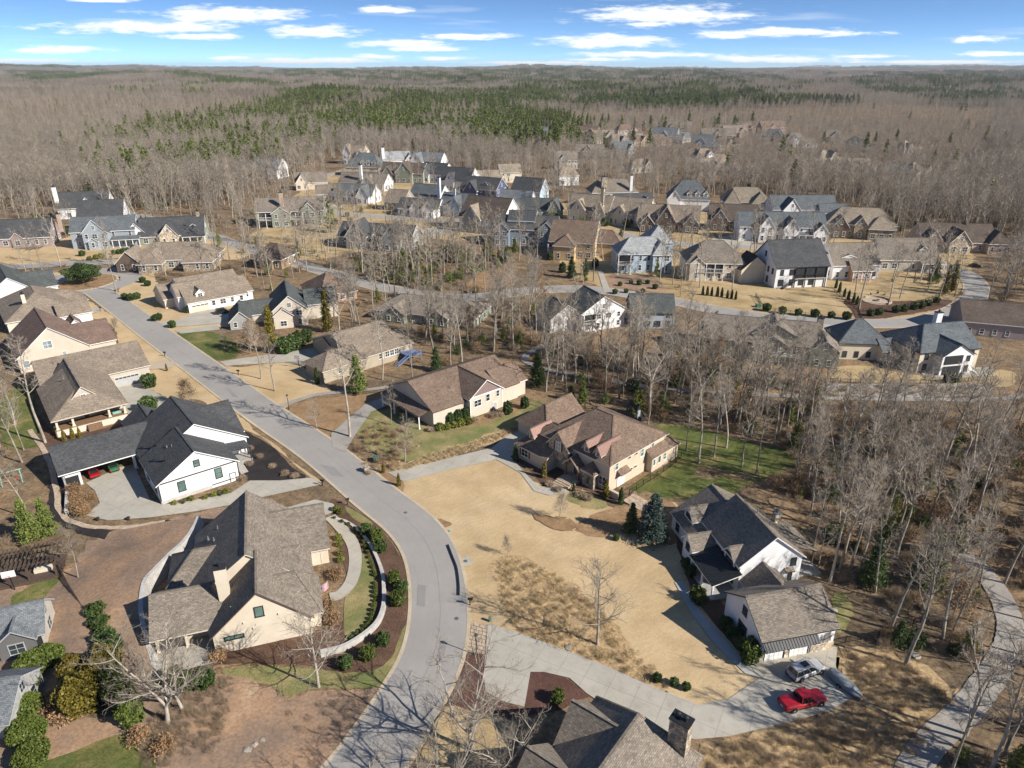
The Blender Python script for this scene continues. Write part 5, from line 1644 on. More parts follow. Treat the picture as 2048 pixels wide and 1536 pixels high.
for i, (px, py, w, rf, wl) in enumerate(FARH):
    sc_ = G(px, py).length / FPX * 1.02
    Wm = w * sc_
    e_ = RF.choice((3.4, 5.2, 5.6))
    ex = [('g', Wm * RF.uniform(.25, .75), min(8, Wm * .3), RF.uniform(.6, 2), e_, RF.uniform(2.6, 4))]
    if RF.random() < .5:
        ex.append(('w', Wm * .6, -3, Wm + 3, 7, 3.2, 3.0, 'x', (0, 0)))
    gh('distant %s walled house with %s roof among the bare trees' % (wl.replace('whitelap', 'white').replace('paleblue', 'pale blue'), FAR_LABEL[rf]), (px, py), (px + w, py - RF.uniform(-3, 3)), e_, RF.uniform(10, 14), RF.uniform(3.6, 5.4), wl, rf, ex, hip=RF.choice(((0, 0), (0, 0), (5, 5))), name='distant_house', rad=15, group='distant houses among the trees', rot=RF.uniform(-25, 25))
# ---------------------------------------------------------------- trees and shrubs (meshes)


def tubes(segs, sides):
    """segs: array (n, 8): p0 xyz, p1 xyz, r0, r1 -> verts, quads"""
    S = np.asarray(segs, float)
    n = len(S)
    if n == 0:
        return np.zeros((0, 3)), np.zeros((0, 4), int)
    p0, p1, r0, r1 = S[:, :3], S[:, 3:6], S[:, 6], S[:, 7]
    d = p1 - p0
    d /= np.linalg.norm(d, axis=1)[:, None] + 1e-9
    up = np.where(np.abs(d[:, 2:3]) < .9, np.array([[0, 0, 1.]]), np.array([[1., 0, 0]]))
    a = np.cross(d, up)
    a /= np.linalg.norm(a, axis=1)[:, None] + 1e-9
    b = np.cross(d, a)
    t = np.arange(sides) * 2 * math.pi / sides
    ring = a[:, None, :] * np.cos(t)[None, :, None] + b[:, None, :] * np.sin(t)[None, :, None]
    V = np.concatenate([p0[:, None] + ring * r0[:, None, None], p1[:, None] + ring * r1[:, None, None]], 1).reshape(-1, 3)
    k = np.arange(sides)
    k2 = (k + 1) % sides
    f = np.stack([k, k + sides, k2 + sides, k2], 1)
    F = (f[None] + (np.arange(n) * 2 * sides)[:, None, None]).reshape(-1, 4)
    return V, F


def quads(C, U, W):
    """leaf cards: centres C, half axes U, W (n,3)"""
    V = np.stack([C - U - W, C + U - W, C + U + W, C - U + W], 1).reshape(-1, 3)
    F = np.arange(len(V)).reshape(-1, 4)
    return V, F


def np_mesh(name, parts, mats, smooth=False):
    """parts: list of (V, F, material index)"""
    Vs, Fs, Ms, off = [], [], [], 0
    for V, F, mi in parts:
        if len(V) == 0:
            continue
        Vs.append(V)
        Fs.append(F + off)
        Ms.append(np.full(len(F), mi))
        off += len(V)
    V, F, Mi = np.concatenate(Vs), np.concatenate(Fs), np.concatenate(Ms)
    me = bpy.data.meshes.new(name)
    me.vertices.add(len(V))
    me.vertices.foreach_set('co', V.astype('f').ravel())
    me.loops.add(F.size)
    me.loops.foreach_set('vertex_index', F.ravel().astype('i'))
    me.polygons.add(len(F))
    me.polygons.foreach_set('loop_start', np.arange(0, F.size, F.shape[1], dtype='i'))
    me.polygons.foreach_set('loop_total', np.full(len(F), F.shape[1], dtype='i'))
    for m in mats:
        me.materials.append(MATS[m])
    me.polygons.foreach_set('material_index', Mi.astype('i'))
    if smooth:
        me.polygons.foreach_set('use_smooth', np.ones(len(F), bool))
    me.update(calc_edges=True)
    return me


def unit(v):
    return v / (np.linalg.norm(v) + 1e-9)


def bare_tree(seed, Ht=22., base_r=.24, cs=.4, spread=4.5, nl=15, nb=6, nt=6, lean=.03, rise=.75, tw=.019, forks=1, twl=1.0, pale=False, leaves=0, lod=False):
    """skeleton of a leafless tree -> (trunk mesh, crown mesh) or, for lod, one mesh"""
    g = np.random.default_rng(seed)
    trunk, limbs, brs, tws, L = [], [], [], [], []

    def path(p, d, length, n, wander, lift, r0, r1, store):
        pts = [p]
        for i in range(n):
            d = unit(d + g.normal(0, wander, 3) + np.array([0, 0, lift]))
            q = pts[-1] + d * length / n
            ra, rb = r0 + (r1 - r0) * i / n, r0 + (r1 - r0) * (i + 1) / n
            store.append((*pts[-1], *q, ra, rb))
            pts.append(q)
        return np.array(pts)
    stems = []
    if forks == 1:
        stems.append(path(np.zeros(3) - [0, 0, .2], np.array([g.normal(0, lean), g.normal(0, lean), 1.]), Ht * .93, 9, .035, .05, base_r, base_r * .16, trunk))
    else:
        fz = Ht * cs * .8
        t = path(np.zeros(3) - [0, 0, .2], np.array([g.normal(0, lean), g.normal(0, lean), 1.]), fz, 4, .05, .05, base_r, base_r * .72, trunk)
        a0 = g.uniform(0, 6.28)
        for k in range(forks):
            a = a0 + 6.28 * k / forks + g.normal(0, .25)
            s_ = g.uniform(.35, .7)
            stems.append(path(t[-1], np.array([math.cos(a) * s_, math.sin(a) * s_, 1.]), (Ht - fz) * g.uniform(.85, 1.05), 7, .1, .10, base_r * .6, base_r * .12, trunk))
    for sp in stems:
        m = len(sp) - 1
        nl_ = nl if forks == 1 else max(4, int(nl * 1.1 / forks))
        for i in range(nl_):
            f = (cs if forks == 1 else .12) + (1 - (cs if forks == 1 else .12)) * ((i + g.uniform(0, .8)) / nl_)
            f = min(f, .985)
            x = f * m
            j = min(int(x), m - 1)
            p = sp[j] + (sp[j + 1] - sp[j]) * (x - j)
            a = i * 2.4 + g.normal(0, .5)
            k = 1 - (f - cs) / (1 - cs + 1e-6) if forks == 1 else 1 - f * .8
            k = max(0.02, min(1, k))
            ln = spread * (.35 + .65 * k ** .7) * g.uniform(.7, 1.15)
            el = rise + .35 * (1 - k) + g.normal(0, .15)
            d = np.array([math.cos(a), math.sin(a), el])
            lr = base_r * (.2 + .2 * k)
            lp = path(p, d, ln, 4, .13, .09, lr, lr * .25, limbs)
            for b in range(nb):
                fb = .22 + .78 * (b + g.uniform(0, .7)) / nb
                xb = min(fb, .98) * 4
                jb = int(xb)
                pb = lp[jb] + (lp[jb + 1] - lp[jb]) * (xb - jb)
                dm = unit(lp[jb + 1] - lp[jb])
                db = unit(dm * .8 + g.normal(0, .6, 3) + [0, 0, .25])
                lb = ln * .42 * (1.15 - .6 * fb) * g.uniform(.6, 1.3) + .5
                rb = max(tw * 1.5, lr * .3)
                bp = path(pb, db, lb, 2 if lod else 3, .16, .06, rb, tw * 1.1, brs)
                for t in range(nt):
                    ft = .2 + .8 * (t + g.uniform(0, .8)) / nt
                    xt = min(ft, .97) * (len(bp) - 1)
                    jt = int(xt)
                    pt = bp[jt] + (bp[jt + 1] - bp[jt]) * (xt - jt)
                    dt = unit(unit(bp[jt + 1] - bp[jt]) * .7 + g.normal(0, .65, 3) + [0, 0, .2])
                    lt = twl * g.uniform(.35, 1.05)
                    q = pt + dt * lt
                    tws.append((*pt, *q, tw, tw * .45))
                    if not lod:
                        d2 = unit(dt + g.normal(0, .6, 3))
                        tws.append((*(pt + dt * lt * .55), *(pt + dt * lt * .55 + d2 * lt * .6), tw * .75, tw * .4))
                    if leaves and g.random() < leaves:
                        L.append(q)
    bk, tg = ('bark_pale', 'twig_pale') if pale else ('bark', 'twig')
    tv = tubes(trunk, 5 if lod else 7)
    if lod:
        return np_mesh('tree_far', [(*tv, 0), (*tubes(limbs, 3), 0), (*tubes(brs, 3), 1), (*tubes(tws, 3), 1)], [bk, tg])
    parts = [(*tubes(limbs, 5), 0), (*tubes(brs, 3), 1), (*tubes(tws, 3), 1)]
    if leaves and L:
        C = np.repeat(np.array(L), 5, 0) + g.normal(0, .2, (len(L) * 5, 3))
        U = g.normal(0, .05, C.shape)
        W = g.normal(0, .05, C.shape)
        parts.append((*quads(C, U, W), 2))
    return np_mesh('trunk', [(*tv, 0)], [bk], True), np_mesh('crown', parts, [bk, tg, 'oakleaf'])


def pine_tree(seed, Ht=18., base_r=.2, cs=.35, spread=3.2, nw=13, per=5, card=.42, mat='needle', dens=22, lod=False, droop=.0, taper=1.0):
    g = np.random.default_rng(seed)
    trunk, limbs = [], []
    p = np.array([0., 0, -.2])
    n = 8
    for i in range(n):
        q = p + np.array([g.normal(0, .05), g.normal(0, .05), Ht / n])
        trunk.append((*p, *q, base_r * (1 - .9 * i / n), base_r * (1 - .9 * (i + 1) / n)))
        p = q
    C, U, W = [], [], []
    for i in range(nw):
        f = cs + (1 - cs) * (i + g.uniform(0, .6)) / nw
        k = 1 - (f - cs) / (1 - cs)
        for j in range(per):
            a = g.uniform(0, 6.28)
            ln = spread * (.12 + .88 * k ** taper) * g.uniform(.6, 1.15)
            el = .25 - droop + .4 * (1 - k) + g.normal(0, .12)
            d = unit(np.array([math.cos(a), math.sin(a), el]))
            b0 = np.array([0, 0, f * Ht])
            b1 = b0 + d * ln
            limbs.append((*b0, *b1, .05 * (.4 + k), .015))
            m = max(3, int(dens * (.35 + .65 * k)))
            t = g.uniform(.25, 1.05, m)
            c = b0 + d * ln * t[:, None] + g.normal(0, .16 + .06 * ln, (m, 3)) * [1, 1, .55]
            C.append(c)
            uu = g.normal(0, 1, (m, 3))
            uu /= np.linalg.norm(uu, axis=1)[:, None]
            ww = np.cross(uu, g.normal(0, 1, (m, 3)))
            ww /= np.linalg.norm(ww, axis=1)[:, None] + 1e-9
            s = card * g.uniform(.5, 1.1, (m, 1))
            U.append(uu * s)
            W.append(ww * s * .38)
    lv = quads(np.concatenate(C), np.concatenate(U), np.concatenate(W))
    if lod:
        return np_mesh('pine_far', [(*tubes(trunk, 4), 0), (*lv, 1)], ['bark_pine', mat])
    return np_mesh('trunk', [(*tubes(trunk, 7), 0)], ['bark_pine'], True), np_mesh('crown', [(*tubes(limbs, 3), 0), (*lv, 1)], ['bark_pine', mat])


def shrub_mesh(seed, rx, ry, rz, mat, n=1400, card=.09, cone=0.0, core=True, stems=False, lump=.18):
    """leafy mound (or cone) made of small leaf cards over a dark core; base at z=0"""
    g = np.random.default_rng(seed)
    d = g.normal(0, 1, (n, 3))
    d /= np.linalg.norm(d, axis=1)[:, None]
    fr = 6 * np.array([g.uniform(.6, 1.2), g.uniform(.6, 1.2), g.uniform(.6, 1.2)])
    ph = g.uniform(0, 6, 3)
    lum = 1 + lump * np.sin(d[:, 0] * fr[0] + ph[0]) * np.sin(d[:, 1] * fr[1] + ph[1]) + lump * .6 * np.sin(d[:, 2] * fr[2] * 1.3 + ph[2])
    rad = lum * (1 - .35 * g.random(n) ** 2.2)
    P = d * rad[:, None] * np.array([rx, ry, rz])
    z01 = (P[:, 2] / rz + 1) / 2
    if cone:
        k = 1 - cone * np.clip(z01, 0, 1)
        P[:, :2] *= k[:, None]
    P[:, 2] += rz * .96
    uu = g.normal(0, 1, (n, 3))
    uu /= np.linalg.norm(uu, axis=1)[:, None]
    ww = np.cross(uu, g.normal(0, 1, (n, 3)))
    ww /= np.linalg.norm(ww, axis=1)[:, None] + 1e-9
    s = card * g.uniform(.6, 1.3, (n, 1))
    parts = [(*quads(P, uu * s, ww * s * .7), 0)]
    if core:
        nu, nv = 10, 7
        V = []
        for j in range(nv):
            th = math.pi * (j + .5) / nv
            for i in range(nu):
                t = 2 * math.pi * i / nu
                q = np.array([math.sin(th) * math.cos(t) * rx, math.sin(th) * math.sin(t) * ry, math.cos(th) * rz]) * .72
                if cone:
                    q[:2] *= 1 - cone * max(0, min(1, (q[2] / rz + 1) / 2))
                V.append(q + [0, 0, rz * .96])
        F = [(j * nu + i, (j + 1) * nu + i, (j + 1) * nu + (i + 1) % nu, j * nu + (i + 1) % nu) for j in range(nv - 1) for i in range(nu)]
        parts.append((np.array(V), np.array(F), 0))
    if stems:
        st = []
        for k in range(7):
            a = g.uniform(0, 6.28)
            st.append((0, 0, 0, math.cos(a) * rx * .5, math.sin(a) * ry * .5, rz * 1.1, .02, .01))
        parts.append((*tubes(st, 3), 0))
    return np_mesh('foliage', parts, [mat])


def brush_mesh(seed, h=1.6, r=1.0, n=60, mat='brush', leaf=None, wid=.014):
    g = np.random.default_rng(seed)
    sg = []
    L = []
    for k in range(n):
        a = g.uniform(0, 6.28)
        rr = r * math.sqrt(g.random()) * .5
        p = np.array([math.cos(a) * rr, math.sin(a) * rr, 0])
        d = unit(np.array([math.cos(a) * .5 * g.random(), math.sin(a) * .5 * g.random(), 1]) + g.normal(0, .2, 3))
        ln = h * g.uniform(.5, 1.1)
        q = p + d * ln * .55
        sg.append((*p, *q, wid, wid * .8))
        for b in range(3):
            e = q + unit(d + g.normal(0, .5, 3)) * ln * .5
            sg.append((*q, *e, wid * .7, wid * .35))
            L.append(e)
    parts = [(*tubes(sg, 3), 0)]
    if leaf:
        C = np.repeat(np.array(L), 7, 0) + g.normal(0, .2, (len(L) * 7, 3))
        parts.append((*quads(C, g.normal(0, .032, C.shape), g.normal(0, .032, C.shape)), 1))
        return np_mesh('brush', parts, [mat, leaf])
    return np_mesh('brush', parts, [mat])


def grass_mesh(seed, h=.9, r=.8, n=120):
    g = np.random.default_rng(seed)
    a = g.uniform(0, 6.28, n)
    rr = r * np.sqrt(g.random(n))
    P = np.stack([np.cos(a) * rr, np.sin(a) * rr, np.zeros(n)], 1)
    T = P + np.stack([g.normal(0, .25, n), g.normal(0, .25, n), h * g.uniform(.5, 1.1, n)], 1)
    s = np.stack([np.cos(a + 1.5), np.sin(a + 1.5), np.zeros(n)], 1) * .022
    V = np.stack([P - s, P + s, T], 1).reshape(-1, 3)
    return np_mesh('tuft', [(V, np.arange(len(V)).reshape(-1, 3), 0)], ['drygrass'])


# prototypes
FOREST = [bare_tree(100 + i, Ht=h_, base_r=r_, cs=c_, spread=s_, pale=p_) for i, (h_, r_, c_, s_, p_) in enumerate([
    (23, .25, .42, 4.6, False), (25, .27, .48, 4.2, True), (20, .21, .38, 4.0, False), (22, .23, .5, 3.6, True), (18, .19, .35, 4.4, False), (24, .3, .4, 5.4, False)])]
FOREST += [bare_tree(120 + i, Ht=h_, base_r=.3, cs=.45, spread=4.6, forks=f_, nl=20, pale=p_) for i, (h_, f_, p_) in enumerate([(22, 2, True), (20, 3, False)])]
LEAFY = [bare_tree(140 + i, Ht=h_, base_r=.12, cs=.2, spread=2.6, nl=14, leaves=.8, rise=.45) for i, h_ in enumerate((8, 11))]
OPEN = [bare_tree(160 + i, Ht=h_, base_r=r_, cs=.28, spread=s_, forks=f_, nl=24, nb=7, nt=6, pale=True, tw=.014, rise=.55) for i, (h_, r_, s_, f_) in enumerate([(14, .28, 5.2, 3), (13, .25, 5.0, 4)])]
YARD = [bare_tree(180 + i, Ht=h_, base_r=r_, cs=.22, spread=s_, nl=18, nb=5, nt=5, pale=p_, tw=.012, rise=.7) for i, (h_, r_, s_, p_) in enumerate([(7, .09, 2.6, True), (5, .06, 1.6, False), (10, .15, 3.4, True)])]
PINES = [pine_tree(200, 20, .22, .45, 3.6, 13, 6, .5), pine_tree(201, 17, .2, .35, 3.4, 13, 6, .5), pine_tree(202, 14, .18, .2, 3.4, 14, 6, .5, 'needle_yellow')]
CEDAR = [pine_tree(210, 9, .16, .04, 2.6, 22, 9, .2, 'holly', 40), pine_tree(211, 8, .14, .03, 2.2, 22, 9, .2, 'needle', 34)]
SPRUCE = [pine_tree(220, 8.6, .16, .02, 3.1, 26, 11, .19, 'spruce', 42, droop=.25, taper=.9)]
ARBOR = [pine_tree(230, 7.5, .1, .03, 1.15, 22, 9, .16, 'bronze', 26, droop=-.7, taper=.6)]
LODB = [bare_tree(300 + i, Ht=h_, base_r=.24, cs=.4, spread=s_, nl=13, nb=4, nt=4, tw=.034, twl=1.4, lod=True, pale=p_) for i, (h_, s_, p_) in enumerate([(20, 4.6, False), (22, 4.2, True), (18, 4.4, False), (21, 5.0, False)])]
LODP = [pine_tree(330 + i, h_, .22, c_, 3.4, 9, 4, .8, m_, 13, lod=True) for i, (h_, c_, m_) in enumerate([(20, .45, 'needle'), (17, .3, 'needle'), (14, .15, 'needle_yellow')])]
FARB = [bare_tree(340 + i, Ht=20, base_r=.26, cs=.35, spread=5.0, nl=11, nb=4, nt=2, tw=.085, twl=1.8, lod=True) for i in range(2)]


def grove(seed, protos, n, R_):
    """a hectare-scale stand of very distant trees as one mesh"""
    g = np.random.default_rng(seed)
    Vs, Fs, Ms, off = [], [], [], 0
    for k in range(n):
        me = protos[g.integers(len(protos))]
        co = np.empty(len(me.vertices) * 3, 'f')
        me.vertices.foreach_get('co', co)
        co = co.reshape(-1, 3)
        fi = np.empty(len(me.loops), 'i')
        me.loops.foreach_get('vertex_index', fi)
        mi = np.empty(len(me.polygons), 'i')
        me.polygons.foreach_get('material_index', mi)
        a, s = g.uniform(0, 6.28), g.uniform(.8, 1.15)
        x, y = g.uniform(-R_, R_, 2)
        c_, s_ = math.cos(a) * s, math.sin(a) * s
        Vs.append(np.stack([co[:, 0] * c_ - co[:, 1] * s_ + x, co[:, 0] * s_ + co[:, 1] * c_ + y, co[:, 2] * s], 1))
        Fs.append(fi.reshape(-1, 4) + off)
        Ms.append(mi)
        off += len(co)
    return np_mesh('grove', [(np.concatenate(Vs), np.concatenate(Fs), 0)], [m.name for m in protos[0].materials]), np.concatenate(Ms)


def mk_grove(seed, protos, n, R_):
    me, mi = grove(seed, protos, n, R_)
    me.polygons.foreach_set('material_index', mi)
    return me


GROVB = [mk_grove(400 + i, FARB, 26, 30) for i in range(3)]
GROVP = [mk_grove(410 + i, LODP[:2], 34, 30) for i in range(2)]
BRUSH = [brush_mesh(500, 1.8, 1.2, 60), brush_mesh(501, 1.3, 1.4, 60), brush_mesh(502, 2.4, 1.2, 60, leaf='oakleaf')]
TUFT = [grass_mesh(510), grass_mesh(511, .7, 1.0)]
UNDER = [shrub_mesh(520, 1.4, 1.3, 1.4, 'holly', 1300, .09, core=False, lump=.3), shrub_mesh(521, 1.1, 1.2, 1.6, 'needle', 1100, .09, core=False, lump=.3), pine_tree(522, 5.5, .07, .1, 1.7, 12, 6, .17, 'needle_yellow', 26, lod=True)]
SH_ROUND = [shrub_mesh(530, .5, .5, .48, 'boxwood', 500, .09)]
SH_BIG = [shrub_mesh(531, 1.05, 1.05, 1.15, 'holly', 1500, .11), shrub_mesh(532, 1.15, 1.0, 1.3, 'boxwood', 1500, .11)]
SH_EGG = [shrub_mesh(533, 1.25, 1.25, 1.7, 'holly', 2000, .12, cone=.35), shrub_mesh(534, .62, .62, 1.8, 'bronze', 1300, .1, cone=.75), shrub_mesh(535, .6, .6, 1.7, 'holly', 1200, .1, cone=.6)]
SH_YEL = [shrub_mesh(536, .7, .7, .6, 'needle_yellow', 600, .1)]
SH_HEDGE = [shrub_mesh(537, 2.3, 2.6, 1.7, 'boxwood', 4200, .13, lump=.08), shrub_mesh(538, 2.6, 2.6, 3.4, 'bronze', 4600, .15), shrub_mesh(539, 2.4, 2.2, 3.0, 'boxwood', 4200, .15)]
SH_TAN = [brush_mesh(540, .8, 1.1, 70, leaf='brush', wid=.012), brush_mesh(541, 1.1, 1.2, 70, leaf='oakleaf', wid=.012)]

# ---------------------------------------------------------------- placing trees


def put_tree(proto, p, s=1.0, a=None, name='bare_tree', label='', group=None, cat='tree'):
    a = RND.uniform(0, 6.28) if a is None else a
    r = empty(name, (p[0], p[1], p[2] if len(p) > 2 else 0), a)
    w_ = RND.uniform(.82, 1.22) if name == 'bare_tree' else 1
    r.scale = (s * w_, s * w_, s)
    if name == 'bare_tree':
        r.rotation_euler = (RND.gauss(0, .035), RND.gauss(0, .035), a)
    tag(r, label, cat, group)
    link('trunk', proto[0], r)
    link('crown', proto[1], r)
    return r


def put_shrub(me, p, s=1.0, name='shrub', label='', group=None, cat='shrub', sz=None):
    o = link(name, me, None, (p[0], p[1], 0), RND.uniform(0, 6.28))
    o.scale = (s, s, sz or s)
    tag(o, label, cat, group)
    return o


def inpoly(x, y, P):
    c = False
    j = len(P) - 1
    for i in range(len(P)):
        xi, yi = P[i]
        xj, yj = P[j]
        if (yi > y) != (yj > y) and x < (xj - xi) * (y - yi) / (yj - yi) + xi:
            c = not c
        j = i
    return c


def wpoly(pts):
    return [(v.x, v.y) for v in GP(pts)]


CL = [(P, min(p[0] for p in P), max(p[0] for p in P), min(p[1] for p in P), max(p[1] for p in P)) for P in CLEAR]


def clear_at(x, y, m=0.0):
    for P, a, b, c, d in CL:
        if a - m < x < b + m and c - m < y < d + m and inpoly(x, y, P):
            return True
    for hx, hy, r, h in HOUSES:
        dx, dy = x - hx, y - hy
        # footprint centre, reaching a little towards the viewer side where the gardens lie
        c, s = math.cos(R(h.rot)), math.sin(R(h.rot))
        lx, ly = dx * c + dy * s, -dx * s + dy * c
        dim = h.bb
        far = math.hypot(hx, hy) > 330
        if dim[0] - 4 < lx < dim[2] + 4 and dim[1] - (26 if far else 5) < ly < dim[3] + 4:
            return True
    return False


W1 = wpoly([(600, 546), (720, 536), (830, 516), (900, 506), (1010, 515), (1045, 556), (960, 588), (860, 588), (790, 574), (640, 534)])
W2 = wpoly([(690, 640), (720, 604), (800, 592), (900, 606), (1090, 600), (1110, 660), (1160, 705), (1370, 722), (1400, 735), (1600, 750), (1660, 800), (1640, 840), (1560, 880), (1440, 868), (1290, 850), (1230, 790), (1080, 790), (1050, 720), (900, 700), (830, 660), (760, 655)])
W3 = wpoly([(1360, 870), (1440, 868), (1560, 880), (1640, 845), (2100, 850), (2300, 1100), (2500, 1700), (1780, 1700), (1800, 1560), (1840, 1470), (1840, 1420), (1800, 1380), (1760, 1290), (1720, 1200), (1650, 1180), (1615, 1080), (1575, 1010), (1545, 975), (1590, 925), (1570, 895), (1480, 878)])
W4 = wpoly([(-260, 740), (20, 740), (50, 800), (95, 900), (110, 960), (95, 1010), (140, 1080), (60, 1100), (-300, 1150)])
W5 = wpoly([(1960, 480), (2300, 480), (2500, 640), (2060, 640), (1990, 600), (1980, 560)])
W7 = wpoly([(560, 650), (620, 610), (720, 620), (760, 655), (830, 665), (900, 700), (880, 730), (800, 700), (700, 690), (640, 680)])
W6 = wpoly([(700, 868), (760, 820), (830, 830), (870, 900), (790, 950), (735, 950)])
HOODTOP = [(-3000, 425), (0, 428), (120, 418), (300, 424), (480, 412), (520, 392), (580, 342), (690, 312), (880, 326), (1000, 354), (1280, 362), (1450, 392), (1700, 408), (1820, 456), (1990, 478), (2100, 490), (5000, 560)]
PINE_ZONES = [(wpoly([(210, 320), (300, 372), (430, 362), (560, 345), (640, 300), (600, 255), (420, 235), (300, 255)]), .5), (wpoly([(470, 225), (640, 198), (1000, 214), (1130, 235), (1125, 305), (1000, 312), (880, 302), (760, 288), (640, 272), (540, 262)]), .85),
              (wpoly([(20, 152), (300, 152), (600, 176), (640, 190), (300, 168), (20, 160)]), .9), (wpoly([(400, 147), (900, 150), (1450, 149), (1600, 165), (1420, 200), (1280, 206), (1100, 188), (700, 164)]), .55),
              (wpoly([(1680, 172), (1800, 150), (2200, 150), (2200, 205), (1900, 214), (1720, 190)]), .6), (wpoly([(1080, 250), (1200, 245), (1220, 270), (1100, 275)]), .5), (wpoly([(1260, 262), (1560, 250), (1560, 262), (1260, 275)]), .25)]
RT = random.Random(99)


def hoodtop(px):
    for (a, b), (c, d) in zip(HOODTOP, HOODTOP[1:]):
        if a <= px <= c:
            return b + (d - b) * (px - a) / (c - a)
    return 430


def zone(x, y):
    """(name, relative density) of the wood at a ground point"""
    for nm, P, dn in (('lot', W1, .5), ('middle', W2, .9), ('right', W3, .8), ('between', W7, .5), ('left', W4, .35), ('bend', W5, .5), ('bank', W6, .35)):
        if inpoly(x, y, P):
            return nm, (dn * .5 if nm == 'right' and y < 84 else dn)
    px, py = to_px(x, y)
    if py < hoodtop(px) - 2:
        far_hood = 1020 < px < 1980 and 232 < py < 372
        return 'far', (.65 if far_hood else 1.0)
    if py < 600:
        return 'hood', .22
    if py < 880 and 400 < px < 1000:
        return 'between', .14
    return 'none', 0


# candidate trunks: jittered cells whose size grows with distance
near, farb, farp, under = [], [], [], []
y = 35.0
while y < 1500:
    d = max(4.7, y * .0085)
    if y > 700:
        d = 6 + (y - 700) * .012
    hw = y * .80 + 70
    x = -hw
    while x < hw:
        qx, qy = x + RT.uniform(0, d), y + RT.uniform(0, d)
        x += d
        nm, dn = zone(qx, qy)
        if dn == 0 or RT.random() > dn:
            if nm in ('right', 'middle', 'lot') and RT.random() < .7 and not clear_at(qx, qy):
                under.append((qx, qy, RT.choice((0, 0, 1, 1, 2, 0, 1, 0, 1, 4, 5))))
            continue
        if clear_at(qx, qy):
            continue
        pine = 0
        jx, jy = RT.gauss(0, 22), RT.gauss(0, 30)
        for P, k in PINE_ZONES:
            if inpoly(qx + jx, qy + jy, P) and math.sin(qx * .031 + 1.1) + math.sin(qy * .023 - qx * .011) > -1.15:
                pine = k
                break
        if RT.random() < (pine or (.005 if nm == 'far' else .002)):
            farp.append((qx, qy, RT.choice((0, 0, 1, 1, 2)) if pine < .6 else RT.choice((0, 0, 1)), RT.uniform(.8, 1.15)))
        else:
            near.append((math.hypot(qx, qy), qx, qy, nm))
        if y < 420:
            for _ in range(5 if nm == 'right' else 3 if nm in ('middle', 'lot') else 1):
                under.append((qx + RT.uniform(-3.5, 3.5), qy + RT.uniform(-3.5, 3.5), RT.choice((1, 2, 3, 4, 4, 5, 5)) if nm == 'lot' else RT.choice((0, 0, 0, 0, 1, 1, 1, 1, 2, 2, 0, 1, 0, 1, 0, 1, 2, 0, 1, 3, 4, 5))))
        elif y < 700 and RT.random() < .5:
            under.append((qx + RT.uniform(-3, 3), qy + RT.uniform(-3, 3), RT.choice((0, 1, 2, 2))))
    y += d
near.sort()
ZL = dict(right=('leafless tree in the brown woods beside the gravel trail', 'bare trees of the woods beside the trail'), middle=('leafless tree in the belt of woods behind the stone entry house', 'bare trees behind the stone entry house'),
          lot=('leafless tree in the wooded lot below the grey shake house', 'bare trees of the wooded lot'), left=('leafless tree in the narrow wood behind the porch bungalow', 'bare trees behind the bungalow'), bank=('leafless tree on the bank beside the plum gable house', 'bare trees on the grassy bank'),
          between=('leafless tree between the nested gable house and the hip garage house', 'bare trees between the street houses'), bend=('leafless tree outside the far road bend', 'bare trees outside the far bend'), hood=('leafless tree between the houses of the upper streets', 'bare trees among the upper houses'), far=('leafless tree at the edge of the far forest', 'bare trees at the far forest edge'))
n_ind = 0
for dist, x, y, nm in near:
    px, py = to_px(x, y)
    top = to_px(x, y, 20)[1]
    vis = -80 < px < 2130 and top < 1536 and py > -50
    if vis and n_ind < 262:
        k = RT.randrange(len(FOREST))
        if RT.random() < .12:
            put_tree(LEAFY[k % 2], (x, y), RT.uniform(.7, 1.1), label=ZL[nm][0].replace('leafless tree', 'small tree keeping tan dead leaves'), group=ZL[nm][1])
        else:
            put_tree(FOREST[k], (x, y), RT.uniform(.62, .98), label=ZL[nm][0], group=ZL[nm][1])
        n_ind += 1
    else:
        fh = 1020 < px < 1980 and 226 < py < 375
        farb.append((x, y, RT.randrange(len(LODB)), RT.uniform(.6, .85) if fh else RT.uniform(.75, 1.1)))
# groves beyond
gb, gp = [], []
y = 1500.0
while y < 12500:
    d = 46 + (y - 1500) * .006
    hw = y * .78 + 120
    x = -hw
    while x < hw:
        qx, qy = x + RT.uniform(0, d), y + RT.uniform(0, d)
        x += d
        pine = .06
        for P, k in PINE_ZONES:
            if inpoly(qx, qy, P):
                pine = k
                break
        if pine == .06 and math.sin(qx * .0021 + 1) + math.sin(qy * .0013 + qx * .0007) > 1.2:
            pine = .8
        (gp if RT.random() < pine else gb).append((qx, qy, RT.randrange(2), RT.uniform(.85, 1.2) * (d / 50) ** .3))
    y += d * (1 + y / 9000)


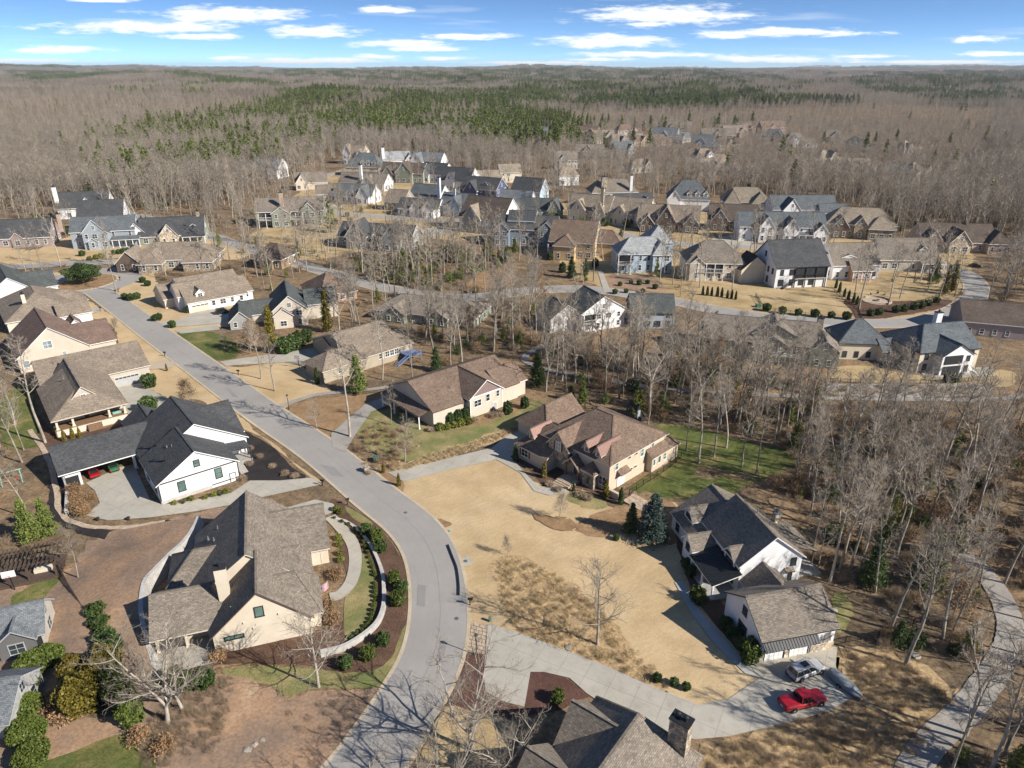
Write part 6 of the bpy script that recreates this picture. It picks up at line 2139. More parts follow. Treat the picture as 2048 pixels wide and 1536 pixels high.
def instancer(name, meshes, pts, label, stuff=True):
    """one object that scatters copies of a few meshes on points (geometry nodes)"""
    cl = bpy.data.collections.new('source_' + name)
    for i, me in enumerate(meshes):
        cl.objects.link(bpy.data.objects.new('%s_source_%02d' % (name, i), me))
    me = bpy.data.meshes.new(name)
    P = np.array([(p[0], p[1], hz(p[0], p[1]) if len(p) < 5 else p[4]) for p in pts], 'f')
    me.vertices.add(len(P))
    me.vertices.foreach_set('co', P.ravel())
    ai = me.attributes.new('pick', 'INT', 'POINT')
    ai.data.foreach_set('value', np.array([p[2] for p in pts], 'i'))
    a2 = me.attributes.new('size', 'FLOAT', 'POINT')
    a2.data.foreach_set('value', np.array([p[3] for p in pts], 'f'))
    a3 = me.attributes.new('turn', 'FLOAT', 'POINT')
    a3.data.foreach_set('value', np.array([RT.uniform(0, 6.28) for p in pts], 'f'))
    o = link(name, me)
    tag(o, label, None, None, 'stuff')
    ng = bpy.data.node_groups.new('scatter_' + name, 'GeometryNodeTree')
    ng.interface.new_socket('Geometry', in_out='INPUT', socket_type='NodeSocketGeometry')
    ng.interface.new_socket('Geometry', in_out='OUTPUT', socket_type='NodeSocketGeometry')
    N, L = ng.nodes, ng.links
    gi, go = N.new('NodeGroupInput'), N.new('NodeGroupOutput')
    iop = N.new('GeometryNodeInstanceOnPoints')
    ci = N.new('GeometryNodeCollectionInfo')
    ci.inputs['Collection'].default_value = cl
    ci.inputs['Separate Children'].default_value = True
    ci.inputs['Reset Children'].default_value = True

    def attr(nm, ty):
        n = N.new('GeometryNodeInputNamedAttribute')
        n.data_type = ty
        n.inputs['Name'].default_value = nm
        return n.outputs['Attribute']
    L.new(gi.outputs[0], iop.inputs['Points'])
    L.new(ci.outputs[0], iop.inputs['Instance'])
    iop.inputs['Pick Instance'].default_value = True
    L.new(attr('pick', 'INT'), iop.inputs['Instance Index'])
    cx = N.new('ShaderNodeCombineXYZ')
    L.new(attr('turn', 'FLOAT'), cx.inputs[2])
    L.new(cx.outputs[0], iop.inputs['Rotation'])
    L.new(attr('size', 'FLOAT'), iop.inputs['Scale'])
    L.new(iop.outputs[0], go.inputs[0])
    md = o.modifiers.new('scatter', 'NODES')
    md.node_group = ng
    return o


instancer('bare_woodland', LODB, farb, 'leafless grey brown woodland spreading far behind the houses')
instancer('pine_woodland', LODP, farp, 'dark green pine stands in the leafless woodland')
instancer('distant_bare_forest', GROVB, gb, 'grey brown leafless forest reaching the horizon')
instancer('distant_pine_forest', GROVP, gp, 'green pine belts of the distant forest')
U_ = [(x, y, k, RT.uniform(.55, 1.25)) for x, y, k in under if not clear_at(x, y)]
instancer('undergrowth', BRUSH + UNDER, U_, 'brown brush and small evergreens under the trees')
print('TREES', len(near), n_ind, len(farb), len(farp), len(gb), len(gp), len(U_))
# ---------------------------------------------------------------- vehicles
WHEEL = {}


def wheel_meshes(r, w):
    k = (r, w)
    if k not in WHEEL:
        t = MB()
        t.lathe([(r * .62, -w / 2), (r * .93, -w / 2), (r, -w / 2 + .04), (r, w / 2 - .04), (r * .93, w / 2), (r * .62, w / 2)], 20, axis='y')
        m = MB()
        m.lathe([(r * .62, -w / 2 + .01), (r * .62, w / 2 - .01)], 16, axis='y')
        for s in (-1, 1):
            for i in range(5):
                a = i * 2 * math.pi / 5
                m.beam((0, s * w * .5, 0), (math.cos(a) * r * .6, s * w * .5, math.sin(a) * r * .6), .09, .03)
        WHEEL[k] = (t.mesh('tyre', 'rubber', False), m.mesh('rim', 'chrome', False))
    return WHEEL[k]


def loft(mb, st, mi=0, caps=True):
    """st: stations (x, [(y,z)...half section from bottom to top]) mirrored"""
    rings = []
    for x, sec in st:
        ring = [(x, y, z) for y, z in sec] + [(x, -y, z) for y, z in reversed(sec)]
        rings.append(ring)
    n = len(rings[0])
    i0 = len(mb.v)
    for r in rings:
        mb.v += r
    for j in range(len(rings) - 1):
        for k in range(n):
            a, b = i0 + j * n + k, i0 + j * n + (k + 1) % n
            mb.f.append((a, a + n, b + n, b))
            mb.m.append(mi)
    if caps:
        mb.f.append(tuple(i0 + k for k in range(n)))
        mb.m.append(mi)
        e = i0 + (len(rings) - 1) * n
        mb.f.append(tuple(e + k for k in reversed(range(n))))
        mb.m.append(mi)


def vehicle(name, label, p, heading, kind, paint, cat):
    L, W = dict(truck=(5.9, 2.03), suv=(5.1, 2.0), car=(4.6, 1.82))[kind]
    root = empty(name, (p[0], p[1], .05), heading)
    tag(root, label, cat)
    hw, hl = W / 2, L / 2
    zl = .38 if kind != 'car' else .25
    belt = dict(truck=1.12, suv=1.08, car=.86)[kind]
    top = dict(truck=1.93, suv=1.8, car=1.42)[kind]

    def sec(k, zb, low=zl):
        return [(hw * .82 * k, low), (hw * .97 * k, low + .14), (hw * k, (low + zb) / 2), (hw * .98 * k, zb - .1), (hw * .9 * k, zb)]
    hood = belt - .02
    b = MB()
    if kind == 'truck':
        st = [(-hl, sec(.95, belt + .05)), (-hl + .1, sec(.985, belt + .08)), (-.9, sec(1, belt + .08)), (-.85, sec(1, belt)), (.95, sec(1, belt)), (1.2, sec(1, hood + .02)), (hl - .5, sec(.97, hood - .04)), (hl - .1, sec(.9, hood - .16)), (hl, sec(.84, hood - .3))]
    elif kind == 'suv':
        st = [(-hl, sec(.9, belt - .1)), (-hl + .12, sec(.97, belt)), (-1.5, sec(1, belt)), (1.0, sec(1, belt)), (1.35, sec(1, hood - .02)), (hl - .45, sec(.96, hood - .08)), (hl - .1, sec(.9, hood - .2)), (hl, sec(.82, hood - .34))]
    else:
        st = [(-hl, sec(.88, belt - .12)), (-hl + .2, sec(.96, belt - .02)), (-1.2, sec(1, belt)), (.8, sec(1, belt)), (1.1, sec(1, hood - .03)), (hl - .4, sec(.94, hood - .12)), (hl, sec(.8, hood - .28))]
    loft(b, st)
    body = b.build('body', paint, root, smooth=False)
    # greenhouse: glass all round, painted roof and pillars
    g = MB()
    if kind == 'truck':
        gx = [(-.85, belt), (-.72, top - .04), (.35, top), (1.12, belt)]
    elif kind == 'suv':
        gx = [(-hl + .2, belt), (-hl + .42, top - .06), (.25, top), (1.2, belt)]
    else:
        gx = [(-1.55, belt), (-.85, top - .03), (.15, top), (1.0, belt)]
    (xa, _), (xb, zb), (xc, zc), (xd, _) = gx
    wb, wt = hw * .89, hw * .72
    P = [(xa, wb, belt), (xd, wb, belt), (xc, wt, zc), (xb, wt, zb)]
    Q = [(x, -y, z) for x, y, z in P]
    g.face(P[::-1])
    g.face(Q)
    g.face([P[1], Q[1], Q[2], P[2]])
    g.face([Q[0], P[0], P[3], Q[3]])
    g.build('window_glass', 'glass_car', root, uv=False)
    r_ = MB()
    r_.prism([(xb - .05, -wt - .03), (xc + .06, -wt - .03), (xc + .06, wt + .03), (xb - .05, wt + .03)], min(zb, zc) - .03, max(zb, zc) + .05)
    for s in (1, -1):
        S = P if s > 0 else Q
        for a_, c_ in ((0, 3), (1, 2)):
            r_.beam(S[a_], S[c_], .09)
        for t in ((.5,) if kind != 'suv' else (.33, .66)):
            m0 = Vector(S[0]).lerp(Vector(S[1]), t)
            m1 = Vector(S[3]).lerp(Vector(S[2]), t)
            r_.beam(m0, m1, .07)
    rf = r_.build('roof', paint, root)
    if kind == 'suv':
        k = MB()
        for s in (-1, 1):
            k.beam((xb, s * wt * .9, zb + .1), (xc - .1, s * wt * .9, zc + .1), .05)
        k.build('roof_rail', 'chrome', rf)
        k = MB()
        k.box(-.9, -wt * .6, zc + .055, .1, wt * .6, zc + .075)
        k.build('sunroof', 'glass_car', rf)
    if kind == 'truck':
        k = MB()
        k.box(-hl + .08, -hw * .86, belt + .085, -.92, hw * .86, belt + .13)
        k.build('bed_cover', paint, root)
        k = MB()
        k.box(-.9, -hw * .9, belt + .06, -.86, hw * .9, belt + .25)
        k.build('bed_rail', 't_dark', root)
    tm, rm = wheel_meshes(.42 if kind != 'car' else .33, .28 if kind != 'car' else .22)
    wr = .42 if kind != 'car' else .33
    for x in (-hl * .62, hl * .66):
        for s in (-1, 1):
            a = MB()
            a.lathe([(wr * 1.16, -.02), (wr * 1.16, .02)], 18, (x, s * (hw * .985), wr), axis='y')
            a.build('wheel_arch', 'rubber', root, uv=False)
            t = link('wheel', tm, root, (x, s * (hw - .10), wr))
            link('rim', rm, t)
    for s in (-1, 1):
        q = MB()
        q.box(hl - .22, s * hw * .66 - .17, hood - .42, hl - .02, s * hw * .66 + .17, hood - .24)
        q.build('headlight', 'lamp_lens', root)
        q = MB()
        q.box(-hl - .02, s * hw * .8 - .1, belt - .42, -hl + .12, s * hw * .8 + .1, belt - .08)
        q.build('taillight', 'lamp_red', root)
        q = MB()
        q.box(xd - .25, s * (hw + .14) - .12, belt - .02, xd - .05, s * (hw + .14) + .12, belt + .2)
        q.build('mirror', paint if kind != 'truck' else 't_dark', root)
        q = MB()
        for hx in (-.2, .75):
            q.box(hx - .28, s * hw * 1.0 - .02, belt - .2, hx - .1, s * hw * 1.0 + .02, belt - .16)
        q.build('door_handle', 'chrome', root)
    for x0, x1, zz in ((hl - .06, hl + .06, zl), (-hl - .08, -hl + .04, zl)):
        q = MB()
        q.box(x0, -hw * .84, zz, x1, hw * .84, zz + .22)
        q.build('bumper', 'chrome' if kind == 'truck' else 't_dark', root)
    q = MB()
    for hx in (-.32, .35, 1.08):
        for s in (-1, 1):
            q.box(hx - .012, s * hw * .995 - .012, zl + .16, hx + .012, s * hw * .995 + .012, belt - .06)
    q.build('door_seam', 'rubber', root)
    q = MB()
    q.box(-hl * .42, -hw * 1.0, zl - .02, hl * .44, hw * 1.0, zl + .1)
    q.build('rocker_panel', 't_dark', root)
    q = MB()
    q.box(hl - .03, -hw * .5, hood - .5, hl + .03, hw * .5, hood - .26)
    q.build('grille', 't_dark', root)
    q = MB()
    q.box(-hl - .03, -.2, belt - .55, -hl, .2, belt - .42)
    q.build('number_plate', 'flag_white', root)
    return root


def head(a, b):
    p, q = G(*a), G(*b)
    return math.atan2(q.y - p.y, q.x - p.x), (p + q) / 2


hd_, c_ = head((1585, 1428), (1641, 1414))
nrm = Vector((-math.sin(hd_), math.cos(hd_), 0))
vehicle('pickup_truck', 'bright red crew cab pickup truck with covered bed on the concrete apron', c_ + nrm * .95, hd_, 'truck', 'paint_red', 'pickup truck')
hd_, c_ = head((1602, 1366), (1639, 1351))
nrm = Vector((-math.sin(hd_), math.cos(hd_), 0))
vehicle('suv', 'silver sport utility vehicle with roof rails in front of the white garage', c_ + nrm * .95, hd_, 'suv', 'paint_silver', 'car')
hb = R(38.3)
vehicle('red_car', 'red car parked in the carport of the white farmhouse', G(187, 948), hb + math.pi / 2, 'car', 'paint_red', 'car')
vehicle('green_car', 'dark green car parked in the carport beside the red one', G(226, 936), hb + math.pi / 2, 'car', 'paint_green', 'car')
vehicle('black_suv', 'black sport utility vehicle parked by the white garage door of the dormered house', G(448, 627), R(30), 'suv', 'paint_black', 'car')
vehicle('white_car', 'white car parked in front of the greige cottage', G(652, 412), R(12), 'suv', 'paint_white', 'car')
vehicle('dark_car', 'dark car parked on the outer side of the far road bend', G(1950, 534), R(-20), 'car', 'paint_black', 'car')
# covered trailer
a, b = G(1668, 1356), G(1704, 1386)
t_ = empty('covered_trailer', (a + b) / 2, math.atan2(b.y - a.y, b.x - a.x))
tag(t_, 'long low trailer under a wrinkled grey tarpaulin beside the silver car', 'trailer')
mb = MB()
loft(mb, [(-2.3, [(.3, .35), (.5, .5), (.3, .75)]), (-1.9, [(.7, .3), (.85, .6), (.5, 1.05)]), (-.6, [(.75, .28), (.9, .65), (.45, 1.2)]), (.7, [(.75, .28), (.88, .62), (.4, 1.05)]), (1.9, [(.6, .3), (.7, .55), (.3, .85)]), (2.6, [(.2, .35), (.28, .45), (.1, .6)])])
mb.build('tarpaulin', 'tarp', t_, uv=False, smooth=True)
tm, rm = wheel_meshes(.33, .22)
for s in (-1, 1):
    w_ = link('wheel', tm, t_, (0, s * .8, .33))
    link('rim', rm, w_)

# ---------------------------------------------------------------- street furniture and garden things


def thing_mb(name, label, cat, p, rz=0, group=None):
    return tag(empty(name, (p[0], p[1], 0), rz), label, cat, group)


MBX = None


def mailbox(px, py, where):
    global MBX
    r = thing_mb('mailbox', 'black mailbox on a post ' + where, 'mailbox', G(px, py), RND.uniform(-.4, .4), 'mailboxes along the streets')
    if MBX is None:
        a = MB()
        a.box(-.07, -.07, -.1, .07, .07, 1.1)
        a.beam((0, 0, .75), (.3, 0, 1.08), .07)
        b = MB()
        loft(b, [(-.32, [(.13, 1.1), (.14, 1.28), (.08, 1.42), (.0, 1.45)]), (.42, [(.13, 1.1), (.14, 1.28), (.08, 1.42), (.0, 1.45)])])
        c = MB()
        c.box(.1, .14, 1.3, .14, .17, 1.55)
        MBX = (a.mesh('post', 'black_iron'), b.mesh('box', 'black_iron'), c.mesh('flag', 'sign_red'))
    link('post', MBX[0], r)
    bx = link('box', MBX[1], r)
    link('flag', MBX[2], bx)


for m in ((645, 972, 'at the foot of the farmhouse drive'), (695, 1010, 'by the tan house garden'), (940, 1211, 'on the dormant lawn by the bend'), (240, 561, 'beside the turning loop'), (201, 622, 'near the grey hip house'), (330, 713, 'by the bungalow path'), (457, 822, 'on the verge above the farmhouse'), (477, 750, 'opposite the bungalow'), (222, 520, 'by the blue grey house'), (231, 588, 'at the edge of the loop lawn')):
    mailbox(*m)


def lamp(px, py, where):
    r = thing_mb('street_lamp', 'black lantern street lamp ' + where, 'street lamp', G(px, py), 0, 'street lamps')
    a = MB()
    a.lathe([(.16, -.1), (.16, .35), (.075, .5), (.06, 3.1), (.09, 3.12)], 10)
    a.build('pole', 'black_iron', r, uv=False)
    b = MB()
    b.lathe([(.13, 3.12), (.24, 3.55)], 8)
    l_ = b.build('lantern', 'glass_pale', r, uv=False)
    c = MB()
    c.lathe([(.3, 3.55), (.24, 3.66), (.08, 3.78), (.03, 3.95)], 8)
    c.build('cap', 'black_iron', l_, uv=False)


lamp(953, 1311, 'at the stone apron of the shared drive')
lamp(578, 819, 'beside the gravel walk')
lamp(175, 611, 'at the mouth of the turning loop')


def simple(name, label, cat, p, boxes, mat, rz=0, group=None, z=0):
    mb = MB()
    for b in boxes:
        mb.box(*b)
    o = mb.build(name, mat, None, (p[0], p[1], z), rz)
    return tag(o, label, cat, group)


def disc(name, label, cat, px, py, r, mat, square=False):
    root = thing_mb(name, label, cat, G(px, py), .4)
    if square:
        s = MB()
        s.box(-.95, -.95, .0, .95, .95, .085)
        s.build('slab', 'concrete', root)
    m = MB()
    m.lathe([(r, .03), (r, .1), (r * .92, .105)], 20)
    m.build('rim', mat, root, uv=False)
    m = MB()
    for k in range(5):
        m.box(-r * .6, -r * .6 + k * r * .3 - .02, .1, r * .6, -r * .6 + k * r * .3 + .02, .112)
    m.build('ribs', 'black_iron', root, uv=False)


disc('manhole_cover', 'iron manhole cover in the road by the stone apron', 'manhole', 913, 1238, .36, 'metal_grey')
disc('manhole_cover', 'iron manhole cover in the road below the young conical evergreens', 'manhole', 811, 1026, .36, 'metal_grey')
disc('manhole_cover', 'manhole cover set in a square concrete slab at the lawn edge', 'manhole', 931, 1123, .36, 'metal_grey', True)
disc('valve_cover', 'round green valve cover in the dormant lawn', 'valve cover', 897, 1063, .4, 'teal_wood')
simple('transformer_box', 'green utility transformer box on the bank by the drive', 'utility box', G(754, 922), [(-.7, -.6, -.1, .7, .6, .9), (-.75, -.65, .9, .75, .65, 1.0)], 'green_metal', .3)
simple('utility_pedestal', 'small green utility pedestal on the lawn by the shared drive', 'utility box', G(980, 1243), [(-.16, -.16, -.1, .16, .16, .75), (-.19, -.19, .75, .19, .19, .85)], 'green_metal', .3)
simple('stone_pillar', 'short stone pillar at the corner of the long concrete drive', 'pillar', G(733, 944), [(-.45, -.45, -.1, .45, .45, 1.15), (-.52, -.52, 1.15, .52, .52, 1.27)], 'w_stone', .5)
simple('utility_pedestal', 'green utility box by the fence of the big white brick house', 'utility box', G(1516, 614), [(-.7, -.6, -.1, .7, .6, .9), (-.75, -.65, .9, .75, .65, 1.0)], 'green_metal', .1)
# drain edge along the bend
ribbon('drain_edging', GP([(896, 1092), (906, 1118), (914, 1140), (918, 1172), (918, 1192)]), .22, 'black_iron', z=.35, thick=.5, clear=False)
ribbon('kerb', GP([(975, 1251), (1049, 1274), (1186, 1325), (1303, 1376), (1391, 1411)]), .3, 'concrete_grey', z=.13, thick=.25, clear=False)
# rocks
RK = []
for i in range(3):
    bm = bmesh.new()
    bmesh.ops.create_icosphere(bm, subdivisions=2, radius=1)
    rg = random.Random(60 + i)
    for v in bm.verts:
        v.co *= rg.uniform(.8, 1.15)
        v.co.z *= .62
    me = bpy.data.meshes.new('boulder')
    bm.to_mesh(me)
    bm.free()
    me.materials.append(MATS['rock'])
    RK.append(me)
for i, (px, py, s, w) in enumerate([(1138, 1296, .55, 'on the scrub slope above the shared drive'), (1262, 1012, .5, 'by the stone steps'), (1660, 1235, .6, 'behind the white garage'), (1668, 1222, .5, 'behind the white garage'), (1655, 1215, .45, 'behind the white garage'), (600, 1260, .5, 'under the tan gable wall'), (495, 1500, .5, 'in the mulch below the tan house'), (510, 1490, .4, 'in the mulch below the tan house'), (525, 1480, .35, 'in the mulch below the tan house'), (1832, 1312, .6, 'in the woods beside the black fence'), (1770, 1225, .5, 'on the bare slope behind the garage'), (1790, 1235, .4, 'on the bare slope behind the garage'), (183, 580, .6, 'on the loop island'), (190, 577, .5, 'on the loop island')]):
    o = link('boulder', RK[i % 3], None, G(px, py), i * 1.3)
    o.scale = (s, s * 1.2, s)
    tag(o, 'grey brown boulder ' + w, 'boulder', 'garden boulders')
CREEK = [(1066, 1030), (1100, 1034), (1140, 1040), (1155, 1056), (1132, 1064), (1092, 1050)]
sheet('creek_bed', CREEK, 'straw', rough=.3)
CW = wpoly(CREEK)
rk2 = []
while len(rk2) < 420:
    p = G(RT.uniform(1064, 1157), RT.uniform(1028, 1066))
    if inpoly(p.x, p.y, CW):
        rk2.append((p.x, p.y, RT.randrange(3), RT.uniform(.07, .2)))
PB_ = [m_.copy() for m_ in RK]
for m_ in PB_:
    m_.materials[0] = MATS['pebble']
instancer('river_stones', PB_, rk2, 'tan river stones in the dry creek bed')


# retaining walls of the tan house, stepped block courses
def block_wall(name, label, line, hgt, th, courses, mat='blockwall', z0=-.1):
    root = thing_mb(name, label, 'retaining wall', line[0])
    o = Vector((line[0].x, line[0].y, 0))
    P = catmull(line, 6)
    for c in range(courses):
        m = MB()
        ins = c * .045
        for i in range(len(P) - 1):
            hh = hgt(i / (len(P) - 1))
            za, zb = z0 + (hh - z0) * c / courses, z0 + (hh - z0) * (c + 1) / courses - .03
            h2 = hgt((i + 1) / (len(P) - 1))
            zc, zd = z0 + (h2 - z0) * c / courses, z0 + (h2 - z0) * (c + 1) / courses - .03
            d = (P[i + 1] - P[i]).normalized()
            d2 = (P[min(i + 2, len(P) - 1)] - P[i]).normalized()
            n1 = Vector((-d.y, d.x, 0))
            a, b = P[i] - o + n1 * ins, P[i + 1] - o + n1 * ins
            a2, b2 = a + n1 * th, b + n1 * th
            m.face([(a.x, a.y, za), (b.x, b.y, zc), (b.x, b.y, zd), (a.x, a.y, zb)])
            m.face([(a.x, a.y, zb), (b.x, b.y, zd), (b2.x, b2.y, zd), (a2.x, a2.y, zb)])
            m.face([(b2.x, b2.y, zc), (a2.x, a2.y, za), (a2.x, a2.y, zb), (b2.x, b2.y, zd)])
        m.build('block_course', mat, root)
    return root


z6 = lambda x, y: (250 + x * .29297, 950 + y * .29297)
wl = GP([(324, 1338), (307, 1288), (298, 1245), z6(170, 905), z6(190, 800), z6(250, 730), z6(330, 645), z6(430, 540), z6(500, 430), z6(540, 330)])
block_wall('retaining_wall', 'tall curved pale block retaining wall behind the tan house', wl, lambda t: 2.5 - .9 * max(0, t - .7) / .3 - 1.6 * max(0, .3 - t) / .3, .6, 9)
# the clay bank held by that wall
PB = catmull(wl, 6)
mb = MB()
prev = None
for i, p in enumerate(PB):
    d = (PB[min(i + 1, len(PB) - 1)] - PB[max(i - 1, 0)]).normalized()
    n1 = Vector((-d.y, d.x, 0))
    t = i / (len(PB) - 1)
    hh = (2.5 - .9 * max(0, t - .7) / .3 - 1.6 * max(0, .3 - t) / .3) * .93
    row = [p + n1 * 1.0 + Vector((0, 0, hh)), p + n1 * 4.5 + Vector((0, 0, hh * .86)), p + n1 * 8.5 + Vector((0, 0, hh * .55)), p + n1 * 12.5 + Vector((0, 0, hh * .22)), p + n1 * 16 + Vector((0, 0, .0))]
    if prev:
        for k in range(4):
            mb.face([prev[k + 1], prev[k], row[k], row[k + 1]])
    else:
        mb.face([row[0], row[1], row[2], row[3], row[4], (p + n1 * 1.0)])
    prev = row
mb.face([(PB[-1] + n1 * 1.0), prev[4], prev[3], prev[2], prev[1], prev[0]])
tag(mb.build('earth_bank', 'clay', smooth=True), kind='structure')
wr_ = GP([z6(1340, 1250), z6(1500, 1205), z6(1640, 1120), z6(1735, 1030), z6(1778, 930), z6(1786, 830), z6(1778, 700), z6(1745, 590), z6(1690, 480), z6(1610, 380), z6(1520, 315), z6(1425, 288)])
block_wall('retaining_wall', 'low curved pale block wall edging the lawn of the tan house along the bend', wr_, lambda t: .95 - .7 * t, .5, 4)
# wall beside the farmhouse court
block_wall('retaining_wall', 'white topped garden wall at the side of the farmhouse court', GP([(138, 1030), (139, 1000), (141, 960)]), lambda t: .9, .45, 3)


def fence(name, label, pts, h=1.2, mat='black_iron', step=2.4, pick=.16, rails=(.15, 1.05), wood=False):
    P = GP(pts)
    root = thing_mb(name, label, 'fence', P[0])
    o = P[0].copy()
    pm = MB()
    pm.box(-.05, -.05, -.1, .05, .05, h + .08)
    pme = pm.mesh('post', mat)
    for a, b in zip(P, P[1:]):
        L = (b - a).length
        n = max(1, int(round(L / step)))
        ang = math.atan2(b.y - a.y, b.x - a.x)
        for i in range(n):
            q = a.lerp(b, i / n) - o
            link('post', pme, root, q, ang)
        w = MB()
        for z in rails:
            w.beam(a - o + Vector((0, 0, z)), b - o + Vector((0, 0, z)), .05)
        w.build('rail', mat, root)
        k = MB()
        m = int(L / pick)
        for i in range(m):
            q = a.lerp(b, (i + .5) / m) - o
            if wood:
                k.box(q.x - .06, q.y - .02, .05, q.x + .06, q.y + .02, h)
            else:
                k.box(q.x - .011, q.y - .011, .1, q.x + .011, q.y + .011, h)
        k.build('pickets', mat, root)
    link('post', pme, root, P[-1] - o)


fence('iron_fence', 'black iron fence running from the white garage into the woods', [(1662, 1292), (1690, 1286), (1722, 1280), (1756, 1276), (1800, 1262), (1850, 1240)], pick=.2)
fence('iron_fence', 'black iron fence round the lawn of the big white brick house', [(1511, 592), (1522, 612), (1536, 622), (1610, 632), (1700, 638), (1722, 640), (1715, 620), (1668, 585)], pick=.3)
fence('iron_fence', 'black iron fence along the bed of the fire pit garden', [(1725, 624), (1790, 618), (1850, 604), (1890, 590)], pick=.3)
fence('iron_fence', 'black iron fence below the terrace of the cream balcony house', [(1640, 764), (1760, 768), (1880, 768), (1990, 760)], pick=.3)
fence('iron_fence', 'black iron fence beside the gravel walk of the plum gable house', [(560, 496), (640, 520), (740, 545), (800, 560)], pick=.4)
fence('wooden_fence', 'brown wooden rail fence on the slope below the pergola', [(118, 1137), (140, 1180), (168, 1225), (192, 1268)], h=1.3, mat='wood_dark', pick=.3, wood=True)
fence('iron_fence', 'thin iron fence at the side lawn of the stone entry house', [(1258, 990), (1300, 962), (1340, 935), (1362, 915)], pick=.25)

# pergola with deck
pg = thing_mb('pergola', 'dark timber pergola over a deck at the garden of the grey porch', 'pergola', G(66, 1150), R(22))
mb = MB()
mb.box(-6.5, -2.4, -.1, 4.2, 4.0, .5)
mb.build('deck', 'wood_dark', pg)
for x in (-4, 0, 3.6):
    for y in (-1.8, 2.6):
        m = MB()
        m.box(x - .14, y - .14, .5, x + .14, y + .14, 3.0)
        m.build('post', 'wood_dark', pg)
for y in (-1.8, 2.6):
    m = MB()
    m.box(-4.6, y - .09, 3.0, 4.3, y + .09, 3.25)
    m.build('beam', 'wood_dark', pg)
for k in range(15):
    m = MB()
    m.box(-4.4 + k * .6, -2.5, 3.26, -4.33 + k * .6, 3.3, 3.42)
    m.build('rafter', 'wood_dark', pg)
m = MB()
m.box(.4, -.6, .5, 2.8, .4, 1.1)
m.build('sofa', 'w_cream', pg)
hp = thing_mb('basketball_hoop', 'basketball hoop with white backboard near the pergola', 'basketball hoop', G(30, 1180), R(200))
m = MB()
m.beam((0, 0, 0), (0, .2, 3.0), .12)
m.build('pole', 'black_iron', hp)
m = MB()
m.box(-.9, .4, 2.7, .9, .46, 3.8)
m.build('backboard', 'flag_white', hp)
m = MB()
for k in range(12):
    a, b = 2 * math.pi * k / 12, 2 * math.pi * (k + 1) / 12
    m.beam((.23 * math.cos(a), .75 + .23 * math.sin(a), 3.0), (.23 * math.cos(b), .75 + .23 * math.sin(b), 3.0), .03)
m.build('rim', 'sign_red', hp)
hp2 = thing_mb('basketball_hoop', 'basketball hoop standing by the drive of the hip garage house', 'basketball hoop', G(599, 736), R(160))
for n_, me_ in (('pole', hp.children[0].data), ('backboard', hp.children[1].data), ('rim', hp.children[2].data)):
    link(n_, me_, hp2)
gh('grey roofed screened porch with white gable at the lower corner garden', (-70, 1300), (90, 1262), 3.0, 6.5, 2.6, 'greige', 'bluegrey', [('g', 5.5, 4.2, .8, 3.0, 1.7, 'darkgrey')], trim='t_grey', name='screened_porch')
HOUSES[-1][3].box('screen', (HOUSES[-1][3].dim[2] - 5, .28, .3, HOUSES[-1][3].dim[2] - .3, .33, 2.7), 'screen')
gh('grey roofed wing with pale wall beside the clipped green hedge', (-120, 1460), (18, 1445), 3.0, 8, 2.6, 'grey', 'bluegrey', [], trim='t_grey', name='hedge_house')
# teal swing frame
sw_ = thing_mb('swing_frame', 'teal wooden swing frame on the lawn at the edge of the left woods', 'swing', G(25, 965), R(35))
for x in (-1.6, 1.6):
    for y in (-1, 1):
        m = MB()
        m.beam((x, y, 0), (x, 0, 2.4), .12)
        m.build('leg', 'teal_wood', sw_)
m = MB()
m.beam((-2, 0, 2.4), (2, 0, 2.4), .14)
m.build('beam', 'teal_wood', sw_)
for x in (-.7, .7):
    m = MB()
    m.beam((x - .2, 0, 2.4), (x - .2, 0, .55), .02)
    m.beam((x + .2, 0, 2.4), (x + .2, 0, .55), .02)
    m.box(x - .25, -.12, .5, x + .25, .12, .55)
    m.build('swing_seat', 'sign_red', sw_)
# A-frame shed in the woods
af = thing_mb('a_frame_shed', 'small black A frame shed with blue door and pale roof panel in the woods', 'shed', G(1268, 832), R(35))
m = MB()
m.face([(-1.7, -1.5, 0), (0, -1.5, 3.6), (0, 1.5, 3.6), (-1.7, 1.5, 0)][::-1])
m.face([(1.7, -1.5, 0), (0, -1.5, 3.6), (0, 1.5, 3.6), (1.7, 1.5, 0)])
m.face([(-1.6, -1.4, 0), (1.6, -1.4, 0), (0, -1.4, 3.5)])
m.face([(1.6, 1.4, 0), (-1.6, 1.4, 0), (0, 1.4, 3.5)])
m.build('shell', 't_dark', af)
m = MB()
m.box(-.4, -1.48, .1, .4, -1.42, 2.0)
m.build('door', 'w_blue', af)
for k in range(4):
    m = MB()
    q = [Vector((1.66 - .36 * k, -1.4, .25 + .77 * k)), Vector((1.36 - .36 * k, -1.4, .9 + .77 * k)), Vector((1.36 - .36 * k, 1.4, .9 + .77 * k)), Vector((1.66 - .36 * k, 1.4, .25 + .77 * k))]
    m.face([v + Vector((.08, 0, .04)) for v in q[::-1]])
    m.build('roof_panel', 'w_palegrey', af)
simple('air_conditioner', 'dark air conditioning unit behind the stone entry house', 'air conditioner', G(1282, 842), [(-.5, -.5, 0, .5, .5, 1.0), (-.42, -.42, 1.0, .42, .42, 1.08)], 't_dark', .6)
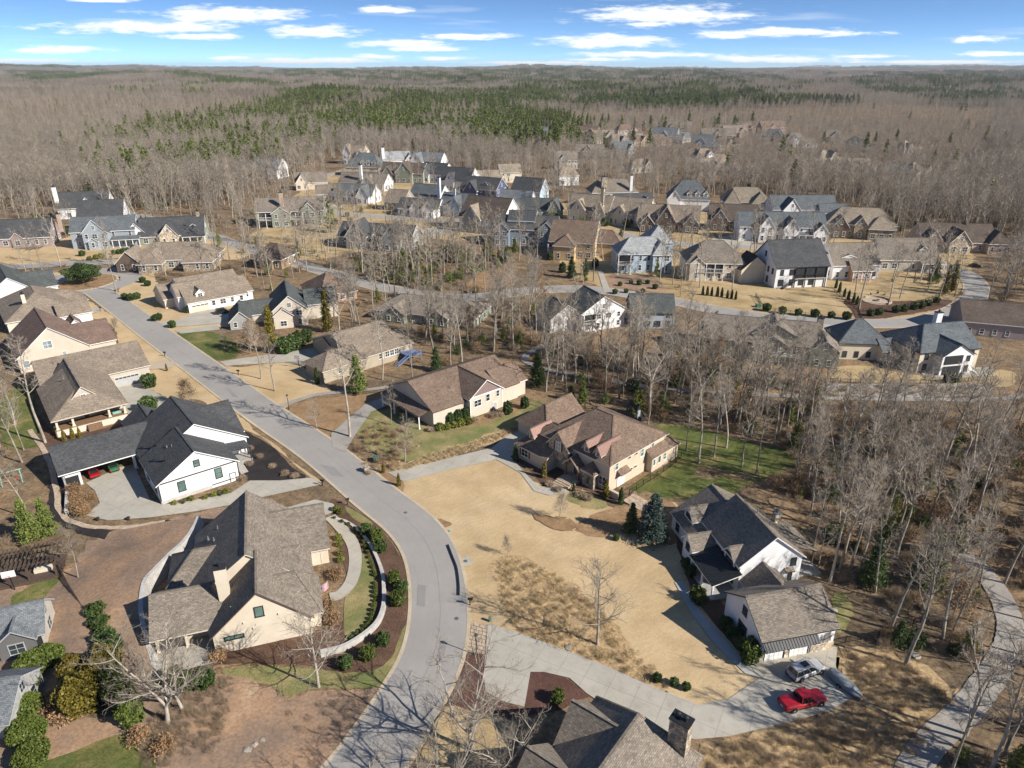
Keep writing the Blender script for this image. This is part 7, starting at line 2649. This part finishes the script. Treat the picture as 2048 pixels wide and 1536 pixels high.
# fire pit terrace
fp = thing_mb('fire_pit', 'round stone fire pit terrace with seat wall among tall bare trunks', 'fire pit', G(1754, 602))
m = MB()
m.lathe([(4.6, -.1), (4.6, .12)], 28)
m.build('paving', 'flagstone', fp, uv=False)
for k in range(20):
    a = math.pi * 1.05 * k / 19 - 1.2
    m = MB()
    m.box(-.42, -.22, .1, .42, .22, .62 + .04 * (k % 3))
    m.build('stone', 'flagstone', fp, (4.3 * math.cos(a), 4.3 * math.sin(a), 0), a + math.pi / 2)
m = MB()
m.lathe([(1.0, .1), (1.0, .55), (.7, .56), (.68, .2)], 16)
m.build('pit', 'rock', fp, uv=False)
CH = None
for i, (px, py, w) in enumerate([(1742, 590, 'by the fire pit'), (1755, 588, 'by the fire pit'), (1768, 591, 'by the fire pit')]):
    c = thing_mb('adirondack_chair', 'dark brown garden chair ' + w, 'chair', G(px, py), 1.2 + i * 1.4, 'chairs round the fire pit')
    for nm_, bx in (('seat', (-.3, -.3, .32, .3, .3, .38)), ('backrest', (-.3, .26, .36, .3, .34, 1.0)), ('armrest', (-.38, -.3, .55, -.28, .3, .6)), ('armrest', (.28, -.3, .55, .38, .3, .6)), ('leg', (-.3, -.3, 0, -.22, -.22, .34)), ('leg', (.22, -.3, 0, .3, -.22, .34)), ('leg', (-.3, .22, 0, -.22, .3, .34)), ('leg', (.22, .22, 0, .3, .3, .34))):
        m = MB()
        m.box(*bx)
        m.build(nm_, 'wood_dark', c)
for i, (px, py) in enumerate([(1905, 748), (1925, 746), (1945, 744)]):
    c = thing_mb('sun_lounger', 'white sun lounger on the terrace of the cream balcony house', 'lounger', G(px, py), .3, 'white loungers on the balcony house terrace')
    for nm_, bx in (('seat', (-.35, -.9, .28, .35, .5, .36)), ('backrest', (-.35, .5, .3, .35, 1.1, .62)), ('leg', (-.32, -.8, 0, -.26, -.74, .28)), ('leg', (.26, -.8, 0, .32, -.74, .28)), ('leg', (-.32, .7, 0, -.26, .76, .3)), ('leg', (.26, .7, 0, .32, .76, .3))):
        m = MB()
        m.box(*bx)
        m.build(nm_, 't_white', c)
sheet('terrace', [(1840, 745), (1870, 738), (1985, 735), (1990, 750), (1900, 758), (1850, 755)], 'concrete', smooth=0)
# flag on the tan house
fl = thing_mb('flag', 'american flag on an angled pole at the front of the tan house', 'flag', G(652, 1198), R(18))
m = MB()
m.beam((-1.2, 0, 2.0), (.6, -.3, 3.4), .05)
m.build('pole', 'flag_white', fl)
for k in range(13):
    m = MB()
    for j in range(8):
        if k < 7 and j < 3:
            continue
        x0, x1 = -.9 + j * .19, -.9 + (j + 1) * .19
        za, zb = 2.3 + j * .13 - k * .1, 2.3 + (j + 1) * .13 - k * .1
        w0, w1 = .06 * math.sin(j * 1.1), .06 * math.sin((j + 1) * 1.1)
        m.face([(x0, -.1 - j * .03 + w0, za - .1), (x1, -.1 - (j + 1) * .03 + w1, zb - .1), (x1, -.1 - (j + 1) * .03 + w1, zb), (x0, -.1 - j * .03 + w0, za)])
    m.build('stripe', 'flag_red' if k % 2 == 0 else 'flag_white', fl)
m = MB()
for j in range(3):
    x0, x1 = -.9 + j * .19, -.9 + (j + 1) * .19
    za, zb = 2.3 + j * .13, 2.3 + (j + 1) * .13
    w0, w1 = .06 * math.sin(j * 1.1), .06 * math.sin((j + 1) * 1.1)
    m.face([(x0, -.1 - j * .03 + w0, za - .7), (x1, -.1 - (j + 1) * .03 + w1, zb - .7), (x1, -.1 - (j + 1) * .03 + w1, zb), (x0, -.1 - j * .03 + w0, za)])
cn = m.build('canton', 'flag_blue', fl)
m = MB()
for r_ in range(5):
    for q_ in range(5):
        x = -.86 + q_ * .11
        z = 2.3 + (x + .9) / .19 * .13 - .1 - r_ * .12
        m.box(x - .018, -.16 - (x + .9) * .16, z - .018, x + .018, -.13 - (x + .9) * .16, z + .018)
m.build('stars', 'flag_white', cn)
# stop sign at the far junction
ss = thing_mb('stop_sign', 'red octagonal stop sign at the junction beyond the loop', 'stop sign', G(298, 428), R(-20))
m = MB()
m.box(-.04, -.03, 0, .04, .03, 2.3)
m.build('post', 'metal_grey', ss)
m = MB()
oc = [(.42 * math.cos(R(22.5 + 45 * k)), .42 * math.sin(R(22.5 + 45 * k))) for k in range(8)]
m.face([(x, -.05, 2.5 + z) for x, z in oc])
m.face([(x, -.04, 2.5 + z) for x, z in reversed(oc)])
pl = m.build('plate', 'sign_red', ss)
fc = bpy.data.curves.new('lettering', 'FONT')
fc.body = 'STOP'
fc.size = .28
fc.align_x = 'CENTER'
fc.align_y = 'CENTER'
fc.materials.append(MATS['flag_white'])
_t = bpy.data.objects.new('lettering_curve', fc)
lt = link('lettering', bpy.data.meshes.new_from_object(_t), pl)
bpy.data.objects.remove(_t)
lt.location = (0, -.06, 2.5)
lt.rotation_euler = (R(90), 0, 0)
# radio mast on the skyline
mt = thing_mb('radio_mast', 'slim lattice radio mast rising above the far pine forest', 'mast', (680, 2740, 0))
mt.location.z = hz(680, 2740)
m = MB()
for k in range(12):
    m.beam((0, 0, k * 6), (0, 0, k * 6 + 6), .8)
m.build('mast', 'metal_grey', mt)
m = MB()
m.beam((-3, 0, 71), (3, 0, 71), .6)
m.build('antenna', 'metal_grey', mt)
# flower pots and bins of the farmhouse court
for i, (px, py, w) in enumerate([(257, 1040, 'at the rim of the farmhouse court'), (196, 1041, 'at the rim of the farmhouse court'), (366, 1008, 'by the farmhouse wall'), (440, 992, 'by the farmhouse wall')]):
    m = MB()
    m.lathe([(.2, 0), (.3, .5), (.33, .52), (.33, .58), (.26, .58)], 12)
    tag(m.build('flower_pot', 't_dark', None, G(px, py), uv=False), 'dark flower pot ' + w, 'flower pot', 'flower pots of the farmhouse')
# stone steps beside the stone entry house
sp_ = thing_mb('stone_steps', 'broad rough stone steps beside the stone entry house', 'steps', G(1262, 1000), R(44))
for k in range(6):
    for j in range(3):
        m = MB()
        m.box(-1.6 + j * 1.1 + RND.uniform(-.05, .05), -k * .75, -.05, -.55 + j * 1.1, -k * .75 + .68, .35 - k * .05 + RND.uniform(0, .04))
        m.build('stone', 'flagstone', sp_)
# ---------------------------------------------------------------- single trees, shrubs and hedges of the gardens
def tr(proto, px, py, s, label, name='bare_tree', group=None, cat='tree', a=None):
    p = G(px, py)
    return put_tree(proto, p, s, a, name, label, group, cat)


tr(YARD[2], 638, 1375, 1.25, 'slim bare tree in the strip of grass in front of the tan house gable')
tr(OPEN[0], 336, 1446, 1.05, 'pale spreading bare tree with white limbs below the tan house patio')
tr(OPEN[1], 366, 1420, .8, 'pale bare tree with low forks beside the patio of the tan house')
tr(OPEN[0], 946, 1502, .95, 'spreading pale bare tree on the brown lawn beside the lower road')
tr(OPEN[1], 1010, 1560, .85, 'pale many branched bare tree in front of the stone chimney house')
tr(OPEN[1], 770, 1720, .95, 'bare pale tree whose crown reaches over the lower road')
tr(OPEN[0], 905, 1640, .9, 'pale bare tree next to the road below the brown lawn')
tr(YARD[2], 1195, 1289, 1.35, 'brown bare tree standing alone in the scrub above the shared drive')
tr(YARD[1], 1118, 1040, 1.1, 'thin young bare tree in the straw bed of the big lawn')
tr(YARD[1], 1016, 1110, .7, 'tiny bare sapling at the tip of the scrub patch')
tr(FOREST[1], 700, 874, .98, 'tall pale forked bare tree beside the gravel drive of the plum gable house')
tr(FOREST[3], 522, 758, .76, 'tall pale bare tree on the lawn by the mailbox opposite the bungalow')
tr(FOREST[2], 550, 782, .78, 'bare tree with a green band on the lawn by the gravel walk')
tr(YARD[2], 634, 858, .7, 'small bare tree in the straw bed by the road')
tr(FOREST[4], 783, 850, .6, 'bare tree with thin crown at the end of the gravel drive')
tr(FOREST[0], 825, 762, .85, 'tall bare trunk between the hip garage house and the plum gable house')
tr(YARD[0], 450, 698, .7, 'round topped small bare tree on the green lawn')
tr(LEAFY[0], 500, 708, 1.2, 'feathery tan larch like tree in front of the nested gable house')
tr(FOREST[1], 91, 886, .98, 'very tall pale trunk in front of the porch bungalow')
tr(FOREST[3], 30, 850, .8, 'tall pale bare tree at the corner of the green lawn behind the bungalow')
tr(FOREST[2], 60, 1040, .75, 'slim bare tree by the evergreens at the edge of the left woods')
tr(FOREST[4], 158, 1160, .6, 'slim bare tree on the clay slope below the farmhouse')
tr(LEAFY[0], 378, 812, .8, 'small tree with brown leaves on the verge above the farmhouse')
tr(YARD[2], 108, 582, 1.1, 'bare tree on the lawn beside the turning loop')
tr(YARD[1], 213, 525, .8, 'thin bare sapling on the lawn near the loop', group=None)
tr(YARD[1], 231, 663, .8, 'thin bare sapling in a mulch ring beside the main street')
tr(YARD[2], 810, 924, .95, 'bare tree on the bank above the long concrete drive')
for px, py, s, w in ((1708, 594, .8, 'at the edge of the fire pit terrace'), (1718, 618, .95, 'by the iron fence of the fire pit garden'), (1776, 610, .85, 'beside the seat wall of the fire pit'), (1799, 597, .75, 'on the tan lawn behind the fire pit')):
    tr(FOREST[1], px, py, s, 'tall bare pale trunk ' + w)
tr(FOREST[1], 1659, 1164, .9, 'tall pale bare tree just behind the white garage')
tr(FOREST[0], 1700, 1145, .92, 'tall grey bare tree on the leaf litter slope behind the white gable house')
tr(FOREST[5], 1811, 1330, .9, 'leaning bare tree beside the black fence in the woods')
tr(FOREST[6], 1932, 1470, .95, 'forked bare tree beside the gravel trail')
tr(FOREST[7], 2010, 1510, .9, 'many stemmed bare tree across the gravel trail')
for px, py, s, w in ((1372, 902, .8, 'at the near end of the green lawn'), (1398, 926, .85, 'beside the bare patch of the green lawn'), (1428, 914, .9, 'in the middle of the green lawn'), (1452, 896, .8, 'at the wood side of the green lawn'), (1484, 934, .85, 'on the shaded side of the green lawn'), (1512, 950, .8, 'at the far corner of the green lawn')):
    tr(FOREST[(px // 7) % 6], px, py, s, 'tall bare trunk ' + w)
# evergreens
tr(SPRUCE[0], 1304, 1078, 1.0, 'large blue green spruce beside the white gable house', 'spruce_tree')
tr(CEDAR[0], 1262, 1066, .66, 'dark green evergreen tree beside the blue spruce', 'evergreen_tree')
tr(ARBOR[0], 546, 704, 1.75, 'tall bronze green conical evergreen in front of the nested gable house', 'conical_evergreen')
tr(ARBOR[0], 655, 664, 1.7, 'tall bronze green conical evergreen behind the hip garage house', 'conical_evergreen')
tr(CEDAR[1], 716, 786, 1.2, 'bright green evergreen with narrow crown at the corner of the hip garage house', 'evergreen_tree')
tr(CEDAR[0], 873, 742, .75, 'dark conical evergreen by the trampoline side of the hip garage house', 'evergreen_tree')
tr(CEDAR[0], 1074, 774, 1.0, 'dark evergreen at the wood edge behind the plum gable house', 'evergreen_tree')
tr(CEDAR[1], 1165, 806, .7, 'young green pine at the wood edge behind the stone entry house', 'evergreen_tree')
tr(CEDAR[1], 1142, 800, .5, 'small green pine beside the bigger one behind the stone entry house', 'evergreen_tree')
tr(CEDAR[0], 1740, 1172, .95, 'dark green holly tree in the woods behind the white garage', 'evergreen_tree')
tr(CEDAR[1], 1850, 1180, 1.3, 'loose green pine in the woods above the black fence', 'evergreen_tree')
tr(CEDAR[0], 1793, 1293, .5, 'small dark conical evergreen beyond the black fence', 'evergreen_tree')
tr(PINES[2], 1905, 1120, .6, 'green pine in the woods near the gravel trail', 'pine_tree')
tr(CEDAR[1], 62, 1082, 1.0, 'blue green bushy pine above the pergola', 'evergreen_tree')
tr(CEDAR[1], 98, 1070, .9, 'second bushy pine at the edge of the clay slope', 'evergreen_tree')
tr(ARBOR[0], 1888, 588, 1.35, 'very dark columnar evergreen at the edge of the road bend bed', 'columnar_evergreen')
tr(ARBOR[0], 1903, 584, 1.3, 'dark columnar evergreen close to the road of the far bend', 'columnar_evergreen')
tr(CEDAR[0], 1868, 560, .9, 'round dark evergreen behind the columnar pair', 'evergreen_tree')
tr(PINES[0], 1112, 308, 1.35, 'very tall dark pine standing alone above the distant houses', 'pine_tree')
tr(PINES[2], 222, 413, 1.0, 'yellow green conifer behind the steep roofed white house', 'pine_tree')
tr(PINES[2], 837, 535, .72, 'yellow green pine in the wooded lot', 'pine_tree')
tr(PINES[1], 807, 549, .6, 'green pine in the wooded lot beside the yellow one', 'pine_tree')
tr(PINES[2], 980, 522, .62, 'light green pine below the bay house', 'pine_tree')
tr(CEDAR[0], 1142, 556, .9, 'round grey green evergreen below the gold stucco house', 'evergreen_tree')
tr(CEDAR[0], 1171, 550, .7, 'dark evergreen at the corner of the gold stucco house', 'evergreen_tree')
tr(CEDAR[1], 1030, 505, .8, 'green evergreen beside the bay house', 'evergreen_tree')
# the broad evergreen on the island
io = thing_mb('evergreen_oak', 'broad low evergreen tree on the island of the turning loop', 'tree', G(168, 566))
m = MB()
m.beam((0, 0, 0), (.2, 0, 2.6), .5)
m.build('trunk', 'bark', io)
c1 = link('crown', shrub_mesh(600, 5.4, 5.2, 2.7, 'holly', 6500, .17, core=True, lump=.25), io, (0, 0, 1.5))


def row(me, pts, s, name, label, group, js=.12, zs=None):
    for px, py in pts:
        k = s * RND.uniform(1 - js, 1 + js)
        put_shrub(me, G(px, py), k, name, label, group, 'shrub', (zs or 1) * k)


rowpts = [z6(x, y) for x, y in [(1430, 300), (1480, 325), (1525, 345), (1560, 375), (1590, 405), (1610, 430), (1630, 465), (1645, 500), (1655, 535), (1668, 570), (1680, 605), (1690, 635), (1698, 665), (1705, 690), (1705, 745), (1705, 775), (1705, 805), (1708, 835), (1705, 865), (1700, 895), (1690, 930), (1685, 960), (1675, 990), (1660, 1015), (1640, 1040), (1615, 1070), (1580, 1090), (1540, 1115)]]
row(SH_ROUND[0], rowpts, .62, 'round_shrub', 'small round clipped shrub in the curved row inside the low block wall', 'clipped shrubs inside the block wall')
for i, (x, y) in enumerate([(1645, 400), (1717, 450), (1745, 520), (1838, 735), (1890, 795), (1862, 885), (1762, 1155), (1662, 1255), (1510, 1312)]):
    put_shrub(SH_BIG[i % 2], G(*z6(x, y)), RND.uniform(.85, 1.0), 'mound_shrub', 'glossy green mound shrub in the mulch between the low block wall and the road', 'mound shrubs outside the block wall')
row(SH_YEL[0], [z6(x, y) for x, y in ((1460, 440), (1462, 485), (1467, 545), (1472, 590), (1440, 245), (1470, 265), (1400, 900))], .8, 'low_shrub', 'yellow green low shrub by the entry walk of the tan house', 'low shrubs at the tan house')
row(SH_TAN[1], [z6(x, y) for x, y in ((640, 1260), (670, 1190), (1380, 920), (1420, 1010), (1440, 700))], 1.1, 'brown_shrub', 'tan leafless shrub against the tan house', 'tan shrubs at the tan house')
for px, py, s, k, lb in ((798, 972, .8, 1, 'young conical evergreen at the mouth of the long concrete drive'), (767, 946, .68, 1, 'conical evergreen beside the green transformer box'), (1088, 955, 1.05, 1, 'slim conical evergreen at the corner of the front wing of the stone entry house'), (1211, 996, 1.15, 1, 'slim conical evergreen left of the side stairs of the stone entry house'), (1241, 1008, 1.0, 2, 'dark columnar evergreen at the stair wall of the stone entry house'), (1031, 922, 1.1, 2, 'dark columnar evergreen at the garage end of the stone entry house'), (1147, 982, .55, 2, 'small green evergreen at the entry walk of the stone entry house'),
                         (130, 883, .8, 1, 'yellow green conical shrub nearest the corner post of the bungalow porch'), (147, 878, .85, 1, 'yellow green conical shrub in the middle of three before the porch'), (161, 876, .75, 1, 'yellow green conical shrub beside the porch steps'), (334, 742, .6, 1, 'small conical evergreen by the bungalow mailbox'), (635, 768, 1.3, 2, 'conical evergreen at the garage corner of the hip garage house')):
    put_shrub(SH_EGG[k], G(px, py), s, 'conical_shrub', lb)
for px, py, s, w in ((901, 846, .8, 'first of three under the long eave'), (917, 841, .85, 'middle one of three under the long eave'), (932, 837, .85, 'third of three, touching the plum gable'), (1015, 828, 1.0, 'at the far corner of the plum gable'), (1049, 816, .9, 'at the end wall')):
    put_shrub(SH_EGG[0], G(px, py), s, 'holly_shrub', 'dark egg shaped holly, plum gable house, ' + w)
row(SH_YEL[0], [(895, 858), (908, 855), (922, 852), (938, 848), (880, 860)], 1.3, 'low_shrub', 'yellow green low shrub under the hollies of the plum gable house', 'low shrubs at the plum gable house')
row(SH_TAN[0], [(862, 862), (950, 842), (985, 834), (1000, 832), (1100, 972), (1115, 982), (1160, 992), (1175, 998)], 1.0, 'brown_shrub', 'brown dormant shrub in a house bed beside the two brown roofed houses', 'brown shrubs in the house beds')
row(SH_BIG[0], [(300, 774), (299, 822)], 1.7, 'round_bush', 'big round clipped bush at the bungalow drive', 'round bushes at the bungalow drive')
row(SH_BIG[0], [(570, 706), (586, 700), (600, 690), (612, 684)], 1.9, 'holly_bush', 'large dark holly bush along the side of the nested gable house', 'hollies of the nested gable house')
row(SH_BIG[1], [(1498, 1320)], 1.35, 'round_bush', 'big speckled round bush at the corner of the white garage', None)
row(SH_BIG[1], [(1395, 1204)], .95, 'round_bush', 'green bush at the front steps of the white gable house', None)
row(SH_BIG[0], [(1372, 1135), (1380, 1150), (1450, 1255), (1465, 1275), (1480, 1295)], .8, 'dark_bush', 'dark bush in the shaded bed along the white gable house', 'bushes in the shaded bed')
row(SH_BIG[0], [(1314, 1362), (1348, 1370), (1372, 1379)], .55, 'small_bush', 'small green bush on the straw bank above the shared drive', 'small bushes above the shared drive')
row(SH_BIG[1], [(1115, 1404)], .75, 'round_bush', 'round clipped boxwood in the red mulch by the shared drive', None)
row(SH_BIG[0], [(1232, 1080)], .5, 'small_bush', 'small dark bush on the lawn near the spruce', None)
row(SH_YEL[0], [(349, 1009), (368, 1005), (382, 1001), (410, 998), (428, 992), (440, 988), (452, 987)], .7, 'low_shrub', 'small shrub in the strip bed along the farmhouse gable wall', 'shrubs along the farmhouse wall')
row(SH_TAN[1], [(148, 985), (152, 1000), (160, 1015), (168, 1030), (148, 1020), (180, 1000)], 1.2, 'brown_shrub', 'bronze grass mound in the curved bed of the farmhouse court', 'mounds in the farmhouse bed')
row(SH_TAN[0], [(470, 880), (500, 900), (520, 915), (545, 935), (570, 950), (590, 955), (500, 930), (485, 960)], .8, 'brown_shrub', 'dormant shrub in the black mulch bed between farmhouse and road', 'dormant shrubs in the black mulch')
row(SH_EGG[2], [(1405, 590), (1414, 591), (1423, 591), (1434, 593), (1443, 594), (1454, 596), (1463, 597), (1471, 599)], .95, 'columnar_shrub', 'dark columnar shrub in the row behind the screened porch house', 'columnar row behind the screened porch house')
row(SH_EGG[2], [(1671, 577), (1678, 585), (1688, 594), (1696, 600), (1706, 606), (1713, 610)], 1.0, 'columnar_shrub', 'dark columnar shrub along the mulch between lawn and fire pit', 'columnar row by the fire pit')
row(SH_BIG[0], [(1533, 622), (1564, 628), (1596, 631), (1629, 634), (1662, 636), (1692, 639)], 1.1, 'round_bush', 'round bush in the row outside the iron fence along the street', 'bushes outside the lawn fence')
row(SH_BIG[0], [(1740, 632), (1757, 630), (1791, 625), (1808, 623), (1827, 619), (1842, 617), (1856, 612), (1872, 606)], 1.05, 'holly_bush', 'evergreen bush on the mulch slope inside the far bend', 'bushes on the bend slope')
row(SH_EGG[2], [(1888, 766), (1895, 767), (1902, 767), (1909, 766), (1917, 765)], .95, 'columnar_shrub', 'columnar shrub in the short row below the white loungers', 'columnar row below the loungers')
row(SH_BIG[0], [(1240, 572), (1262, 568), (1278, 570), (1295, 568), (1310, 578), (1285, 586), (1252, 586), (1230, 588)], .8, 'small_bush', 'small evergreen bush on the straw slope below the silver roof house', 'bushes below the silver roof house')
row(SH_YEL[0], [(180, 521), (192, 518), (203, 517)], 1.6, 'yellow_shrub', 'bright yellow shrub in front of the blue grey house', 'yellow shrubs at the blue grey house')
row(SH_BIG[0], [(228, 509), (238, 508), (248, 507), (256, 506), (165, 512), (268, 500)], 1.0, 'round_bush', 'round bush along the porch of the blue grey house', 'porch bushes of the blue grey house')
row(SH_EGG[2], [(263, 442), (273, 445), (284, 446), (294, 447), (304, 448)], 1.1, 'conical_shrub', 'dark conical shrub in the row along the far side street', 'conical row by the side street')
row(SH_BIG[0], [(250, 598), (262, 601), (275, 598), (310, 642), (318, 640), (286, 565), (296, 572), (375, 625), (345, 655)], 1.0, 'garden_bush', 'low bush in a bed by the lawn of the dormered house', 'garden bushes of the dormered house')
row(SH_BIG[1], [(1160, 452), (1210, 452), (1255, 455), (1300, 462), (1330, 470), (1105, 440)], 1.6, 'garden_bush', 'large green bush along the upper street', 'bushes along the upper street')
row(SH_EGG[0], [(1005, 520), (1015, 510), (1125, 545), (1100, 520), (1190, 535)], 1.2, 'garden_bush', 'dark bush beside the gold stucco house and the bay house', 'bushes beside the gold stucco house')
# hedge and bronze evergreens in the lower corner
for i, (px, py, k, s, lb) in enumerate([(68, 1345, 0, .9, 'clipped green hedge mound beside the screened porch'), (95, 1330, 0, .85, 'clipped green hedge mound at the porch corner'), (45, 1385, 0, .9, 'clipped hedge mound at the top of the long hedge'), (52, 1430, 0, .85, 'clipped hedge mound in the middle of the long hedge'), (58, 1480, 0, .85, 'clipped hedge mound near the end of the long hedge'), (68, 1525, 0, .8, 'last clipped hedge mound of the long hedge'),
                                         (165, 1420, 1, .85, 'large bronze green evergreen bush on the clay garden'), (150, 1360, 1, .6, 'bronze green evergreen bush behind the larger one'), (215, 1360, 1, .8, 'tall bronze green evergreen bush at the end of the wooden fence'), (240, 1400, 2, .8, 'bright green evergreen bush below the wooden fence'), (265, 1440, 2, .7, 'green evergreen bush at the foot of the pale spreading tree')]):
    put_shrub(SH_HEDGE[k], G(px, py), s, 'hedge_bush', lb)
row(SH_BIG[0], [(196, 1238), (204, 1262), (212, 1290), (225, 1310)], 1.3, 'green_bush', 'green bush in the row along the clay slope below the block wall', 'bushes along the clay slope')
row(SH_BIG[0], [(375, 1375), (410, 1372), (350, 1365)], 1.2, 'green_bush', 'dark bush below the tan house patio', 'bushes below the patio')
row(SH_TAN[1], [(180, 1340), (120, 1400), (130, 1440), (100, 1420), (330, 1500), (280, 1480)], 1.2, 'brown_shrub', 'dry seed headed shrub in the lower garden', 'dry shrubs in the lower garden')
row(BRUSH[0], [(430, 1190), (400, 1160), (370, 1150), (345, 1145), (290, 1200), (275, 1160), (395, 1110)], .55, 'twiggy_shrub', 'small twiggy bare shrub on the clay slope behind the block wall', 'twiggy shrubs on the clay slope')
row(BRUSH[1], [(735, 1400), (720, 1415), (705, 1405), (690, 1425), (670, 1410), (655, 1430), (640, 1412), (700, 1440), (675, 1450), (650, 1460), (620, 1440), (600, 1460), (580, 1430)], .5, 'twiggy_shrub', 'low dormant bare shrub in the mulched slope above the lower road', 'dormant shrubs on the mulched slope')
# scrub: tufts and brush that nobody could count
SCR = [(wpoly([(985, 1125), (1050, 1122), (1130, 1160), (1190, 1205), (1260, 1290), (1345, 1385), (1186, 1322), (1052, 1270), (1005, 1225)]), 420, (0, 1)), (wpoly([(780, 942), (850, 915), (1000, 866), (1060, 848), (1062, 854), (915, 910), (820, 938)]), 300, (0, 1)),
       (wpoly([(1410, 1500), (1560, 1455), (1662, 1428), (1712, 1392), (1690, 1300), (1800, 1320), (1910, 1400), (1830, 1500), (1780, 1600), (1420, 1600)]), 900, (0, 1, 2, 3, 3)), (wpoly([(380, 1380), (470, 1350), (440, 1500), (300, 1540), (260, 1470)]), 260, (2, 3)),
       (wpoly([(700, 890), (760, 840), (850, 880), (790, 945), (735, 950)]), 140, (1, 2, 3, 4)), (wpoly([(1640, 772), (1960, 772), (1960, 790), (1640, 788)]), 200, (0, 2))]
pts = []
for P, n, ks in SCR:
    xs, ys = [p[0] for p in P], [p[1] for p in P]
    k = 0
    while k < n:
        x, y = RT.uniform(min(xs), max(xs)), RT.uniform(min(ys), max(ys))
        if inpoly(x, y, P):
            j = RT.choice(ks)
            pts.append((x, y, j, RT.uniform(.4, 1.0) * (.55 if j > 1 else .8)))
            k += 1
instancer('dry_grass', TUFT + BRUSH, pts, 'tall dry straw grass and brush on the rough slopes')

# ---------------------------------------------------------------- air
hzm = bpy.data.materials.new('haze')
hzm.use_nodes = True
nt = hzm.node_tree
nt.nodes.remove(nt.nodes['Principled BSDF'])
pv = nt.nodes.new('ShaderNodeVolumePrincipled')
pv.inputs['Color'].default_value = (.86, .92, 1, 1)
pv.inputs['Density'].default_value = .000045
pv.inputs['Anisotropy'].default_value = .2
nt.links.new(pv.outputs[0], nt.nodes['Material Output'].inputs['Volume'])
m = MB()
m.box(-24000, -540, -60, 24000, 18000, 130)
hz_o = m.build('haze', 'black_iron', uv=False)
hz_o.data.materials.clear()
hz_o.data.materials.append(hzm)
tag(hz_o, kind='stuff')
